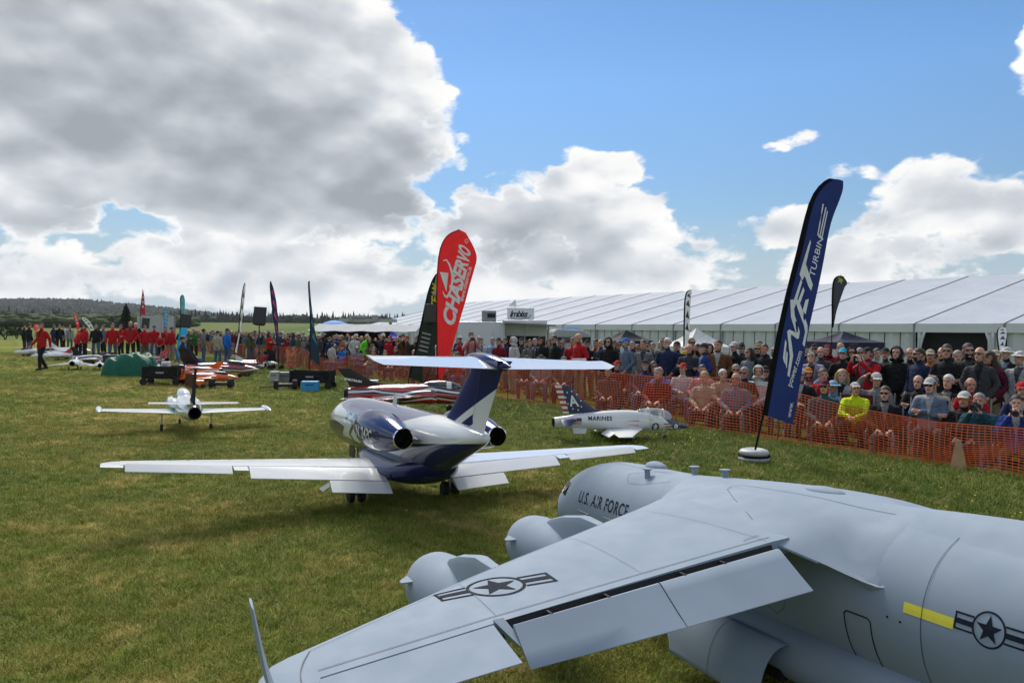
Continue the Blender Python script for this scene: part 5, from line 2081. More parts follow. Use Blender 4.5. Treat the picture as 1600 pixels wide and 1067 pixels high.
def make_stall():
    D = 41.0
    zg = -0.35
    X = lambda px: (px - 800) / FPX * D
    white = pm('stall_awning', (0.36, 0.38, 0.40), 0.8, spec=0.1, var=0.05, scale=1.5)
    dark = pm('stall_shade', (0.03, 0.028, 0.027), 0.9)
    wood = pm('stall_board', (0.13, 0.09, 0.06), 0.7)
    t = thing('food_stall', 'long food stall under a flat white awning with dark open front', 'stall', (X(570), D, zg))
    w = X(655) - X(488)
    Z = lambda py: 1.9 + (513 - py) / FPX * D - zg
    mb = MB()
    mb.grid(lambda a, b: Vector((-w / 2 + w * a, -0.9 + 2.6 * b, Z(517) + (Z(506) - Z(517)) * b - 0.05 * math.sin(PI * a * 4) ** 2)), 16, 2)
    mb.build('awning', white, t, thick=0.03)
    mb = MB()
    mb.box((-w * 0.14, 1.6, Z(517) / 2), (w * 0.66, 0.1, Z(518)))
    mb.build('back_wall', dark, t)  # near-black colour carries the shade inside the stall
    for k in range(5):
        mb = MB()
        mb.box((-w * 0.46 + k * w * 0.155, 0.7, Z(520) / 2), (0.12, 0.1, Z(520)))
        mb.build('post', wood, t)
    mb = MB()
    mb.box((-w * 0.14, 0.2, 0.55), (w * 0.62, 0.5, 1.1))
    mb.build('counter', wood, t)
    # boarded gantry with two signs that rises behind it
    D2 = 62.0
    X2 = lambda px: (px - 800) / FPX * D2
    Z2 = lambda py: 1.9 + (513 - py) / FPX * D2
    t2 = thing('grandstand', 'pale raised platform with two boxy signs above the stall awning', 'platform', (X2(575), D2, 0))
    pale = pm('platform_pale', (0.48, 0.47, 0.43), 0.6)
    mb = MB()
    mb.box((0, 0, (Z2(498) + Z2(503)) / 2), (X2(625) - X2(538), 1.2, Z2(498) - Z2(503)))
    mb.build('deck', pale, t2)
    for a, b, y0, y1 in ((548, 553, 493, 503), (554, 572, 493, 497), (583, 593, 492, 503)):
        mb = MB()
        mb.box((X2((a + b) / 2) - X2(575), -0.7, (Z2(y0) + Z2(y1)) / 2), (X2(b) - X2(a), 0.2, Z2(y0) - Z2(y1)))
        mb.build('sign_box', white, t2, bevel=0.03)
    for px in (542, 575, 610):
        mb = MB()
        mb.box((X2(px) - X2(575), 0, Z2(503) / 2), (0.2, 0.3, Z2(503)))
        mb.build('support', pale, t2)
    # blue parasol and white camper roof
    t3 = thing('parasol', 'light blue round parasol behind the food stall awning', 'parasol', ((523 - 800) / FPX * 46, 46, 0))
    mb = MB()
    mb.lathe([(0.02, 2.38), (0.30, 2.34), (0.62, 2.24), (0.85, 2.10), (0.83, 2.09), (0.02, 2.3)], 'Z', 16)
    mb.build('canopy', cloth('parasol_blue', (0.06, 0.25, 0.62), 0.7, 0.2), t3, smooth=60)
    mb = MB()
    mb.tube([(0, 0, 0), (0, 0, 2.36)], 0.025, 8)
    mb.build('pole', MATS['alloy_frame'], t3)
    D4 = 44.0
    t4 = thing('camper_van', 'white camper with dark roof panel beside the snack trailer', 'camper', ((891 - 800) / FPX * D4, D4, -0.4), rad(8))
    mb = MB()
    prof = [(-1.1, 0.4), (1.1, 0.4), (1.12, 1.3), (0.95, 2.05), (0.55, 2.30), (-0.95, 2.36), (-1.12, 2.2)]
    mb.prism(prof, -0.9, 0.9, 'XZ')
    mb.build('body', white, t4, bevel=0.08)
    mb = MB()
    mb.box((0.0, -0.2, 2.375), (0.95, 0.9, 0.05), rot=Matrix.Rotation(rad(10), 3, 'X'))
    mb.build('roof_panel', pm('solar_blue', (0.02, 0.035, 0.09), 0.15), t4)
    mb = MB()
    mb.box((0.72, -0.9, 1.75), (0.5, 0.03, 0.32))
    mb.box((-0.5, -0.9, 1.75), (0.8, 0.03, 0.32))
    mb.build('window', MATS['tinted_glass'], t4)
    for sx in (-0.7, 0.7):
        mt, mh = MB(), MB()
        wheel(mt, mh, (sx, -0.8, 0.32), 0.32, 0.2)
        mt.build('wheel', MATS['tyre_rubber'], t4)


make_stall()


def make_screen():
    D = 52.0
    X = lambda px: (px - 800) / FPX * D
    Z = lambda py: 1.9 + (511 - py) / FPX * D
    t = thing('screen_wall', 'pale grey boarded screen wall behind the red jacketed crew', 'screen', (X(243), D, 0))
    m = pm('screen_grey', (0.42, 0.43, 0.44), 0.6, var=0.08, scale=1.2, bump=0.05)
    w = X(272) - X(215)
    for k in range(3):
        mb = MB()
        mb.box((-w / 2 + w * (k + 0.5) / 3, 0, Z(494) / 2), (w / 3 - 0.02, 0.12, Z(494)))
        mb.build('panel', m, t)
    for k in (0, 1, 2, 3):
        mb = MB()
        mb.box((-w / 2 + w * k / 3, 0.15, Z(494) / 2), (0.08, 0.08, Z(494)))
        mb.build('post', MATS['alloy_frame'], t)


make_screen()


# ------------------------------------------------------------------ people
def seg_sdf_labels(P, segs):
    """nearest tapered segment for each point -> label index"""
    best = np.full(len(P), 1e9)
    lab = np.zeros(len(P), int)
    for a, b, ra, rb, L in segs:
        a, b = np.array(a), np.array(b)
        ab = b - a
        t = np.clip(((P - a) @ ab) / max(1e-9, ab @ ab), 0, 1)
        d = np.linalg.norm(P - (a + t[:, None] * ab), axis=1) - (ra + (rb - ra) * t)
        m = d < best
        best[m] = d[m]
        lab[m] = L
    return lab


SKIN, TOP, LEGS, SHOE, EYE, LIP, INNER = range(7)
POSES = {}


def build_pose(name, J, head, seated=False, hood=False, skirt=True, shorts=False, child=False):
    """J: joints; one continuous body grown from tapered limbs, voxel-merged, faces given to skin / top / trousers / shoes"""
    mb = MB()
    segs = []

    def limb(a, b, ra, rb, L, flat=1.0):
        a, b = Vector(a), Vector(b)
        n = 7
        pts = [a + (b - a) * (k / (n - 1)) for k in range(n)]
        rs = [ra + (rb - ra) * k / (n - 1) for k in range(n)]
        mb.tube(pts, rs, 10)
        mb.ball(a, ra * 0.99, 10, 6)
        mb.ball(b, rb * 0.99, 10, 6)
        segs.append((tuple(a), tuple(b), ra, rb, L))
    pel, che, nk = Vector(J['pelvis']), Vector(J['chest']), Vector(J['neck'])
    hd, hrot = head
    hd = Vector(hd)
    # trunk as a loft of ellipses from hips to shoulders
    up = (nk - pel).normalized()
    side = (Vector(J['shL']) - Vector(J['shR'])).normalized()
    fr = up.cross(side).normalized()
    rings = []
    stations = [(-0.10, 0.150, 0.118), (0.0, 0.175, 0.130), (0.16, 0.168, 0.128), (0.34, 0.178, 0.130), (0.60, 0.182, 0.130), (0.78, 0.176, 0.120), (0.88, 0.150, 0.100), (0.96, 0.085, 0.075), (1.02, 0.062, 0.062)]
    if seated:
        stations[0] = (-0.16, 0.15, 0.12)
    Lh = (nk - pel).length
    bend = Vector(J.get('bend', (0, 0, 0)))
    for f, a, b in stations:
        c = pel + up * (Lh * f) + bend * math.sin(PI * max(0, min(1, f)))
        rings.append([c + side * (a * math.cos(2 * PI * k / 18)) + fr * (b * math.sin(2 * PI * k / 18)) for k in range(18)])
    mb.loft(rings)
    for f0, f1, r0, r1 in ((-0.14, 0.3, 0.15, 0.145), (0.3, 0.95, 0.145, 0.12)):
        for s in (-0.05, 0.05):
            segs.append((tuple(pel + up * Lh * f0 + side * s), tuple(pel + up * Lh * f1 + side * s), r0, r1, TOP))
    # neck and head
    limb(nk - up * 0.04, hd - Vector((0, 0, 0.07)), 0.058, 0.052, SKIN)
    H = Matrix(hrot.to_3x3()) if hasattr(hrot, 'to_3x3') else hrot
    q = lambda x, y, z: hd + H @ Vector((x, y, z))
    mb.ball(q(0, 0.010, 0.035), (0.076, 0.096, 0.092), 18, 14, rot=H)
    mb.ball(q(0, -0.028, -0.045), (0.058, 0.064, 0.072), 14, 10, rot=H)
    mb.tube([q(0, -0.084, 0.020), q(0, -0.104, -0.018), q(0, -0.092, -0.030)], [0.011, 0.017, 0.012], 8)
    mb.ball(q(0, -0.078, -0.092), (0.026, 0.022, 0.02), 8, 6, rot=H)
    mb.tube([q(-0.05, -0.074, 0.040), q(0, -0.088, 0.044), q(0.05, -0.074, 0.040)], 0.012, 8)
    for s in (-1, 1):
        mb.ball(q(0.078 * s, 0.012, -0.002), (0.012, 0.024, 0.034), 8, 6, rot=H)
    segs.append((tuple(q(0, 0, 0.03)), tuple(q(0, -0.02, -0.06)), 0.09, 0.07, SKIN))
    # arms with five-fingered hands
    for S_, sgn in (('L', 1), ('R', -1)):
        sh, elb, wr = Vector(J['sh' + S_]), Vector(J['el' + S_]), Vector(J['wr' + S_])
        shd = sh - up * 0.055 + (nk - sh) * 0.06
        limb(nk - up * 0.07 + side * 0.04 * sgn, shd, 0.060, 0.072, TOP)
        limb(shd, elb, 0.074, 0.056, TOP)
        limb(elb, wr, 0.056, 0.042, TOP)
        d = Vector(J.get('hd' + S_, (wr - elb).normalized()))
        d.normalize()
        pn = Vector(J.get('pn' + S_, (0, -1, 0)))          # palm normal
        sd = d.cross(pn).normalized()
        limb(wr, wr + d * 0.05, 0.028, 0.026, SKIN)
        palm = wr + d * 0.095
        for o in (-0.022, -0.008, 0.008, 0.022):
            limb(wr + d * 0.045 + sd * o * 0.7, wr + d * 0.115 + sd * o, 0.015, 0.012, SKIN)
        for o, ln in ((-0.026, 0.046), (-0.009, 0.062), (0.009, 0.067), (0.026, 0.058)):
            b0 = wr + d * 0.12 + sd * o
            b1 = b0 + (d * 0.75 + pn * 0.5) * ln * 0.55
            b2 = b1 + (d * 0.35 + pn * 0.85) * ln * 0.5
            limb(b0, b1, 0.012, 0.0105, SKIN)
            limb(b1, b2, 0.0105, 0.009, SKIN)
        t0 = wr + d * 0.05 + sd * 0.03 * sgn
        t1 = t0 + (d * 0.5 + sd * 0.7 * sgn + pn * 0.4) * 0.045
        limb(t0, t1, 0.014, 0.012, SKIN)
        limb(t1, t1 + (d * 0.8 + pn * 0.5) * 0.03, 0.012, 0.010, SKIN)
        # legs
        hp, kn, an, to = Vector(J['hp' + S_]), Vector(J['kn' + S_]), Vector(J['an' + S_]), Vector(J['to' + S_])
        limb(hp, kn, 0.098, 0.070, LEGS)
        if shorts:
            limb(kn, an, 0.058, 0.042, SKIN)
        else:
            limb(kn, an, 0.070, 0.056, LEGS)
        ft = (to - an)
        ft.z = 0
        limb(Vector((an.x, an.y, an.z - 0.035)) - ft.normalized() * 0.04, Vector((to.x, to.y, an.z - 0.045)), 0.046, 0.040, SHOE)
    segs.append((tuple(pel + up * 0.0 + side * 0.05), tuple(pel - Vector((0, 0, 0.06)) + side * 0.05), 0.12, 0.12, LEGS if not skirt else TOP))
    me0 = mb.mesh('body0', None, fix=True)
    o = bpy.data.objects.new('body0', me0)
    COL.objects.link(o)
    md = o.modifiers.new('r', 'REMESH')
    md.mode = 'VOXEL'
    md.voxel_size = 0.0125
    ms = o.modifiers.new('s', 'SMOOTH')
    ms.factor = 0.5
    ms.iterations = 2
    dg = bpy.context.evaluated_depsgraph_get()
    me = bpy.data.meshes.new_from_object(o.evaluated_get(dg))
    bpy.data.objects.remove(o)
    me.name = 'person_' + name
    n = len(me.polygons)
    ctr = np.zeros(n * 3)
    me.polygons.foreach_get('center', ctr)
    ctr = ctr.reshape(-1, 3)
    lab = seg_sdf_labels(ctr, segs)
    Hi = np.array(H.transposed())
    loc = (ctr - np.array(hd)) @ Hi.T
    for s in (-1, 1):
        e = np.linalg.norm((loc - np.array((0.032 * s, -0.082, 0.014))) * np.array((0.75, 1, 1.2)), axis=1) < 0.0135
        lab[e & (lab == SKIN)] = EYE
    lip = (np.abs(loc[:, 0]) < 0.024) & (np.abs(loc[:, 2] + 0.058) < 0.008) & (loc[:, 1] < -0.06)
    lab[lip & (lab == SKIN)] = LIP
    # opening of the jacket down the front
    T = (ctr - np.array(pel)) @ np.array([side, fr, up]).T
    hgt = T[:, 2] / Lh
    wid = 0.012 + 0.055 * np.clip((hgt - 0.45) / 0.5, 0, 1)
    lab[(lab == TOP) & (T[:, 1] * np.sign(-(np.array(fr)[1]) or 1) > 0.03) & (np.abs(T[:, 0]) < wid) & (hgt > -0.12) & (hgt < 1.0)] = INNER
    me.polygons.foreach_set('material_index', lab.astype(np.int32))
    me.polygons.foreach_set('use_smooth', [True] * n)
    for i in range(7):
        me.materials.append(None)
    me.update()
    M = Matrix.Translation(hd) @ H.to_4x4()
    POSES[name] = dict(mesh=me, head=M, wrL=Vector(J['wrL']), wrR=Vector(J['wrR']), top=hd.z + 0.13)


def stand(**k):
    J = dict(pelvis=(0, 0.01, 0.97), chest=(0, 0, 1.28), neck=(0, 0.02, 1.47),
             shL=(0.185, 0.02, 1.42), shR=(-0.185, 0.02, 1.42), elL=(0.245, 0.05, 1.14), elR=(-0.245, 0.05, 1.14), wrL=(0.25, -0.05, 0.90), wrR=(-0.25, -0.05, 0.90),
             pnL=(-1, 0, 0), pnR=(1, 0, 0),
             hpL=(0.095, 0, 0.92), hpR=(-0.095, 0, 0.92), knL=(0.115, -0.02, 0.50), knR=(-0.115, -0.02, 0.50), anL=(0.125, 0.03, 0.09), anR=(-0.125, 0.03, 0.09), toL=(0.165, -0.13, 0.04), toR=(-0.165, -0.13, 0.04))
    J.update(k)
    return J


def sit(low=False, **k):
    zs = 0.25 if low else 0.42
    kf = -0.46
    J = dict(pelvis=(0, 0.06, zs + 0.11), chest=(0, 0.13, zs + 0.42), neck=(0, 0.15, zs + 0.62),
             shL=(0.185, 0.14, zs + 0.57), shR=(-0.185, 0.14, zs + 0.57), elL=(0.25, 0.05, zs + 0.31), elR=(-0.25, 0.05, zs + 0.31), wrL=(0.11, -0.20, zs + 0.22), wrR=(-0.11, -0.20, zs + 0.22),
             pnL=(0, 0, -1), pnR=(0, 0, -1),
             hpL=(0.10, 0.03, zs + 0.07), hpR=(-0.10, 0.03, zs + 0.07), knL=(0.16, kf + 0.05, zs + 0.09), knR=(-0.15, kf + 0.05, zs + 0.09), anL=(0.17, kf - (0.18 if low else 0.0), 0.09), anR=(-0.15, kf - (0.10 if low else -0.04), 0.09),
             toL=(0.19, kf - 0.18 - (0.18 if low else 0), 0.04), toR=(-0.18, kf - 0.12 - (0.10 if low else 0), 0.04))
    J.update(k)
    return J


def hrot(yaw=0, pitch=0, roll=0):
    return Matrix.Rotation(rad(yaw), 3, 'Z') @ Matrix.Rotation(rad(pitch), 3, 'X') @ Matrix.Rotation(rad(roll), 3, 'Y')


HS = (0, -0.012, 1.625)
build_pose('stand', stand(), (HS, hrot(12)))
build_pose('relaxed', stand(elL=(0.27, 0.06, 1.15), wrL=(0.17, -0.10, 0.96), elR=(-0.27, 0.06, 1.15), wrR=(-0.17, -0.10, 0.96), anL=(0.15, 0.0, 0.09), toL=(0.22, -0.15, 0.04)), (HS, hrot(-18, -4)))
build_pose('crossed', stand(elL=(0.25, -0.04, 1.14), elR=(-0.25, -0.04, 1.14), wrL=(-0.09, -0.19, 1.20), wrR=(0.10, -0.17, 1.15), hdL=(-1, 0.1, 0.1), hdR=(1, 0.15, 0.05), pnL=(0, 1, 0), pnR=(0, 1, 0)), (HS, hrot(6, -3)))
build_pose('filming', stand(elL=(0.27, -0.16, 1.23), elR=(-0.27, -0.16, 1.23), wrL=(0.10, -0.30, 1.46), wrR=(-0.10, -0.30, 1.46), hdL=(-0.3, -0.1, 1), hdR=(0.3, -0.1, 1), pnL=(-1, 0, 0), pnR=(1, 0, 0)), (HS, hrot(0, 0)))
build_pose('shading', stand(elR=(-0.36, -0.12, 1.44), wrR=(-0.16, -0.17, 1.64), hdR=(1, -0.15, 0.25), pnR=(0, 0, -1)), (HS, hrot(15, 4)))
build_pose('walking', stand(knL=(0.10, -0.16, 0.51), anL=(0.10, -0.16, 0.12), toL=(0.12, -0.31, 0.05), knR=(-0.10, 0.04, 0.49), anR=(-0.10, 0.27, 0.14), toR=(-0.11, 0.13, 0.03), wrL=(0.27, 0.12, 0.90), elL=(0.25, 0.12, 1.14), wrR=(-0.27, -0.18, 0.93)), (HS, hrot(35, -12)))
build_pose('stooping', stand(pelvis=(0, 0.08, 0.93), neck=(0, -0.22, 1.32), chest=(0, -0.1, 1.15), shL=(0.185, -0.19, 1.28), shR=(-0.185, -0.19, 1.28), elL=(0.22, -0.33, 1.05), elR=(-0.22, -0.33, 1.05), wrL=(0.12, -0.50, 0.95), wrR=(-0.12, -0.50, 0.95)), ((0, -0.31, 1.42), hrot(5, -28)))
build_pose('seated', sit(), ((0, 0.115, 1.195), hrot(14)))
build_pose('lounging', sit(True), ((0, 0.115, 1.025), hrot(-12)))
build_pose('seated_crossed', sit(elL=(0.25, 0.06, 0.76), elR=(-0.25, 0.06, 0.76), wrL=(-0.09, -0.07, 0.80), wrR=(0.10, -0.05, 0.75), hdL=(-1, 0.1, 0.1), hdR=(1, 0.15, 0), pnL=(0, 1, 0), pnR=(0, 1, 0)), ((0, 0.115, 1.195), hrot(-10, 3)))
build_pose('seated_camera', sit(True, elL=(0.24, -0.08, 0.59), elR=(-0.24, -0.08, 0.59), wrL=(0.075, -0.17, 0.84), wrR=(-0.085, -0.15, 0.84), hdL=(-0.35, -0.4, 0.9), hdR=(0.35, -0.4, 0.9), pnL=(-1, 0, 0), pnR=(1, 0, 0)), ((0, 0.085, 1.015), hrot(0, -3)))
build_pose('seated_shading', sit(elR=(-0.34, 0.0, 1.02), wrR=(-0.17, -0.10, 1.24), hdR=(0.6, -0.2, 0.6), pnR=(0, 0, -1)), ((0, 0.115, 1.195), hrot(18, 8)))


build_pose('seated_relaxed', sit(elL=(0.29, 0.10, 0.72), elR=(-0.24, 0.02, 0.72), wrL=(0.30, -0.16, 0.66), wrR=(-0.02, -0.16, 0.70), knL=(0.20, -0.42, 0.52), anL=(0.24, -0.52, 0.09), toL=(0.28, -0.70, 0.04)), ((0.02, 0.105, 1.195), hrot(-22, -4)))
build_pose('seated_leaning', sit(pelvis=(0, 0.02, 0.53), chest=(0, -0.04, 0.82), neck=(0.02, -0.12, 1.00), shL=(0.20, -0.09, 0.95), shR=(-0.165, -0.11, 0.95), elL=(0.22, -0.28, 0.70), elR=(-0.20, -0.30, 0.70), wrL=(0.07, -0.46, 0.66), wrR=(-0.05, -0.47, 0.67)), ((0.02, -0.18, 1.13), hrot(20, -6)))


# headwear, hair, glasses in head coordinates (face towards -Y)
def shell(rx, ry, rz, cz, cut_fn, th=0.0, n=22, m=14):
    mb = MB()
    vs, idx = [], {}
    for j in range(m + 1):
        t = PI * j / m
        for k in range(n):
            w = 2 * PI * k / n
            vs.append(Vector((math.sin(t) * math.cos(w) * rx, math.sin(t) * math.sin(w) * ry + 0.012, math.cos(t) * rz + cz)))
    fs = []
    for j in range(m):
        for k in range(n):
            q = (j * n + k, j * n + (k + 1) % n, (j + 1) * n + (k + 1) % n, (j + 1) * n + k)
            c = sum((vs[i] for i in q), Vector()) / 4
            if cut_fn(c):
                fs.append(q)
    mb.add(vs, fs)
    return mb


def acc_mesh(name, mb, smooth=60):
    bm = bmesh.new()
    me = mb.mesh(name, None, smooth)
    bm.from_mesh(me)
    lo = [v for v in bm.verts if not v.link_faces]
    bmesh.ops.delete(bm, geom=lo, context='VERTS')
    bm.to_mesh(me)
    bm.free()
    me.materials.clear()
    me.materials.append(None)
    return me


ACC = {}
ACC['hair_short'] = acc_mesh('hair_short', shell(0.086, 0.106, 0.104, 0.035, lambda c: c.z > 0.075 - 0.55 * max(0, c.y + 0.03) - 0.02 * (abs(c.x) > 0.06) and (c.y > -0.075 or c.z > 0.085)))
ACC['hair_fringe'] = acc_mesh('hair_fringe', shell(0.087, 0.106, 0.098, 0.03, lambda c: -0.05 < c.z < 0.075 and c.y > -0.015 and (abs(c.x) > 0.05 or c.y > 0.04)))
ACC['hair_long'] = acc_mesh('hair_long', shell(0.094, 0.112, 0.105, 0.035, lambda c: c.z > 0.08 - 0.9 * max(0, c.y + 0.06)).tube([(0.07, 0.03, 0.05), (0.085, 0.035, -0.05), (0.085, 0.05, -0.16), (0.07, 0.05, -0.23)], [0.04, 0.045, 0.04, 0.015], 8).tube([(-0.07, 0.03, 0.05), (-0.085, 0.035, -0.05), (-0.085, 0.05, -0.16), (-0.07, 0.05, -0.23)], [0.04, 0.045, 0.04, 0.015], 8).tube([(0, 0.085, 0.03), (0, 0.10, -0.08), (0, 0.095, -0.22)], [0.06, 0.075, 0.03], 8))
_cap = shell(0.085, 0.105, 0.094, 0.045, lambda c: c.z > 0.060 - 0.10 * max(0, c.y))
_cap.loft([[(0.070 * math.cos(PI * (1 + k / 10)), -0.055 + 0.055 * math.sin(PI * (1 + k / 10)), 0.066 - 0.0) for k in range(11)], [(0.068 * math.cos(PI * (1 + k / 10)), -0.085 + 0.095 * math.sin(PI * (1 + k / 10)), 0.052 - 0.012 * abs(math.cos(PI * k / 10))) for k in range(11)]], closed=False)
ACC['cap'] = acc_mesh('cap', _cap, 40)
_hat = shell(0.088, 0.108, 0.088, 0.045, lambda c: c.z > 0.058)
_hat.loft([[(rx * math.cos(2 * PI * k / 20), 0.012 + rx * 1.15 * math.sin(2 * PI * k / 20), z) for k in range(20)] for rx, z in ((0.090, 0.062), (0.12, 0.050), (0.145, 0.038))], cap0=False, cap1=False)
ACC['sun_hat'] = acc_mesh('sun_hat', _hat, 40)
_bn = shell(0.090, 0.110, 0.112, 0.038, lambda c: c.z > 0.045 - 0.35 * max(0, c.y))
ACC['beanie'] = acc_mesh('beanie', _bn)
_hd = shell(0.108, 0.124, 0.128, 0.02, lambda c: c.y > -0.055 or c.z > 0.09)
_hd.tube([(0, 0.03, -0.13), (0, 0.05, -0.06)], [0.13, 0.09], 12)
ACC['hood'] = acc_mesh('hood', _hd)
_g = MB()
for s in (-1, 1):
    _g.loft([[((0.034 + 0.027 * math.cos(2 * PI * k / 12)) * s, -0.098 + 0.012 * abs(0.034 + 0.027 * math.cos(2 * PI * k / 12)) / 0.06 + d, 0.014 + 0.019 * math.sin(2 * PI * k / 12)) for k in range(12)] for d in (0, 0.008)])
    _g.box((0.076 * s, -0.035, 0.02), (0.005, 0.10, 0.010))
_g.box((0, -0.101, 0.022), (0.02, 0.006, 0.008))
ACC['sunglasses'] = acc_mesh('sunglasses', _g)
_b = shell(0.070, 0.074, 0.086, -0.040, lambda c: c.z < -0.035 and c.y < 0.0 and not (abs(c.x) < 0.022 and c.z > -0.062))
for i_ in range(len(_b.v)):
    v = _b.v[i_]
    _b.v[i_] = (v[0], v[1] - 0.036, v[2])
ACC['beard'] = acc_mesh('beard', _b)
_pk = MB()
for s in (-1, 1):
    _pk.tube([(0.11 * s, 0.13, 1.44), (0.115 * s, -0.02, 1.475), (0.115 * s, -0.135, 1.36), (0.125 * s, -0.125, 1.10), (0.15 * s, 0.10, 1.0)], 0.016, 6, flat=1.6)
_pk.box((0, 0.22, 1.22), (0.30, 0.17, 0.44), taper=0.85)
ACC['backpack'] = acc_mesh('backpack', _pk)


CLOTH_RGB = {
    'red': (0.46, 0.012, 0.018), 'dark red': (0.20, 0.012, 0.018), 'burgundy': (0.11, 0.012, 0.03), 'navy': (0.018, 0.028, 0.075), 'black': (0.014, 0.014, 0.016), 'charcoal': (0.048, 0.050, 0.055),
    'grey': (0.18, 0.185, 0.19), 'light grey': (0.33, 0.34, 0.35), 'white': (0.54, 0.54, 0.53), 'beige': (0.42, 0.36, 0.27), 'brown': (0.15, 0.062, 0.028), 'orange': (0.56, 0.19, 0.015),
    'yellow': (0.62, 0.42, 0.02), 'neon yellow': (0.62, 0.80, 0.02), 'neon green': (0.16, 0.80, 0.03), 'green': (0.04, 0.14, 0.05), 'olive': (0.11, 0.11, 0.055), 'teal': (0.015, 0.075, 0.095),
    'blue': (0.018, 0.05, 0.24), 'bright blue': (0.015, 0.15, 0.56), 'light blue': (0.26, 0.42, 0.60), 'blue grey': (0.12, 0.17, 0.24), 'pink': (0.58, 0.26, 0.26), 'lilac': (0.36, 0.32, 0.46), 'cyan': (0.03, 0.40, 0.62), 'denim': (0.07, 0.12, 0.22), 'sand': (0.30, 0.24, 0.16), 'tan': (0.26, 0.19, 0.10)}
SKINS = [pm('skin_%s' % k, c, 0.55, var=0.06, scale=20, spec=0.35) for k, c in (('a', (0.52, 0.285, 0.20)), ('b', (0.46, 0.235, 0.16)), ('c', (0.56, 0.33, 0.24)), ('d', (0.34, 0.165, 0.105)))]
HAIRC = {'dark': (0.012, 0.009, 0.007), 'brown': (0.045, 0.024, 0.012), 'grey': (0.22, 0.215, 0.21), 'white': (0.58, 0.57, 0.54), 'blond': (0.38, 0.25, 0.10)}
M_EYE = pm('eye_dark', (0.02, 0.018, 0.016), 0.3)
M_LIP = pm('lip', (0.32, 0.11, 0.09), 0.5)
M_SHOE = pm('shoe_dark', (0.02, 0.02, 0.022), 0.6)
M_LENS = pm('sunglass_lens', (0.006, 0.006, 0.007), 0.12)
M_LENS2 = pm('orange_lens', (0.65, 0.22, 0.03), 0.12, metal=0.6)


def cmat(c):
    return cloth('fabric_' + c.replace(' ', '_'), CLOTH_RGB[c], 0.85, 1.0, 11.0)


def hmat(c):
    return pm('hair_' + c, HAIRC[c], 0.6, var=0.3, scale=60, bump=0.5, bscale=90)


PEOPLE = []
LABELS = set()


def child_of(root, name, me, mat, M):
    o = bpy.data.objects.new(name, me)
    COL.objects.link(o)
    o.parent = root
    o.matrix_local = M
    o.material_slots[0].link = 'OBJECT'
    o.material_slots[0].material = mat
    return o


def person(pos, face, pose, label, top='black', legs='denim', hat=None, hatc='black', hair='brown', hairstyle='hair_short', glasses=False, beard=False, scale=1.0, group='spectators behind the orange fence', skin=0, pack=False, hood=False, jac='jacket', inner=None):
    P = POSES[pose]
    o = bpy.data.objects.new('person', P['mesh'])
    COL.objects.link(o)
    o.location = pos
    o.rotation_euler = (0, 0, face)
    gi_ = rnd.uniform(0.92, 1.10)                  # slight and stout builds
    o.scale = (scale * gi_, scale * (0.3 + 0.7 * gi_), scale)
    for i, m in enumerate((SKINS[skin], cmat(top), cmat(legs), M_SHOE, M_EYE, M_LIP, cmat(inner or rnd.choices((top, 'charcoal', 'grey', 'black', 'light grey', 'blue grey'), (7, 2, 1, 2, 0.6, 1))[0]))):
        o.material_slots[i].link = 'OBJECT'
        o.material_slots[i].material = m
    Hm = P['head']
    if hood:
        child_of(o, 'hood', ACC['hood'], cmat(top), Hm)
    elif hat:
        child_of(o, hat, ACC[hat], cmat(hatc), Hm)
        if hairstyle != 'bald' and hat == 'cap':
            child_of(o, 'hair', ACC['hair_long' if hairstyle == 'hair_long' else 'hair_fringe'], hmat(hair), Hm)
    elif hairstyle != 'bald':
        child_of(o, 'hair', ACC[hairstyle], hmat(hair), Hm)
    if glasses:
        child_of(o, 'sunglasses', ACC['sunglasses'], M_LENS2 if glasses == 'orange' else M_LENS, Hm)
    if beard:
        child_of(o, 'beard', ACC['beard'], hmat(hair), Hm)
    if pack:
        child_of(o, 'backpack', ACC['backpack'], cmat('charcoal'), Matrix.Identity(4))
    n = label
    tag(o, n, 'person', group)
    PEOPLE.append(o)
    return o


POSEWORD = {'stand': 'standing', 'relaxed': 'hands low', 'crossed': 'arms crossed', 'filming': 'holding a phone up', 'shading': 'shading the eyes', 'walking': 'walking', 'stooping': 'bending forward',
            'seated': 'seated', 'lounging': 'low seated', 'seated_crossed': 'seated arms crossed', 'seated_camera': 'seated aiming a camera', 'seated_shading': 'seated with hand raised', 'seated_relaxed': 'seated, one arm out', 'seated_leaning': 'seated leaning forward'}


def zone(px):
    for lim, s in ((440, 'near the navy and pink flag'), (500, 'by the thin dark flag'), (560, 'left before the food stall'), (620, 'before the food stall'), (680, 'behind the dark green flag'), (760, 'behind the red teardrop flag'),
                   (830, 'below the snack trailer'), (880, 'right of the snack trailer'), (940, 'by the wooden fence post'), (1010, 'before the charcoal gazebo'), (1060, 'left of the white gazebo'), (1110, 'before the white gazebo'),
                   (1160, 'right of the white gazebo'), (1230, 'beside the tall navy flag'), (1320, 'before the navy gazebo'), (1400, 'right of the navy gazebo'), (1470, 'left of the marquee entrance'), (1540, 'before the marquee entrance'), (9999, 'at the far end of the fence')):
        if px < lim:
            return s


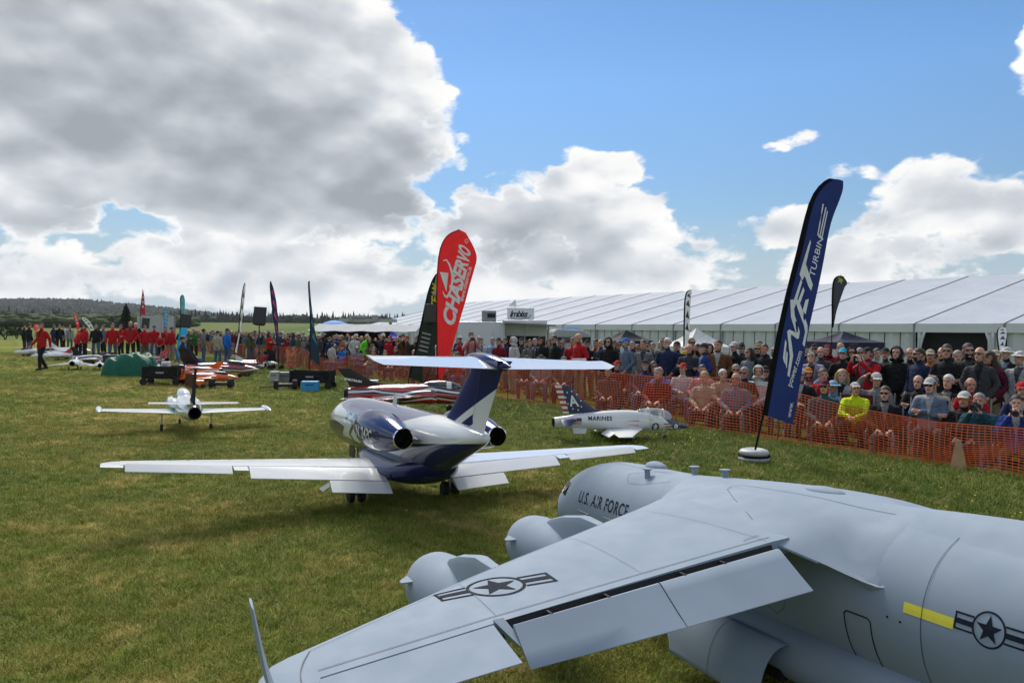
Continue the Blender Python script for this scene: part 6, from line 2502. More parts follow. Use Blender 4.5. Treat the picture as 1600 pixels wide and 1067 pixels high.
def auto_label(px, pose, top, jac, hat, hatc, hair, hairstyle, glasses, hood, beard, row):
    if hood:
        hw = 'hood up'
    elif hat:
        hw = '%s %s' % (hatc, hat.replace('_', ' '))
    elif hairstyle == 'bald':
        hw = 'bald'
    else:
        hw = '%s %shair' % (hair, 'long ' if hairstyle == 'hair_long' else ('thinning ' if hairstyle == 'hair_fringe' else ''))
    for extra in ('', ' at the back', ' in front', ' half hidden', ' beyond the others'):
        if extra == ' at the back' and row < 2 or extra == ' in front' and row > 1:
            continue
        s = '%s %s, %s%s%s, %s %s%s' % (top, jac, hw, ', sunglasses' if glasses else '', ', beard' if beard else '', POSEWORD[pose], zone(px), extra)
        if len(s.replace(',', '').split()) > 16:
            s = s.replace(', sunglasses', '').replace('standing ', '').replace('holding a phone up', 'filming').replace('shading the eyes', 'hand raised')
        if s.lower() not in LABELS:
            LABELS.add(s.lower())
            return s
    return None


def fencefolk(px, q, pose, top, legs='denim', hat=None, hatc='black', hair='brown', hairstyle='hair_short', glasses=False, beard=False, scale=1.0, skin=None, hood=False, yaw=None, pack=False, jac='jacket', row=1):
    p = on_row(px, q)
    lab = auto_label(px, pose, top, jac, hat, hatc, hair, hairstyle, glasses, hood, beard, row)
    if lab is None:
        return None
    toward = math.atan2(p.x, p.y)                  # towards the camera
    runway = math.atan2(FN.x, FN.y)                # square to the fence
    w = rnd.uniform(-0.35, 1.25) if yaw is None else yaw
    ang = toward * (1 - w) + runway * w
    return person(p, -ang, pose, lab, top, legs, hat, hatc, hair, hairstyle, glasses, beard, scale, skin=rnd.choice((0, 0, 1, 2, 2, 0)) if skin is None else skin, hood=hood, pack=pack, jac=jac)


def camping_chair(p, face, label, mat, low=False):
    if len(label.replace(',', ' ').split()) > 15:
        label = label.replace('folding chair', 'chair').replace('seated, ', '').replace('seated ', '')
    t = thing('folding_chair', label, 'chair', p, face, 'camping chairs along the fence')
    zs = 0.21 if low else 0.37
    mb = MB()
    mb.grid(lambda a, b: Vector((-0.25 + 0.5 * a, -0.22 + 0.46 * b, zs - 0.03 * math.sin(PI * a))), 4, 4)
    mb.build('seat', mat, t, thick=0.012)
    mb = MB()
    mb.grid(lambda a, b: Vector((-0.25 + 0.5 * a, 0.25 + 0.13 * b + 0.02 * math.sin(PI * a), zs + 0.05 + 0.52 * b)), 4, 4)
    mb.build('backrest', mat, t, thick=0.012)
    for s in (-1, 1):
        mb = MB()
        mb.tube([(0.27 * s, -0.24, 0.0), (0.27 * s, 0.26, zs + 0.02), (0.27 * s, 0.40, zs + 0.6)], 0.011, 6)
        mb.tube([(0.27 * s, 0.30, 0.0), (0.27 * s, -0.20, zs + 0.02), (0.27 * s, -0.22, zs + 0.2), (0.27 * s, 0.30, zs + 0.22)], 0.011, 6)
        mb.build('frame', MATS['alloy_frame'], t)
    return t


def held_camera(o, label, big=True):
    """a camera in both hands, pointing where the person looks"""
    P = [p for p in POSES.values() if p['mesh'] == o.data][0]
    mid = (P['wrL'] + P['wrR']) / 2 + Vector((0, -0.03, 0.12))
    bpy.context.view_layer.update()
    M = Matrix.Translation(o.location) @ Matrix.Rotation(o.rotation_euler.z, 4, 'Z') @ Matrix.Scale(o.scale.x, 4) @ Matrix.Translation(mid)
    t = thing('camera' if big else 'phone', label, 'camera' if big else 'phone', group='cameras and phones held by spectators')
    t.matrix_world = M
    bk = pm('camera_black', (0.012, 0.012, 0.013), 0.4)
    mb = MB()
    if big:
        mb.box((0, 0, 0), (0.14, 0.07, 0.095))
        mb.box((0, 0, 0.06), (0.06, 0.06, 0.035), taper=0.7)
        b = mb.build('body', bk, t, bevel=0.008)
        mb = MB()
        mb.lathe([(0.035, -0.03), (0.038, -0.10), (0.045, -0.15), (0.045, -0.20), (0.036, -0.20), (0.034, -0.17), (0.005, -0.165)], 'Y', 18)
        mb.build('lens', bk, t, smooth=50)
    else:
        mb.box((0, -0.02, 0.05), (0.155, 0.009, 0.075))
        mb.build('body', bk, t, bevel=0.003)
        mb = MB()
        mb.box((0.055, -0.026, 0.07), (0.03, 0.004, 0.03))
        mb.build('lens', MATS['tinted_glass'], t)


def make_crowd():
    # the people the photograph lets one tell apart: column, metres behind the fence, pose, clothes ...
    F_ = fencefolk
    ST = [
        (1594, 3.3, 'relaxed', 'light grey', dict(hat='sun_hat', hatc='white', jac='striped top')), (1556, 3.7, 'stand', 'charcoal', dict(hat='cap', hatc='beige')), (1546, 3.2, 'relaxed', 'burgundy', dict(hat='cap', hatc='black', hair='brown', hairstyle='hair_long')),
        (1531, 2.5, 'relaxed', 'charcoal', dict(hairstyle='bald', glasses=True, legs='charcoal', scale=1.03)), (1513, 3.2, 'stand', 'black', dict(hair='dark', glasses=True, beard=True, scale=1.05, legs='black')), (1497, 4.0, 'stand', 'black', dict(hair='grey')),
        (1480, 2.7, 'crossed', 'black', dict(hair='dark', glasses=True, scale=1.06, legs='black', jac='padded jacket')), (1454, 3.9, 'stand', 'orange', dict(hat='cap', hatc='beige')), (1436, 2.9, 'relaxed', 'navy', dict(hair='brown', glasses=True, yaw=1.6, beard=True, scale=1.02)),
        (1441, 4.6, 'stand', 'olive', dict(hat='cap', hatc='black')), (1422, 4.0, 'stand', 'black', dict(hairstyle='hair_fringe', hair='grey')), (1401, 3.1, 'relaxed', 'black', dict(hood=True, legs='black', jac='hoodie', scale=1.03)),
        (1384, 4.0, 'stand', 'charcoal', dict(hat='cap', hatc='black')), (1371, 4.6, 'stand', 'white', dict(hair='dark', jac='shirt')), (1356, 2.8, 'filming', 'red', dict(hat='cap', hatc='black', pack=True, legs='black')),
        (1344, 5.2, 'stand', 'black', dict(hair='grey', glasses=True)), (1331, 4.3, 'stand', 'black', dict(hood=True, glasses=True, jac='hoodie')), (1317, 3.4, 'relaxed', 'black', dict(hat='cap', hatc='cyan', glasses=True, legs='black')),
        (1293, 4.3, 'stand', 'dark red', dict(hood=True, jac='hoodie')), (1283, 3.7, 'stand', 'charcoal', dict(hairstyle='bald')), (1271, 3.2, 'stooping', 'lilac', dict(hat='cap', hatc='white', jac='hoodie', scale=1.06)), (1258, 3.9, 'stand', 'navy', dict(hair='dark')), (1247, 3.2, 'stand', 'navy', dict(hair='brown')),
        (1195, 2.9, 'stand', 'black', dict(hair='brown', glasses='orange', scale=1.0)), (1184, 3.7, 'stand', 'black', dict(hat='cap', hatc='tan', glasses=True, hair='grey')), (1171, 2.9, 'relaxed', 'grey', dict(hair='dark', hairstyle='hair_long', glasses=True, scale=0.96)),
        (1159, 3.8, 'stand', 'charcoal', dict(hat='cap', hatc='black', glasses=True)), (1148, 3.2, 'stand', 'black', dict(hat='cap', hatc='white', hair='grey', scale=1.02)), (1122, 2.8, 'relaxed', 'brown', dict(hair='brown', scale=1.04, jac='leather jacket')),
        (1109, 3.8, 'stand', 'black', dict(hood=True, jac='hoodie')), (1100, 2.7, 'relaxed', 'blue', dict(hat='beanie', hatc='charcoal', yaw=1.5)), (1090, 3.6, 'stand', 'black', dict(hair='dark', beard=True)),
        (1077, 2.7, 'crossed', 'charcoal', dict(hairstyle='bald', scale=1.0, jac='sweater')), (1081, 4.3, 'stand', 'yellow', dict(hat='cap', hatc='tan', glasses=True, scale=1.06)), (1058, 3.3, 'stand', 'black', dict(hat='cap', hatc='black', scale=1.03)),
        (1043, 2.7, 'relaxed', 'navy', dict(hair='white', beard=True, scale=1.08)), (1037, 3.8, 'stand', 'olive', dict(hat='cap', hatc='grey', scale=1.08)), (1020, 4.4, 'stand', 'light grey', dict(hair='grey')), (1012, 3.8, 'stand', 'black', dict(hair='brown', glasses=True)),
        (1005, 2.9, 'relaxed', 'grey', dict(hair='brown', scale=1.03)), (997, 3.5, 'stand', 'light grey', dict(hair='brown', hairstyle='hair_long', glasses=True, scale=0.96)), (988, 4.2, 'stand', 'navy', dict(hair='grey')), (978, 2.7, 'relaxed', 'blue grey', dict(hat='cap', hatc='bright blue', scale=1.06, hair='grey', beard=True)),
        (966, 3.9, 'stand', 'charcoal', dict(hair='brown', glasses=True)), (951, 2.8, 'stand', 'black', dict(hood=True, glasses=True, scale=1.04, jac='hoodie')), (939, 3.2, 'crossed', 'navy', dict(hairstyle='bald', scale=1.02)), (931, 3.9, 'stand', 'orange', dict(hair='dark')),
        (918, 3.4, 'stand', 'black', dict(hat='cap', hatc='black')), (904, 2.6, 'relaxed', 'red', dict(hairstyle='bald', scale=1.10)), (895, 3.4, 'stand', 'red', dict(hair='brown', scale=1.04)), (880, 3.4, 'stand', 'grey', dict(hat='cap', hatc='grey')),
        (866, 2.6, 'stand', 'black', dict(hair='dark', glasses=True, scale=1.06)), (858, 3.5, 'stand', 'charcoal', dict(hood=True)), (846, 2.8, 'relaxed', 'black', dict(hat='cap', hatc='black', scale=1.05)), (836, 3.8, 'stand', 'blue grey', dict(hair='grey')), (828, 2.8, 'stand', 'grey', dict(hair='brown', pack=True)),
        (815, 3.5, 'stand', 'charcoal', dict(hat='cap', hatc='black')), (802, 2.6, 'relaxed', 'white', dict(hood=True, glasses=True, scale=1.05, jac='hoodie')), (790, 3.3, 'stand', 'navy', dict(hair='dark')), (779, 2.7, 'stand', 'dark red', dict(hat='cap', hatc='navy')), (770, 3.6, 'stand', 'light blue', dict(hair='grey')),
        (752, 3.4, 'stand', 'white', dict(hair='dark')), (736, 2.4, 'filming', 'pink', dict(hair='dark', pack=True, scale=1.1, jac='shirt')), (717, 3.4, 'stand', 'red', dict(hair='brown'))]
    n = 0
    for px, q, pose, top, kw in ST:
        kw = dict(kw)
        sc = kw.pop('scale', 1.0) * rnd.uniform(0.985, 1.015)
        lg = kw.pop('legs', rnd.choice(('denim', 'black', 'charcoal', 'navy', 'sand')))
        o = F_(px, q, pose, top, lg, scale=sc, row=1 if q < 3.5 else 2, **kw)
        if o and pose == 'filming':
            held_camera(o, 'dark phone held up by spectator in %s' % top, px < 800)
    SE = [
        (1596, 1.5, 'seated', 'navy', dict(hat='cap', hatc='red')), (1590, 0.75, 'seated_camera', 'blue', dict(hair='dark')), (1530, 0.75, 'seated_camera', 'teal', dict(hair='grey')), (1508, 0.85, 'lounging', 'black', dict(hat='cap', hatc='white', glasses='orange')),
        (1517, 1.7, 'seated', 'red', dict(hair='grey', hairstyle='hair_fringe')), (1480, 1.8, 'seated_relaxed', 'black', dict(hair='white')), (1457, 1.35, 'seated_crossed', 'beige', dict(hat='cap', hatc='grey')), (1453, 0.7, 'seated_crossed', 'blue grey', dict(hat='cap', hatc='white', glasses=True)),
        (1434, 1.9, 'seated_crossed', 'black', dict(hairstyle='hair_fringe', hair='grey')), (1384, 0.75, 'lounging', 'black', dict(hair='brown', glasses=True, jac='hoodie')), (1369, 1.5, 'seated_shading', 'grey', dict(hat='cap', hatc='white')), (1337, 1.0, 'seated_leaning', 'neon yellow', dict(hat='cap', hatc='white', hair='grey', scale=0.95)),
        (1314, 1.9, 'seated', 'light grey', dict(hair='blond', hairstyle='hair_long')), (1301, 1.6, 'lounging', 'light blue', dict(hat='sun_hat', hatc='light blue')), (1289, 0.9, 'lounging', 'teal', dict(hat='cap', hatc='burgundy', glasses=True, scale=1.05)), (1287, 1.8, 'seated', 'red', dict(hair='brown')),
        (1263, 1.9, 'seated', 'red', dict(hat='cap', hatc='orange', beard=True)), (1250, 1.2, 'seated_relaxed', 'black', dict(hat='cap', hatc='white', glasses=True)), (1196, 1.7, 'seated', 'charcoal', dict(hat='cap', hatc='black', glasses=True)), (1183, 1.4, 'seated', 'white', dict(hood=True)),
        (1162, 1.2, 'seated_crossed', 'black', dict(hair='grey', glasses=True)), (1148, 1.8, 'seated', 'charcoal', dict(hair='grey', glasses=True)), (1150, 0.6, 'lounging', 'blue grey', dict(hair='white', hairstyle='hair_fringe')), (1130, 1.2, 'seated_leaning', 'beige', dict(hair='white')), (1100, 0.7, 'lounging', 'beige', dict(hair='blond')),
        (1097, 1.3, 'seated', 'pink', dict(hair='dark')), (1065, 1.3, 'seated_relaxed', 'white', dict(hat='cap', hatc='red')), (1034, 1.2, 'seated_leaning', 'bright blue', dict(hairstyle='bald')), (1021, 1.5, 'seated', 'grey', dict(hair='brown', hairstyle='hair_long', glasses=True)), (1007, 1.3, 'seated', 'navy', dict(hat='cap', hatc='black')), (1026, 0.6, 'lounging', 'dark red', dict(hair='grey')),
        (962, 1.2, 'seated_relaxed', 'dark red', dict(hat='cap', hatc='red')), (950, 0.8, 'lounging', 'charcoal', dict(hair='dark')), (880, 1.3, 'seated', 'charcoal', dict(hat='cap', hatc='grey')), (845, 1.4, 'seated', 'grey', dict(hat='sun_hat', hatc='charcoal')), (822, 1.3, 'seated', 'black', dict(hat='sun_hat', hatc='olive')), (715, 1.0, 'seated_crossed', 'red', dict(hair='dark')), (705, 1.3, 'seated', 'bright blue', dict(hair='dark'))]
    cols = [('navy', 'dark navy'), ('black', 'black'), ('blue', 'blue'), ('charcoal', 'charcoal'), ('green', 'green'), ('burgundy', 'wine red')]
    for i, (px, q, pose, top, kw) in enumerate(SE):
        kw = dict(kw)
        sc = kw.pop('scale', 1.0) * rnd.uniform(0.98, 1.02)
        o = F_(px, q, pose, top, rnd.choice(('black', 'charcoal', 'navy', 'denim')), scale=sc, row=0, yaw=rnd.uniform(0, 0.4), **kw)
        if o is None:
            continue
        low = pose in ('lounging', 'seated_camera')
        cm, cn = cols[i % len(cols)]
        camping_chair(o.location + Vector((0, 0, 0)), o.rotation_euler.z, '%s folding chair under the person in %s %s' % (cn, top, zone(px)), cmat(cm), low)
        if pose == 'seated_camera':
            held_camera(o, 'black camera with long lens aimed by seated spectator in %s' % top)
    # the crowd farther along, thinning into rows
    tops = ['black', 'navy', 'charcoal', 'grey', 'red', 'dark red', 'blue', 'beige', 'olive', 'light grey', 'white', 'brown', 'blue grey', 'teal', 'burgundy', 'green', 'light blue', 'orange', 'pink', 'tan', 'bright blue', 'lilac']
    wts = [16, 13, 12, 9, 4, 4, 5, 5, 5, 5, 4, 4, 6, 3, 3, 2, 2, 1, 1, 3, 1, 1]
    for row, (q, step, a0, a1) in enumerate(((1.0, 1.0, 14.6, 44), (2.4, 0.80, 14.8, 72), (3.3, 0.90, 15.2, 70), (4.3, 0.95, 13, 36), (5.4, 1.0, -2.5, 26), (4.7, 1.6, -2, 12))):
        a = a0 + rnd.uniform(0, 0.5)
        while a < a1:
            p = along(a, q + rnd.uniform(-0.4, 0.4))
            px = 800 + FPX * p.x / p.y
            qq = (p.x - FP.x) * FN.x + (p.y - FP.y) * FN.y
            a += step * rnd.uniform(0.75, 1.25)
            if px < 292 or (px > 700 and row < 4):
                continue
            for _ in range(6):
                seated = row == 0 and px > 520
                pose = rnd.choice(('seated', 'seated_relaxed', 'lounging', 'seated_crossed', 'seated_leaning')) if seated else rnd.choice(('stand', 'stand', 'relaxed', 'relaxed', 'crossed', 'filming', 'shading') if px < 700 else ('stand', 'relaxed', 'crossed'))
                top = rnd.choices(tops, wts)[0]
                hat = rnd.choices((None, 'cap', 'beanie', 'sun_hat'), (6, 5, 1, 0.7))[0]
                hd = hat is None and rnd.random() < 0.08
                o = F_(px, qq, pose, top, rnd.choice(('denim', 'black', 'charcoal', 'navy', 'sand')), hat=hat, hatc=rnd.choice(('black', 'grey', 'navy', 'white', 'beige', 'red', 'olive', 'charcoal')), hair=rnd.choice(('dark', 'brown', 'brown', 'grey', 'white', 'blond')),
                       hairstyle=rnd.choices(('hair_short', 'hair_fringe', 'hair_long', 'bald'), (6, 2, 2, 1))[0], glasses=rnd.random() < 0.22, beard=rnd.random() < 0.12, scale=rnd.uniform(0.93, 1.05), hood=hd, jac='hoodie' if hd else 'jacket', row=row)
                if o:
                    if seated:
                        cm, cn = rnd.choice(cols)
                        camping_chair(o.location, o.rotation_euler.z, '%s folding chair, %s person in %s, %s' % (cn, POSEWORD[pose], top, zone(px)), cmat(cm), pose == 'lounging')
                    break
    # a boy in white leaning over the netting, a high-visibility steward
    p = on_row(519, 0.35)
    person(p, 2.6, 'stand', 'child in white shirt and dark cap standing right against the netting', 'white', 'white', hat='cap', hatc='charcoal', scale=0.74)
    p = on_row(573, 2.2)
    person(p, 0.9, 'relaxed', 'steward in bright neon green vest among the dark jackets', 'neon green', 'black', hairstyle='bald', scale=1.02)
    p = on_row(545, 2.6)
    person(p, 0.9, 'relaxed', 'spectator in white sweater beside the steward in the neon vest', 'white', 'denim', hair='dark', hairstyle='hair_long', scale=0.95)

    # crew on the airfield
    def crew(px, py, face, pose, label, **k):
        return person(at(px, py), face, pose, label, group='crew and pilots on the airfield', **k)
    crew(65, 580, -0.3, 'walking', 'person in black bib trousers, red sleeves and black cap walking across the grass', top='red', legs='black', hat='cap', hatc='black', hair='dark', scale=1.03, inner='black')
    crew(38, 556, 2.0, 'relaxed', 'bystander in black with dark cap, farthest out beside the shrubs', top='black', legs='charcoal', hat='cap', hatc='black', scale=1.0)
    crew(46, 557, 2.6, 'stand', 'bystander in black top and blue jeans seen from behind', top='black', legs='denim', hair='brown', scale=1.02)
    crew(93, 550, 0.5, 'stand', 'person in black jacket standing among the farthest model jets', top='black', legs='black', hair='dark')
    crew(84, 550, 2.5, 'relaxed', 'person in dark navy jacket beside the farthest model jets', top='navy', legs='charcoal', hair='brown')
    crew(109, 549, 1.0, 'stand', 'person in light grey jacket near the farthest row of models', top='light grey', legs='denim', hair='dark')
    crew(100, 549, -0.9, 'stand', 'person in white top and black cap near the farthest row of models', top='white', legs='black', hat='cap', hatc='black')
    crew(122, 562, 2.9, 'stooping', 'crew member in red jacket bending over a white model jet', top='red', legs='black', hair='brown')
    crew(133, 563, -1.3, 'relaxed', 'crew member in red jacket with dark trousers facing sideways by the white jet', top='red', legs='black', hair='dark')
    crew(128, 560, 2.8, 'stand', 'crew member in red jacket and navy cap behind the white jet', top='red', legs='navy', hat='cap', hatc='navy')
    crew(176, 567, 0.5, 'stand', 'crew member in red jacket and blue jeans left of the green tarpaulin', top='red', legs='denim', hair='brown', scale=1.03)
    crew(189, 561, -0.4, 'crossed', 'crew member in red jacket half hidden behind the other red jackets', top='red', legs='black', hair='dark')
    crew(204, 567, 0.3, 'relaxed', 'crew member in red jacket with bald head and beard behind the green tarpaulin', top='red', legs='black', hairstyle='hair_fringe', hair='grey', beard=True, scale=1.08)
    crew(226, 564, 1.0, 'stand', 'crew member in red jacket with black collar and grey trousers by the tarpaulin', top='red', legs='olive', hair='dark', scale=0.98)
    crew(212, 560, 0.6, 'filming', 'camera operator in black with white hair behind the crew', top='black', legs='black', hair='white', scale=1.06)
    crew(259, 562, 0.9, 'stand', 'crew member in red jacket at the far side of the red model', top='red', legs='sand', hair='dark')
    crew(269, 563, 2.5, 'relaxed', 'crew member in red jacket and sand trousers beside the light blue banner', top='red', legs='sand', hair='brown')
    crew(252, 565, 0.2, 'stooping', 'crew member in red jacket crouching over a model behind the wagon', top='red', legs='black', hair='dark', scale=0.85)
    crew(241, 561, 0.4, 'stand', 'crew member in red jacket and navy cap left of the light blue banner', top='red', legs='denim', hat='cap', hatc='navy')
    crew(284, 562, 2.8, 'relaxed', 'person in charcoal jacket seen from behind right of the light blue banner', top='charcoal', legs='denim', hair='brown')
    crew(303, 563, 0.6, 'crossed', 'person in dark green jacket behind the seated pilot', top='green', legs='black', hair='grey')
    crew(318, 566, 2.2, 'stand', 'person in grey jacket between the seated pilot and the slim white flag', top='grey', legs='denim', hat='cap', hatc='black')
    crew(150, 560, 0.2, 'stand', 'person in black jacket right of the bending crew member', top='black', legs='denim', hair='dark')
    crew(162, 558, -0.5, 'relaxed', 'person in blue grey jacket under the small far loudspeaker', top='blue grey', legs='black', hair='brown')
    crew(355, 572, 2.6, 'stand', 'person in bright blue jacket seen from behind near the white slim flag', top='bright blue', legs='denim', hair='dark', scale=1.03)
    crew(340, 572, 2.9, 'stand', 'person in beige vest seen from behind beside the bright blue jacket', top='beige', legs='denim', hair='brown', scale=0.95)
    crew(391, 569, 0.9, 'stand', 'spectator in olive jacket and jeans by the loudspeaker tripod', top='olive', legs='denim', hair='brown', hairstyle='hair_long', scale=0.95)
    crew(421, 571, 1.4, 'crossed', 'spectator in red coat with dark hair beside the pink and navy flag', top='red', legs='black', hair='dark', hairstyle='hair_long', scale=0.97)
    o = crew(292, 585, 1.9, 'seated', 'seated pilot in navy jacket, jeans and dark glasses beside the black wagon', top='navy', legs='denim', hair='dark', glasses=True, scale=1.02)
    camping_chair(o.location, o.rotation_euler.z, 'blue folding chair of the pilot beside the black wagon', cmat('blue'))


make_crowd()






# ------------------------------------------------------------------ the orange barrier fence
def fence_h(a):
    return lerp_tab1([(-6, 0.78), (-1.5, 0.70), (0, 0.64), (1.2, 0.60), (2.4, 0.72), (3.6, 0.88), (5.3, 1.0), (7, 0.92), (9, 0.97), (12, 0.92), (15, 0.96), (19, 0.86), (22, 0.90), (24, 0.80), (25.5, 0.58), (27, 0.62), (29, 0.80), (31, 1.0), (36, 0.95), (60, 0.95)], a)


def fence_q(a, f):
    return 0.05 * math.sin(a * 1.3) + 0.04 * math.sin(a * 3.1 + 4 * f) - 0.08 * f * math.sin(a * 0.8)


def fence_pt(a, f):
    p = along(a, 0)
    h = fence_h(a)
    w = 0.025 * math.sin(a * 2.3 + f * 5) + 0.02 * math.sin(a * 5.9)
    q = FP + FU * a + FN * fence_q(a, f)
    return Vector((q.x, q.y, gz(q.x, q.y) + 0.015 + h * f + w * math.sin(PI * f)))


def make_fence():
    net = bpy.data.materials.new('orange_net')
    net.use_nodes = True
    n = N(net.node_tree)
    b = net.node_tree.nodes['Principled BSDF']
    n.put(b.inputs['Base Color'], n.ramp(n.noise(n.pos(), 1.2, 3), [(0.3, (0.66, 0.095, 0.022)), (0.7, (0.84, 0.175, 0.055))]))
    b.inputs['Roughness'].default_value = 0.45
    wood = pm('fence_wood', (0.20, 0.115, 0.05), 0.8, var=0.3, scale=4, bump=0.4)
    steel = pm('fence_rod', (0.10, 0.085, 0.07), 0.5, 0.5)
    t = thing('barrier_fence', 'sagging orange plastic mesh barrier in front of the spectators', 'fence', along(0, 0))
    off = t.location.copy()
    A0, A1 = -6.0, 56.0
    mb = MB()
    nr = 19
    for r in range(nr + 1):
        f = r / nr
        w = 0.0125 if 0 < r < nr else 0.018
        a = A0
        pts = []
        while a < A1:
            pts.append(fence_pt(a, f) - off)
            a += 0.16 if a < 16 else 0.35
        vs = []
        for p in pts:
            vs += [p - Vector((0, 0, w / 2)), p + Vector((0, 0, w / 2))]
        mb.add(vs, [(2 * i, 2 * i + 2, 2 * i + 3, 2 * i + 1) for i in range(len(pts) - 1)])
    a = A0
    d = Vector((FU.x, FU.y, 0))
    while a < A1:
        w = 0.0098
        vs = []
        for k in range(7):
            p = fence_pt(a, k / 6) - off
            vs += [p - d * w / 2, p + d * w / 2]
        mb.add(vs, [(2 * i, 2 * i + 1, 2 * i + 3, 2 * i + 2) for i in range(6)])
        a += 0.078 if a < 16 else 0.16
    mb.build('netting', net, t, fix=False)
    a = A0 + 1.1
    while a < A1:
        mb = MB()
        p = fence_pt(a, 0) - off
        top = fence_pt(a, 1) - off
        mb.tube([p + Vector((0, 0, -0.1)), Vector((top.x + 0.03, top.y, p.z + fence_h(a) + 0.10))], 0.009, 6)
        mb.build('rod', steel, t)
        a += 2.9
    p = on_row(905, -0.06) - off
    mb = MB()
    mb.tube([p + Vector((0, 0, -0.1)), p + Vector((0, 0, 1.12))], 0.035, 8)
    mb.build('post', wood, t)
    mb = MB()
    mb.box(p + Vector((0, -0.05, 1.12)), (0.33, 0.02, 0.26))
    mb.build('number_board', pm('marking_white', (0.8, 0.8, 0.8), 0.5), t)
    mb = MB()
    letters(mb, '10', 0.17, lambda u, v: p + Vector((0.0 + u, -0.063, 1.06 + v)))
    mb.build('lettering', MATS['camera_black'], t)
    # gathered netting at the far corner
    for i, (px, py, w, h, lab) in enumerate(((455, 576, 1.5, 1.05, 'gathered heap of pale orange netting by the pink and navy flag'), (485, 578, 1.3, 0.85, 'lower slack bundle of orange netting beside the thin dark flag'), (392, 562, 1.1, 0.8, 'crumpled orange netting behind the loudspeaker tripod'))):
        q = at(px, py)
        e = thing('netting_bundle', lab, 'netting', q, math.atan2(FU.y, FU.x), 'slack barrier netting')
        mb = MB()
        mb.grid(lambda u, v: Vector(((u - 0.5) * w * (1 - 0.25 * v), 0.16 * noise.noise((u * 5, v * 4, i)) + 0.05 * math.sin(u * 30 + v * 4), h * v * (0.72 + 0.28 * math.sin(u * 7 + i)) + 0.02)), 26, 14)
        mb.build('netting', pm('orange_net_dense', (0.62, 0.19, 0.10), 0.6, var=0.25, scale=9, bump=0.8, bscale=30), e, smooth=180, fix=False)
    # plank leaning on the netting
    q = on_row(1502, -0.15)
    e = thing('plank', 'tapered wooden board leaning on the orange mesh', 'plank', q, -0.5)
    mb = MB()
    mb.add([(-0.11, 0, 0), (0.10, 0, 0), (0.02, 0.06, 0.42), (-0.04, 0.06, 0.42), (-0.11, 0.03, 0), (0.10, 0.03, 0), (0.02, 0.09, 0.42), (-0.04, 0.09, 0.42)], [(0, 1, 2, 3), (7, 6, 5, 4), (0, 4, 5, 1), (1, 5, 6, 2), (2, 6, 7, 3), (3, 7, 4, 0)])
    mb.build('board', pm('raw_timber', (0.42, 0.27, 0.14), 0.75, var=0.2, scale=5), e)


make_fence()


# ------------------------------------------------------------------ feather flags
class Sail:
    """printed sail between a left and a right edge measured on the photograph and set at its distance D"""
    def __init__(self, Lp, Rp, D, base, yaw=0.0, wave=0.03):
        self.D, self.base = D, Vector(base)
        self.yaw, self.wave = yaw, wave
        self.L = [self.w(*p) for p in Lp]
        self.R = [self.w(*p) for p in Rp]

    def w(self, px, py):
        d = pix_dir(px, py)
        k = self.D / d.y
        return Vector((d.x * k, CAM_H + d.z * k))

    def ev(self, tab, t):
        n = len(tab) - 1
        i = min(n - 1, int(t * n))
        f = t * n - i
        p0, p1, p2, p3 = tab[max(0, i - 1)], tab[i], tab[i + 1], tab[min(n, i + 2)]
        return 0.5 * ((2 * p1) + (p2 - p0) * f + (2 * p0 - 5 * p1 + 4 * p2 - p3) * f * f + (3 * p1 - p0 - 3 * p2 + p3) * f ** 3)

    def pt(self, s, t, off=0.0):
        a, b = self.ev(self.L, t), self.ev(self.R, t)
        p = a + (b - a) * s
        wv = self.wave * (math.sin(s * 3.0 + t * 9.0) + 0.5 * math.sin(s * 6 - t * 17)) * (0.2 + 0.8 * s)
        y = self.D + (p.x - self.base.x) * math.tan(self.yaw) + wv - off
        return Vector((p.x, y, p.y)) - self.base

    def uv(self, px, py):
        """cross and climb fractions of a point read off the photograph"""
        p = self.w(px, py)

        def err(t_):
            a, b = self.ev(self.L, t_), self.ev(self.R, t_)
            q = (p - a).dot(b - a) / max(1e-6, (b - a).length_squared)
            return (a + (b - a) * q - p).length, q
        k0 = min(range(61), key=lambda k: err(k / 60)[0]) / 60
        lo, hi = max(0, k0 - 1 / 60), min(1, k0 + 1 / 60)
        for _ in range(18):
            m1, m2 = lo + (hi - lo) * 0.38, lo + (hi - lo) * 0.62
            if err(m1)[0] < err(m2)[0]:
                hi = m2
            else:
                lo = m1
        t_ = (lo + hi) / 2
        return err(t_)[1], t_

    def length(self):
        return sum(((self.ev(self.L, (k + 1) / 20) + self.ev(self.R, (k + 1) / 20)) / 2 - (self.ev(self.L, k / 20) + self.ev(self.R, k / 20)) / 2).length for k in range(20))

    def width(self, t):
        return (self.ev(self.R, t) - self.ev(self.L, t)).length

    def text_fn(self, s0, t0, tscale=1.0, off=0.007):
        """line of writing climbing the sail: baseline at s0, letter tops towards the pole"""
        Ln = self.length()

        def fn(u, v):
            t = t0 + u / Ln * tscale
            return self.pt(s0 - v / max(0.05, self.width(max(0, min(1, t)))), max(0, min(1, t)), off)
        return fn


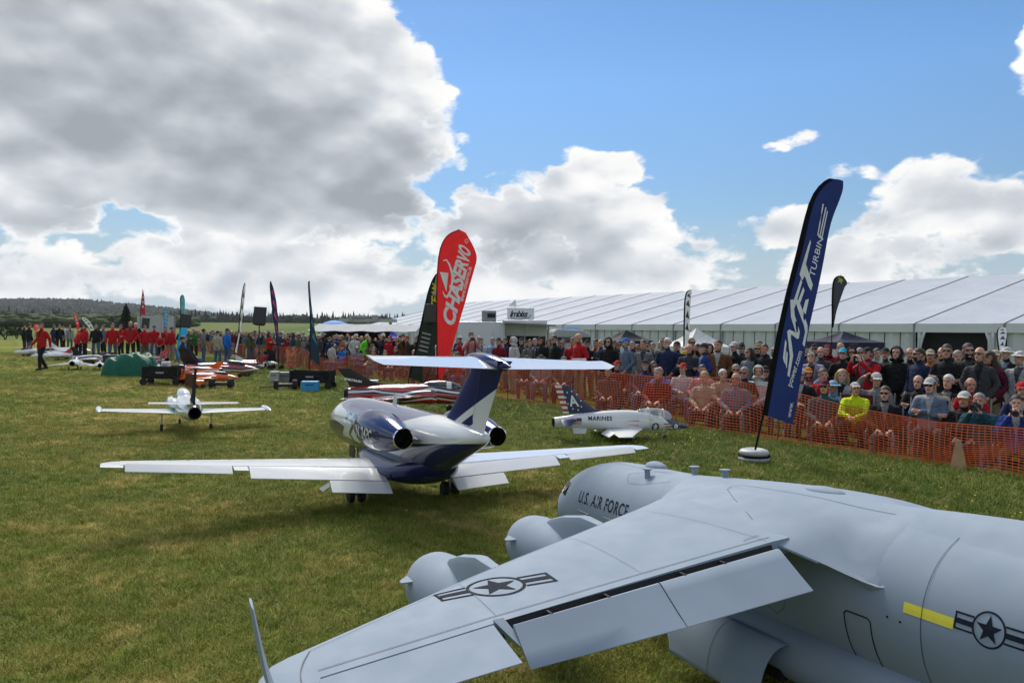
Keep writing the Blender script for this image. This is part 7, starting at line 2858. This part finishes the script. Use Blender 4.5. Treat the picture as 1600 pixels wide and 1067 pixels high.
def feather(label, base, D, Lp, Rp, mat, pole_pts=None, sleeve=0.05, sleeve_mat=None, yaw=0.0, wave=0.03, group='feather flags along the flight line', prints=(), weight=False):
    b = Vector(base)
    t = thing('feather_flag', label, 'flag', b, 0, group)
    S_ = Sail(Lp, Rp, D, b, yaw, wave)
    mb = MB()
    mb.grid(lambda u, v: S_.pt(u, v), 12, 40)
    sail = mb.build('sail', mat, t, smooth=180, fix=False)
    blk = pm('pole_black', (0.008, 0.008, 0.009), 0.8, spec=0.1)
    if sleeve:
        mb = MB()
        mb.grid(lambda u, v: S_.pt(u * sleeve / max(0.02, S_.width(v)), v, 0.010), 2, 40)
        mb.build('sleeve', sleeve_mat or blk, sail, smooth=180, fix=False)
    mb = MB()
    p0 = Vector((0, 0, -0.2 if not weight else 0.1))
    pts = [p0] + [S_.pt(0.0, k / 14, -0.012) for k in range(15)]
    mb.tube(pts, [0.016] + [0.014 - 0.009 * k / 14 for k in range(15)], 8)
    mb.build('pole', blk, t, smooth=60)
    return t, S_, sail


WHITE_INK = pm('white_ink', (0.78, 0.78, 0.78), 0.6)


def make_flags():
    # 1 the tall navy one on its round weight
    base = at(1178, 722)
    D = base.y
    nv = flagcloth('flag_navy', (0.012, 0.026, 0.115), 0.3)
    Lp = [(1193, 648), (1204, 585), (1216, 520), (1230, 455), (1245, 395), (1257, 345), (1268, 310), (1282, 289), (1296, 279)]
    Rp = [(1238, 663), (1250, 590), (1262, 522), (1276, 460), (1289, 402), (1300, 350), (1309, 318), (1315, 297), (1317.5, 283)]
    t, s, sail = feather('tall navy feather flag lettered in white, on a round inflated weight by the fence', base, D, Lp, Rp, nv, sleeve=0.062, wave=0.035, weight=True)
    mb = MB()

    uv = s.uv

    def PX(cx, cy):                                  # a point of the printed design, read off the photograph
        return s.pt(*uv(1180 + cx / 4.48, 270 + cy / 4.48), 0.007)

    def line(txt, p0, p1, h, size=1.0, **k):
        vs, _ = text_2d(txt, size, **k)
        x0, x1 = min(v[0] for v in vs), max(v[0] for v in vs)
        d = Vector((p1[0] - p0[0], p1[1] - p0[1]))
        nrm = Vector((d.y, -d.x)).normalized()
        letters(mb, txt, size, lambda u, v: PX(p0[0] + d.x * u / (x1 - x0) + nrm.x * v * h, p0[1] + d.y * u / (x1 - x0) + nrm.y * v * h), **k)
    line('TURBIN', (412, 728), (486, 452), 58, bold=0.004, shear=0.15)
    line('power.com', (252, 1500), (326, 1252), 46, bold=0.008, shear=0.1)
    line('www.', (246, 1712), (264, 1606), 40, bold=0.006)

    def poly(*pts):
        P = [PX(*q) for q in pts]
        mb.add(P, [tuple(range(len(P)))])
    for a_, b_ in (((436, 436), (478, 216)), ((452, 446), (496, 240)), ((468, 452), (506, 266))):
        poly((a_[0], a_[1]), (b_[0] - 3, b_[1]), (b_[0] + 4, b_[1] + 4), (a_[0] + 9, a_[1] + 6))
    poly((436, 436), (445, 430), (482, 452), (474, 462))
    poly((383, 470), (387, 490), (352, 640), (398, 785), (385, 828), (366, 792), (345, 722), (325, 755), (308, 710), (330, 630), (364, 520))
    poly((317, 744), (326, 765), (290, 890), (268, 960), (250, 950), (275, 870))
    poly((333, 800), (340, 825), (312, 905), (300, 930), (292, 905))
    poly((345, 890), (368, 884), (345, 991), (324, 966))
    poly((275, 890), (300, 890), (322, 956), (361, 1066), (363, 1111), (340, 1218), (327, 1198), (345, 1111), (334, 1066), (300, 976))
    poly((245, 890), (265, 886), (272, 996), (306, 1111), (301, 1156), (290, 1164), (248, 1130), (246, 1156), (264, 1276), (241, 1430), (227, 1418), (241, 1286), (222, 1111), (236, 1096), (278, 1118), (248, 1010))
    poly((209, 1166), (218, 1186), (206, 1338), (193, 1296))
    poly((218, 1246), (227, 1261), (222, 1371), (208, 1326))
    mb.build('lettering', WHITE_INK, sail, fix=False)
    tyre = pm('weight_rubber', (0.40, 0.41, 0.42), 0.5, var=0.1, scale=12, bump=0.1)
    for z, r in ((0.055, 0.20), (0.15, 0.195)):
        mb = MB()
        mb.lathe([(r * 0.45, z + 0.02), (r * 0.7, z + 0.05), (r, z + 0.03), (r * 1.12, z), (r * 1.05, z - 0.035), (r * 0.6, z - 0.05), (r * 0.3, z - 0.045)], 'Z', 28)
        mb.build('weight_ring', tyre, t, smooth=60)
    mb = MB()
    mb.lathe([(0.222, 0.085), (0.235, 0.10), (0.222, 0.118)], 'Z', 28, cap=False)
    mb.build('rope_band', MATS['pole_black'], t)
    # 2 the red teardrop
    D = 22.0
    base = at_depth(688, D)
    red = flagcloth('flag_red', (0.62, 0.020, 0.022), 0.35)
    Lp = [(684.6, 604), (682.8, 560), (682, 524), (681.8, 490), (682, 455), (683, 426), (685.5, 398), (691, 379), (701, 366), (717, 358.5)]
    Rp = [(686.2, 604), (699, 570), (709, 535), (718, 502), (727, 472), (734, 445), (741, 421), (745, 404), (741, 388), (728, 364)]
    t, s, sail = feather('red teardrop flag with white lettering and swoosh emblem behind the business jet', base, D, Lp, Rp, red, sleeve=0.03, sleeve_mat=flagcloth('flag_red_hem', (0.16, 0.008, 0.01), 0.2), wave=0.02)
    mb = MB()
    letters(mb, 'CHASERVO', 0.50, s.text_fn(0.80, 0.30, 1.0), width=2.48, shear=0.30, bold=0.022)
    letters(mb, 'www.chaservo.de', 0.17, s.text_fn(0.93, 0.44), width=1.05, bold=0.002)

    uv2 = s.uv
    Y = lambda cx, cy: s.pt(*uv2(560 + cx * 0.2624, 340 + cy * 0.2624), 0.008)
    mb.add([Y(485, 324), Y(536, 331), Y(524, 442)], [(0, 1, 2)])
    arc_o = [(505, 254), (525.6, 248), (546, 276), (562, 318), (568, 357), (562, 414), (548, 457), (530, 482), (511, 470), (501, 437)]
    arc_i = [(506, 260), (524, 257), (538, 284), (550, 325), (554, 360), (549, 410), (538, 446), (525, 466), (514, 458), (503, 437)]
    vs = [Y(*q) for pair in zip(arc_o, arc_i) for q in pair]
    mb.add(vs, [(2 * i, 2 * i + 1, 2 * i + 3, 2 * i + 2) for i in range(len(arc_o) - 1)])
    ring = []
    for k in range(16):
        a = 2 * PI * k / 16
        ring += [Y(644 + 11 * math.cos(a), 140 + 14 * math.sin(a)), Y(644 + 8.5 * math.cos(a), 140 + 11 * math.sin(a))]
    mb.add(ring, [(2 * k, 2 * ((k + 1) % 16), 2 * ((k + 1) % 16) + 1, 2 * k + 1) for k in range(16)])
    letters(mb, 'R', 0.09, lambda u, v: Y(640 + u * 130, 146 - v * 130))
    mb.build('lettering', WHITE_INK, sail, fix=False)
    # 3 dark green one just behind it
    D = 24.5
    base = at_depth(637, D)
    Lp = [(639, 590), (643, 570), (649, 545), (655, 518), (661, 490), (667, 462), (674, 440), (681, 428)]
    Rp = [(671, 603), (675, 580), (678, 552), (682, 525), (685, 495), (686, 465), (686, 445), (684, 428)]
    t, s, sail = feather('dark green feather flag with yellow and white print half hidden by the red flag', base, D, Lp, Rp, flagcloth('flag_dark_green', (0.014, 0.024, 0.018), 0.2), sleeve=0.04, wave=0.03)
    mb = MB()
    letters(mb, 'TEAM', 0.30, s.text_fn(0.92, 0.62), width=0.8, bold=0.01, shear=0.2)
    mb.build('lettering', pm('yellow_ink', (0.62, 0.58, 0.03), 0.6), sail, fix=False)
    mb = MB()
    for k in range(5):
        mb.grid(lambda u, v: s.pt(0.18 + 0.5 * u, 0.28 + 0.035 * k + 0.012 * v, 0.008), 3, 1)
    mb.grid(lambda u, v: s.pt(0.45 + 0.55 * u, 0.72 + 0.26 * v + 0.02 * u, 0.006), 3, 6)
    mb.build('print', pm('grey_ink', (0.32, 0.33, 0.32), 0.6), sail, fix=False)
    # 4 .. the slimmer ones down the line: label, column of pole foot, D, edges, colour, print
    def slim(label, bx, D, Lp, Rp, rgb, ink=None, txt=None, sleeve=0.04, size=0.2, group='feather flags along the flight line', nprint=4):
        base = at_depth(bx, D)
        t, s, sail = feather(label, base, D, Lp, Rp, flagcloth('flag_' + '_'.join('%02d' % int(99 * c) for c in rgb), rgb, 0.3), sleeve=sleeve, wave=0.02, group=group)
        if ink:
            mb = MB()
            if txt:
                letters(mb, txt, size, s.text_fn(0.85, 0.22), width=s.length() * 0.6, bold=0.008)
            else:
                for k in range(nprint):
                    mb.add([s.pt(0.25, 0.25 + 0.15 * k, 0.008), s.pt(0.9, 0.22 + 0.15 * k, 0.008), s.pt(0.6, 0.33 + 0.15 * k, 0.008)], [(0, 1, 2)])
            if nprint == 0:
                c = s.pt(0.5, 0.84, 0.008)
                mb.add([c + Vector((0.13 * q * math.cos(0.6 + PI * j / 6), 0, 0.17 * q * math.sin(0.6 + PI * j / 6))) for j in range(12) for q in [1.0 if j % 2 == 0 else 0.45]] + [c], [(j, (j + 1) % 12, 12) for j in range(12)])
            mb.build('print', pm('ink_' + '_'.join('%02d' % int(99 * c) for c in ink), ink, 0.6), sail, fix=False)
    slim('navy feather flag with pink angular print near the loudspeaker tripod', 436, 33.0, [(434, 545), (430, 515), (426, 490), (423, 465), (421.5, 448), (422, 440)], [(436, 578), (435.5, 530), (434, 500), (432, 475), (428, 452), (423.5, 439)], (0.02, 0.025, 0.08), (0.55, 0.04, 0.16))
    slim('thin dark teal feather flag standing left of the food stall', 484, 32.0, [(484, 560), (484, 530), (484.5, 500), (483, 475), (481.5, 450), (481.5, 440)], [(500, 572), (498, 545), (492, 515), (487.5, 485), (485, 455), (484, 439)], (0.012, 0.03, 0.045), (0.06, 0.20, 0.28))
    slim('slim white feather flag leaning beside the bright blue jacket', 369, 35.0, [(366, 548), (371, 525), (374, 500), (376, 475), (379, 452), (382, 442)], [(370, 552), (374.5, 525), (378, 500), (381, 475), (383.5, 455), (384, 443)], (0.58, 0.60, 0.60), (0.10, 0.14, 0.10))
    slim('turquoise feather flag with round dark crest above a loudspeaker', 279, 33.0, [(277, 548), (280, 520), (282, 495), (281.5, 475), (281.5, 465), (284, 460.5)], [(283, 546), (287, 515), (287, 495), (288.5, 478), (289, 467), (287, 461)], (0.03, 0.30, 0.40), (0.35, 0.42, 0.06))
    slim('blue feather flag with yellow stripes in front of the screen wall', 256, 45.0, [(256, 514), (256, 503), (255.5, 494), (256, 486), (257.5, 482)], [(261.5, 515), (262, 503), (262.5, 494), (262, 486), (260, 482)], (0.05, 0.22, 0.50), (0.65, 0.50, 0.05), sleeve=0)
    slim('pointed dark red feather flag rising over the screen wall', 219, 46.0, [(219, 492), (219.5, 480), (221, 468), (222.5, 456), (223, 452)], [(227.5, 492), (226.5, 480), (225.5, 468), (224.3, 456), (223.6, 452)], (0.30, 0.02, 0.04), (0.6, 0.5, 0.5), sleeve=0.03)
    slim('leaning red feather flag with white print beyond the model jets', 122, 52.0, [(121, 515), (118, 506), (116, 498), (114.8, 492), (115.5, 490)], [(125, 513), (123.5, 505), (121, 497), (119, 492), (117.5, 490)], (0.52, 0.03, 0.04), (0.7, 0.7, 0.7), sleeve=0)
    slim('curved white and green feather flag bent right beyond the model jets', 148, 50.0, [(146, 528), (139, 514), (132, 504), (127, 498), (129, 495.5)], [(149, 526), (146, 512), (140, 502), (134, 497), (131, 495.3)], (0.50, 0.54, 0.52), (0.06, 0.22, 0.10), sleeve=0.03)
    slim('squat red flag far out above the bystanders', 53, 60.0, [(55, 518), (52.5, 513), (52, 509), (54, 507)], [(62, 511), (63, 509), (61, 507), (57, 506)], (0.58, 0.06, 0.05), (0.7, 0.6, 0.6), sleeve=0)
    slim('small dark navy feather flag behind the red jackets', 178, 55.0, [(177, 506), (174, 500), (173.7, 495), (174.5, 492)], [(178.5, 506), (177.5, 500), (176.5, 495), (175.3, 492)], (0.02, 0.025, 0.07), sleeve=0)
    # beyond the crowd
    slim('slim white feather flag with dark pictures before the white gazebo', 1068, 28.0, [(1068, 541), (1068.3, 520), (1068.6, 495), (1069.5, 470), (1073, 456), (1079, 453)], [(1076, 542), (1077, 520), (1078, 495), (1079.5, 472), (1080.5, 458), (1080.5, 453)], (0.56, 0.58, 0.62), (0.05, 0.05, 0.06), group='flags behind the crowd')
    slim('dark grey teardrop flag with yellow emblem by the navy gazebo', 1300, 24.0, [(1300, 512), (1300.2, 490), (1300, 465), (1301, 445), (1304.5, 434.5), (1311, 430.8)], [(1302, 512), (1306, 490), (1313, 468), (1320, 450), (1323.3, 442), (1317, 431.5)], (0.035, 0.042, 0.06), (0.45, 0.46, 0.05), group='flags behind the crowd', nprint=0)
    slim('small white oval flag with blue and red print beside the marquee entrance', 1562, 27.0, [(1561.5, 553), (1559.5, 540), (1557.5, 525), (1559, 515), (1563.5, 511.5)], [(1565, 553), (1570, 538), (1573.5, 522), (1571.5, 513.5), (1566, 511.3)], (0.62, 0.63, 0.66), (0.05, 0.10, 0.40), group='flags behind the crowd', sleeve=0.03)


make_flags()


# ------------------------------------------------------------------ loudspeakers, wagons, boxes and more models
def speaker(label, px, D, y0, y1, w, standlab, yaw=0.3, roll=0.0):
    blk = pm('speaker_black', (0.012, 0.012, 0.013), 0.55)
    c = at_depth(px, D)
    z1, z0 = height_at(px, y0, D), height_at(px, y1, D)
    st = thing('speaker_stand', standlab, 'stand', c, yaw, 'tripod loudspeaker stands')
    h = z0 - c.z
    mb = MB()
    mb.tube([(0, 0, 0.45), (0, 0, h)], 0.02, 8)
    mb.build('pole', blk, st)
    mb = MB()
    mb.lathe([(0.03, 0.75), (0.035, 0.78), (0.035, 0.86), (0.03, 0.88)], 'Z', 10)
    mb.build('collar', blk, st)
    for k in range(3):
        a = 2 * PI * k / 3 + 0.4
        mb = MB()
        mb.tube([(0.02 * math.cos(a), 0.02 * math.sin(a), 0.85), (0.62 * math.cos(a), 0.62 * math.sin(a), 0.01)], 0.013, 6)
        mb.tube([(0, 0, 0.5), (0.32 * math.cos(a), 0.32 * math.sin(a), 0.42)], 0.008, 6)
        mb.build('leg', blk, st)
    hh = z1 - z0
    t = thing('loudspeaker', label, 'loudspeaker', (c.x, c.y, z0), yaw, 'loudspeakers on tripods')
    mb = MB()
    R_ = Matrix.Rotation(rad(-8), 3, 'X') @ Matrix.Rotation(roll, 3, 'Y')
    mb.loft([[R_ @ Vector((x, y, z)) for x, y in ((-w / 2, -0.17), (w / 2, -0.17), (w * 0.34, 0.18), (-w * 0.34, 0.18))] for z in (0, hh)])
    mb.build('cabinet', blk, t, bevel=0.02)
    mb = MB()
    mb.grid(lambda u, v: R_ @ Vector((-w * 0.44 + w * 0.88 * u, -0.185 - 0.02 * math.sin(PI * u), hh * (0.05 + 0.9 * v))), 8, 8)
    mb.build('grille', pm('grille_grey', (0.035, 0.035, 0.037), 0.6, bump=0.5, bscale=120), t, smooth=180)


speaker('black loudspeaker tilted high on the tripod by the pink and navy flag', 405, 31.0, 480, 508, 0.50, 'black tripod stand of the loudspeaker by the pink and navy flag', 0.25, rad(4))
speaker('black loudspeaker in front of the turquoise flag', 289, 33.0, 491, 512, 0.42, 'tripod stand of the loudspeaker at the turquoise flag', 0.5, rad(6))
speaker('black loudspeaker before the grey screen wall', 226, 38.0, 497, 513, 0.36, 'tripod stand of the loudspeaker at the screen wall', 0.6, rad(6))
speaker('small far loudspeaker beyond the red jackets', 152, 44.0, 510, 520, 0.30, 'tripod stand of the farthest loudspeaker', 0.4)
speaker('black loudspeaker between the dark green and red flags', 677, 24.0, 476, 506, 0.55, 'tripod stand of the loudspeaker between green and red flags', -0.2)


def wagon(label, p, rz, w=1.05, h=0.36, group='folding hand wagons'):
    blk = cmat('black')
    fr = pm('wagon_frame', (0.015, 0.015, 0.016), 0.45)
    t = thing('folding_wagon', label, 'wagon', p, rz, group)
    z0 = 0.20
    mb = MB()
    for s in (-1, 1):
        mb.grid(lambda u, v: Vector((-w / 2 + w * u, s * (0.26 + 0.015 * math.sin(PI * u)), z0 + h * v - 0.02 * math.sin(PI * u) * v)), 8, 3)
        mb.grid(lambda u, v: Vector((s * w / 2, -0.26 + 0.52 * u, z0 + h * v)), 3, 3)
    mb.grid(lambda u, v: Vector((-w / 2 + w * u, -0.26 + 0.52 * v, z0)), 3, 3)
    mb.build('tub', blk, t, thick=0.012, fix=False)
    for s in (-1, 1):
        mb = MB()
        for q in (-1, 1):
            mb.tube([(q * w / 2, s * 0.27, 0.14), (q * w / 2, s * 0.27, z0 + h + 0.03)], 0.014, 6)
        mb.tube([(-w / 2, s * 0.275, z0), (0, s * 0.275, z0 + h * 0.9), (w / 2, s * 0.275, z0)], 0.009, 6)
        mb.build('frame', fr, t)
    mb = MB()
    mb.box((0, -0.285, z0 + h * 0.5), (0.24, 0.004, 0.05))
    mb.build('badge', pm('grey_ink', (0.32, 0.33, 0.32), 0.6), t)
    for q in (-1, 1):
        for s in (-1, 1):
            mt, mh = MB(), MB()
            wheel(mt, mh, (q * w * 0.46, s * 0.28, 0.105), 0.105, 0.075)
            wo_ = mt.build('wheel', MATS['tyre_rubber'], t, smooth=40)
            mh.build('hub', MATS['dull_alloy'], wo_, smooth=40)
    mb = MB()
    mb.tube([(w / 2, 0, 0.2), (w / 2 + 0.1, 0, 0.45), (w / 2 + 0.12, 0, 0.75)], 0.012, 6)
    mb.build('handle', fr, t)
    return t


def dolly(label, p, rz):
    t = thing('model_dolly', label, 'dolly', p, rz, 'wheeled dollies on the grass')
    fr = MATS['wagon_frame']
    mb = MB()
    mb.box((0, 0, 0.14), (0.46, 0.12, 0.10))
    mb.build('frame', fr, t, bevel=0.01)
    for s in (-1, 1):
        mt, mh = MB(), MB()
        wheel(mt, mh, (s * 0.27, 0, 0.155), 0.155, 0.13, 'X')
        wo_ = mt.build('wheel', MATS['tyre_rubber'], t, smooth=40)
        mh.build('hub', pm('hub_red', (0.25, 0.02, 0.02), 0.4), wo_, smooth=40)
    mb = MB()
    mb.tube([(0, 0, 0.14), (-0.5, -0.15, 0.10), (-0.72, -0.2, 0.09)], 0.018, 6)
    mb.build('handle', fr, t)


def crate(name, label, p, size, mat, rz=0.0, lid=True, cat='box', group='boxes on the grass'):
    t = thing(name, label, cat, p, rz, group)
    mb = MB()
    mb.box((0, 0, size[2] * (0.42 if lid else 0.5)), (size[0], size[1], size[2] * (0.84 if lid else 1)))
    mb.build('body', mat, t, bevel=0.015)
    if lid:
        mb = MB()
        mb.box((0, 0, size[2] * 0.925), (size[0] * 1.03, size[1] * 1.03, size[2] * 0.15))
        mb.build('lid', mat, t, bevel=0.012)
    mb = MB()
    mb.tube([(-size[0] * 0.25, -size[1] * 0.52, size[2] * 0.72), (-size[0] * 0.22, -size[1] * 0.58, size[2] * 0.66), (size[0] * 0.22, -size[1] * 0.58, size[2] * 0.66), (size[0] * 0.25, -size[1] * 0.52, size[2] * 0.72)], 0.012, 6)
    mb.build('handle', MATS['wagon_frame'], t)
    return t


def tarp(label, p, w, d, h, rz):
    def fn(u, v):
        x, y = (u - 0.5) * 2, (v - 0.5) * 2
        r = max(abs(x), abs(y))
        e = (1 - max(0, abs(x)) ** 7) * (1 - max(0, abs(y)) ** 5)
        ridge = 0.86 + 0.07 * math.sin(x * 2.6 + 0.9) + 0.06 * noise.noise((x * 2.2, y * 2.2, 3))
        fold = 0.055 * math.sin(9 * (x + 0.6 * y)) * (0.3 + r) + 0.05 * noise.noise((x * 6, y * 6, 1)) + 0.09 * (0.35 - abs(noise.noise((x * 3.5 + y, y * 2.5, 7))))
        k = 1 + 0.10 * r ** 4 + 0.07 * noise.noise((x * 4, y * 4, 9))
        return Vector((x * w / 2 * k, y * d / 2 * k, max(0.012, h * (e ** 0.35) * ridge + fold * h * (0.3 + e))))
    o = MB().grid(fn, 52, 44).build('tarpaulin', cloth('tarp_green', (0.010, 0.12, 0.075), 0.5, 0.5, 9.0), smooth=180, fix=False)
    o.location = p
    o.rotation_euler = (0, 0, rz)
    tag(o, label, 'tarpaulin')


def make_clutter():
    wagon('black folding wagon loaded with a white canister, beside the green tarpaulin', at(255, 601), rad(4), 1.04)
    w2 = wagon('black folding wagon beside the blue canister near the fence', at(488, 607), rad(-3), 1.25)
    p = at(257, 597)
    crate('canister', 'white fuel canister standing in the black wagon', (p.x, p.y + 0.1, p.z + 0.30), (0.24, 0.18, 0.34), pm('canister_white', (0.62, 0.62, 0.6), 0.4), 0.1, False, 'canister', None)
    crate('canister', 'bright blue canister on the grass before the black wagon', at(485, 611), (0.50, 0.26, 0.30), pm('canister_blue', (0.02, 0.28, 0.62), 0.35), 0.05, False, 'canister', None)
    g1 = pm('case_grey', (0.20, 0.21, 0.22), 0.5)
    wh = pm('cooler_white', (0.58, 0.59, 0.58), 0.45)
    crate('case', 'dark grey hard case by the foot of the pink and navy flag', at(446, 597), (0.58, 0.3, 0.34), g1, 0.05)
    crate('case', 'light grey upright case left of the dark grey hard case', at(429, 597), (0.28, 0.28, 0.36), pm('case_light', (0.38, 0.39, 0.39), 0.5), 0.05)
    crate('cooler_box', 'white box alone on the grass right of the dark fin', at(579, 610), (0.45, 0.32, 0.32), wh, 0.1)
    crate('cooler_box', 'small white box behind the black fin of the striped jet', at(516, 606), (0.3, 0.3, 0.36), wh, 0.0)
    dolly('fat wheeled dolly left of the wagon with the blue canister', at(446, 609), rad(12))
    dolly('black two wheeled dolly on the grass by the orange model', at(346, 607), rad(2))
    tarp('green tarpaulin draped over a model aircraft beside the black wagon', at(206, 586), 1.42, 1.2, 0.78, 0.1)
    # more models among the crew
    wht, blk = MATS['gloss_white'], MATS['gloss_black']
    org = pm('gloss_orange', (0.72, 0.12, 0.012), 0.2, coat=1.0, var=0.04)
    red = pm('gloss_red', (0.50, 0.015, 0.02), 0.2, coat=1.0, var=0.04)
    mix1 = stripes_mat('white_purple_flash', _w, [_w, (0.10, 0.03, 0.14), _w, _w, (0.25, 0.26, 0.28), _w], 0.3, 2.0, 5.0)
    mix2 = stripes_mat('orange_white_flash', _w, [(0.72, 0.12, 0.012), _w, (0.72, 0.12, 0.012), _k, (0.72, 0.12, 0.012), _w], 0.3, 2.0, 8.0)
    mix3 = stripes_mat('red_white_black_flash', _w, [_r, _w, _k, _r, _k, _w], 0.3, 2.0, 11.0)
    G = 'smaller model jets parked among the crew'
    P = lambda px, py: tuple(at(px, py))
    sport_jet('small all white jet model seen tail on, beside the red jackets', P(118, 577), rad(112), 1.9, (wht, wht, wht), 0.20, span=0.95, group=G, anhedral=0.10)
    sport_jet('white jet model with grey wings left of the green tarpaulin', P(156, 578), rad(118), 1.5, (wht, wht, wht), 0.16, span=0.95, group=G)
    sport_jet('white and purple striped jet model near the farthest bystanders', P(98, 561), rad(200), 2.3, (mix1, wht, mix1), 0.18, span=0.8, group=G)
    sport_jet('white and purple jet model half hidden behind the bending crew member', P(108, 556), rad(15), 2.2, (mix1, mix1, wht), 0.18, span=0.8, group=G)
    sport_jet('dark nosed white jet model farthest left on the flight line', P(55, 557), rad(185), 2.0, (wht, blk, wht), 0.14, span=0.8, group=G)
    sport_jet('orange and white jet model with upright fin behind the black wagon', P(300, 594), rad(178), 2.1, (mix2, wht, org), 0.10, span=0.85, group=G)
    sport_jet('bright orange jet model low on the grass by the two wheeled dolly', P(322, 601), rad(20), 1.7, (org, org, org), 0.12, span=0.9, group=G)
    sport_jet('red white and black jet model with swept twin fins left of the white flag', P(340, 590), rad(8), 2.4, (mix3, mix3, blk), 0.22, twin=True, span=0.8, group=G)
    sport_jet('white jet model with black fin in front of the seated pilot', P(247, 584), rad(122), 1.7, (wht, wht, blk), 0.26, span=0.8, group=G)
    sport_jet('grey and red jet model right of the twin finned one', P(378, 581), rad(190), 2.0, (mix3, wht, red), 0.16, span=0.9, group=G)
    sport_jet('white jet model with red fin beside the walking person', P(84, 563), rad(195), 1.8, (wht, wht, red), 0.18, span=0.9, group=G)
    sport_jet('black and white jet model between the red jackets and the tarpaulin', P(148, 569), rad(10), 1.9, (mix1, blk, blk), 0.2, span=0.85, group=G)
    sport_jet('red jet model half hidden behind the tarpaulin', P(232, 572), rad(165), 2.0, (mix3, red, red), 0.2, span=0.85, group=G)
    sport_jet('pale grey jet model before the fence, right of the bright blue jacket', P(398, 576), rad(20), 1.9, (wht, mix3, wht), 0.15, span=0.9, group=G)
    blkc = pm('case_black', (0.02, 0.02, 0.022), 0.5)
    for px_, py_, sz, lb in ((181, 571, (0.9, 0.4, 0.45), 'long black case standing left behind the tarpaulin'), (166, 568, (0.5, 0.4, 0.5), 'square black case beside the long black one'), (138, 567, (0.45, 0.3, 0.3), 'low black case at the feet of the bending crew member'),
                             (222, 575, (0.5, 0.35, 0.4), 'black case right behind the tarpaulin'), (318, 583, (0.5, 0.35, 0.35), 'black case by the seated pilot'), (384, 588, (0.4, 0.3, 0.3), 'black case left of the loudspeaker tripod')):
        crate('case', lb, at(px_, py_), sz, blkc, rnd.uniform(-0.3, 0.3))
    # the small brown and orange things beside the trainer's fin
    t = thing('ground_charger', 'orange starter cart beside the brown bag behind the white trainer', 'cart', at(312, 607), 0.3)
    mb = MB()
    mb.box((0, 0, 0.16), (0.26, 0.2, 0.18))
    mb.build('body', org, t, bevel=0.02)
    for s in (-1, 1):
        mt, mh = MB(), MB()
        wheel(mt, mh, (0.1 * s, -0.1, 0.07), 0.07, 0.05)
        mt.build('wheel', MATS['tyre_rubber'], t)
    mb = MB()
    mb.tube([(-0.1, 0.05, 0.2), (-0.15, 0.1, 0.6), (-0.15, -0.08, 0.62)], 0.012, 6)
    mb.build('handle', MATS['wagon_frame'], t)
    o = MB().grid(lambda u, v: Vector(((u - 0.5) * 0.42 * (1 - 0.2 * v), 0.14 * math.cos(PI * u) * (1 - v * 0.4), 0.42 * v)), 8, 6).build('bag', cloth('bag_brown', (0.10, 0.05, 0.022), 0.8, 0.8, 9), thick=0.02, fix=False)
    o.location = at(297, 606)
    tag(o, 'brown soft bag on the grass behind the white trainer', 'bag')
    # banner, baby carriage wheel things
    t = thing('banner', 'light blue banner on a short pole beside the red jackets', 'banner', at(279, 574), 0.1)
    mb = MB()
    mb.grid(lambda u, v: Vector((-0.12 + 0.30 * u + 0.18 * v, 0.02 * math.sin(5 * u + 7 * v), 0.45 + 1.2 * v)), 6, 10)
    sl = mb.build('sail', flagcloth('flag_sky', (0.03, 0.32, 0.62), 0.3), t, fix=False)
    mb = MB()
    letters(mb, 'Jets', 0.2, lambda u, v: Vector((0.12 - v + u * 0.15, -0.035, 0.7 + u)), bold=0.006)
    mb.build('lettering', WHITE_INK, sl)
    mb = MB()
    mb.tube([(-0.12, 0.02, 0), (-0.1, 0.02, 0.45), (0.08, 0.02, 1.68)], 0.012, 6)
    mb.build('pole', MATS['pole_black'], t)
    t = thing('pushchair', 'black pushchair under the navy and pink flag', 'pushchair', at(424, 578), 0.8)
    mb = MB()
    mb.loft([[(x * 0.24, y, z) for x in (-1, 1) for y, z in (((y0, z0), (y0 + 0.04, z0 - 0.03)) if x < 0 else ((y0 + 0.04, z0 - 0.03), (y0, z0)))] for y0, z0 in ((-0.3, 0.45), (0.05, 0.42), (0.2, 0.85))])
    mb.build('seat', cmat('black'), t)
    mb = MB()
    for s in (-1, 1):
        mb.tube([(0.26 * s, -0.4, 0.12), (0.26 * s, 0.0, 0.5), (0.26 * s, 0.45, 1.0)], 0.013, 6)
        mb.tube([(0.26 * s, 0.35, 0.12), (0.26 * s, 0.0, 0.5)], 0.013, 6)
    mb.build('frame', MATS['wagon_frame'], t)
    for x in (-0.28, 0.28):
        for y in (-0.4, 0.35):
            mt, mh = MB(), MB()
            wheel(mt, mh, (x, y, 0.12), 0.12, 0.05)
            mt.build('wheel', MATS['tyre_rubber'], t)
    # red thing peeping over the grey fuselage
    t = thing('fuel_bottle', 'red bottle end showing over the grey transport', 'bottle', Vector((3.05, 4.55, 0.0)))
    mb = MB()
    mb.lathe([(0.10, 0.0), (0.10, 0.62), (0.07, 0.68), (0.035, 0.70), (0.035, 0.74)], 'Z', 16)
    mb.build('body', red, t, smooth=50)
    mb = MB()
    mb.lathe([(0.04, 0.735), (0.04, 0.765), (0.0, 0.765)], 'Z', 12)
    mb.build('cap', blk, t)


make_clutter()
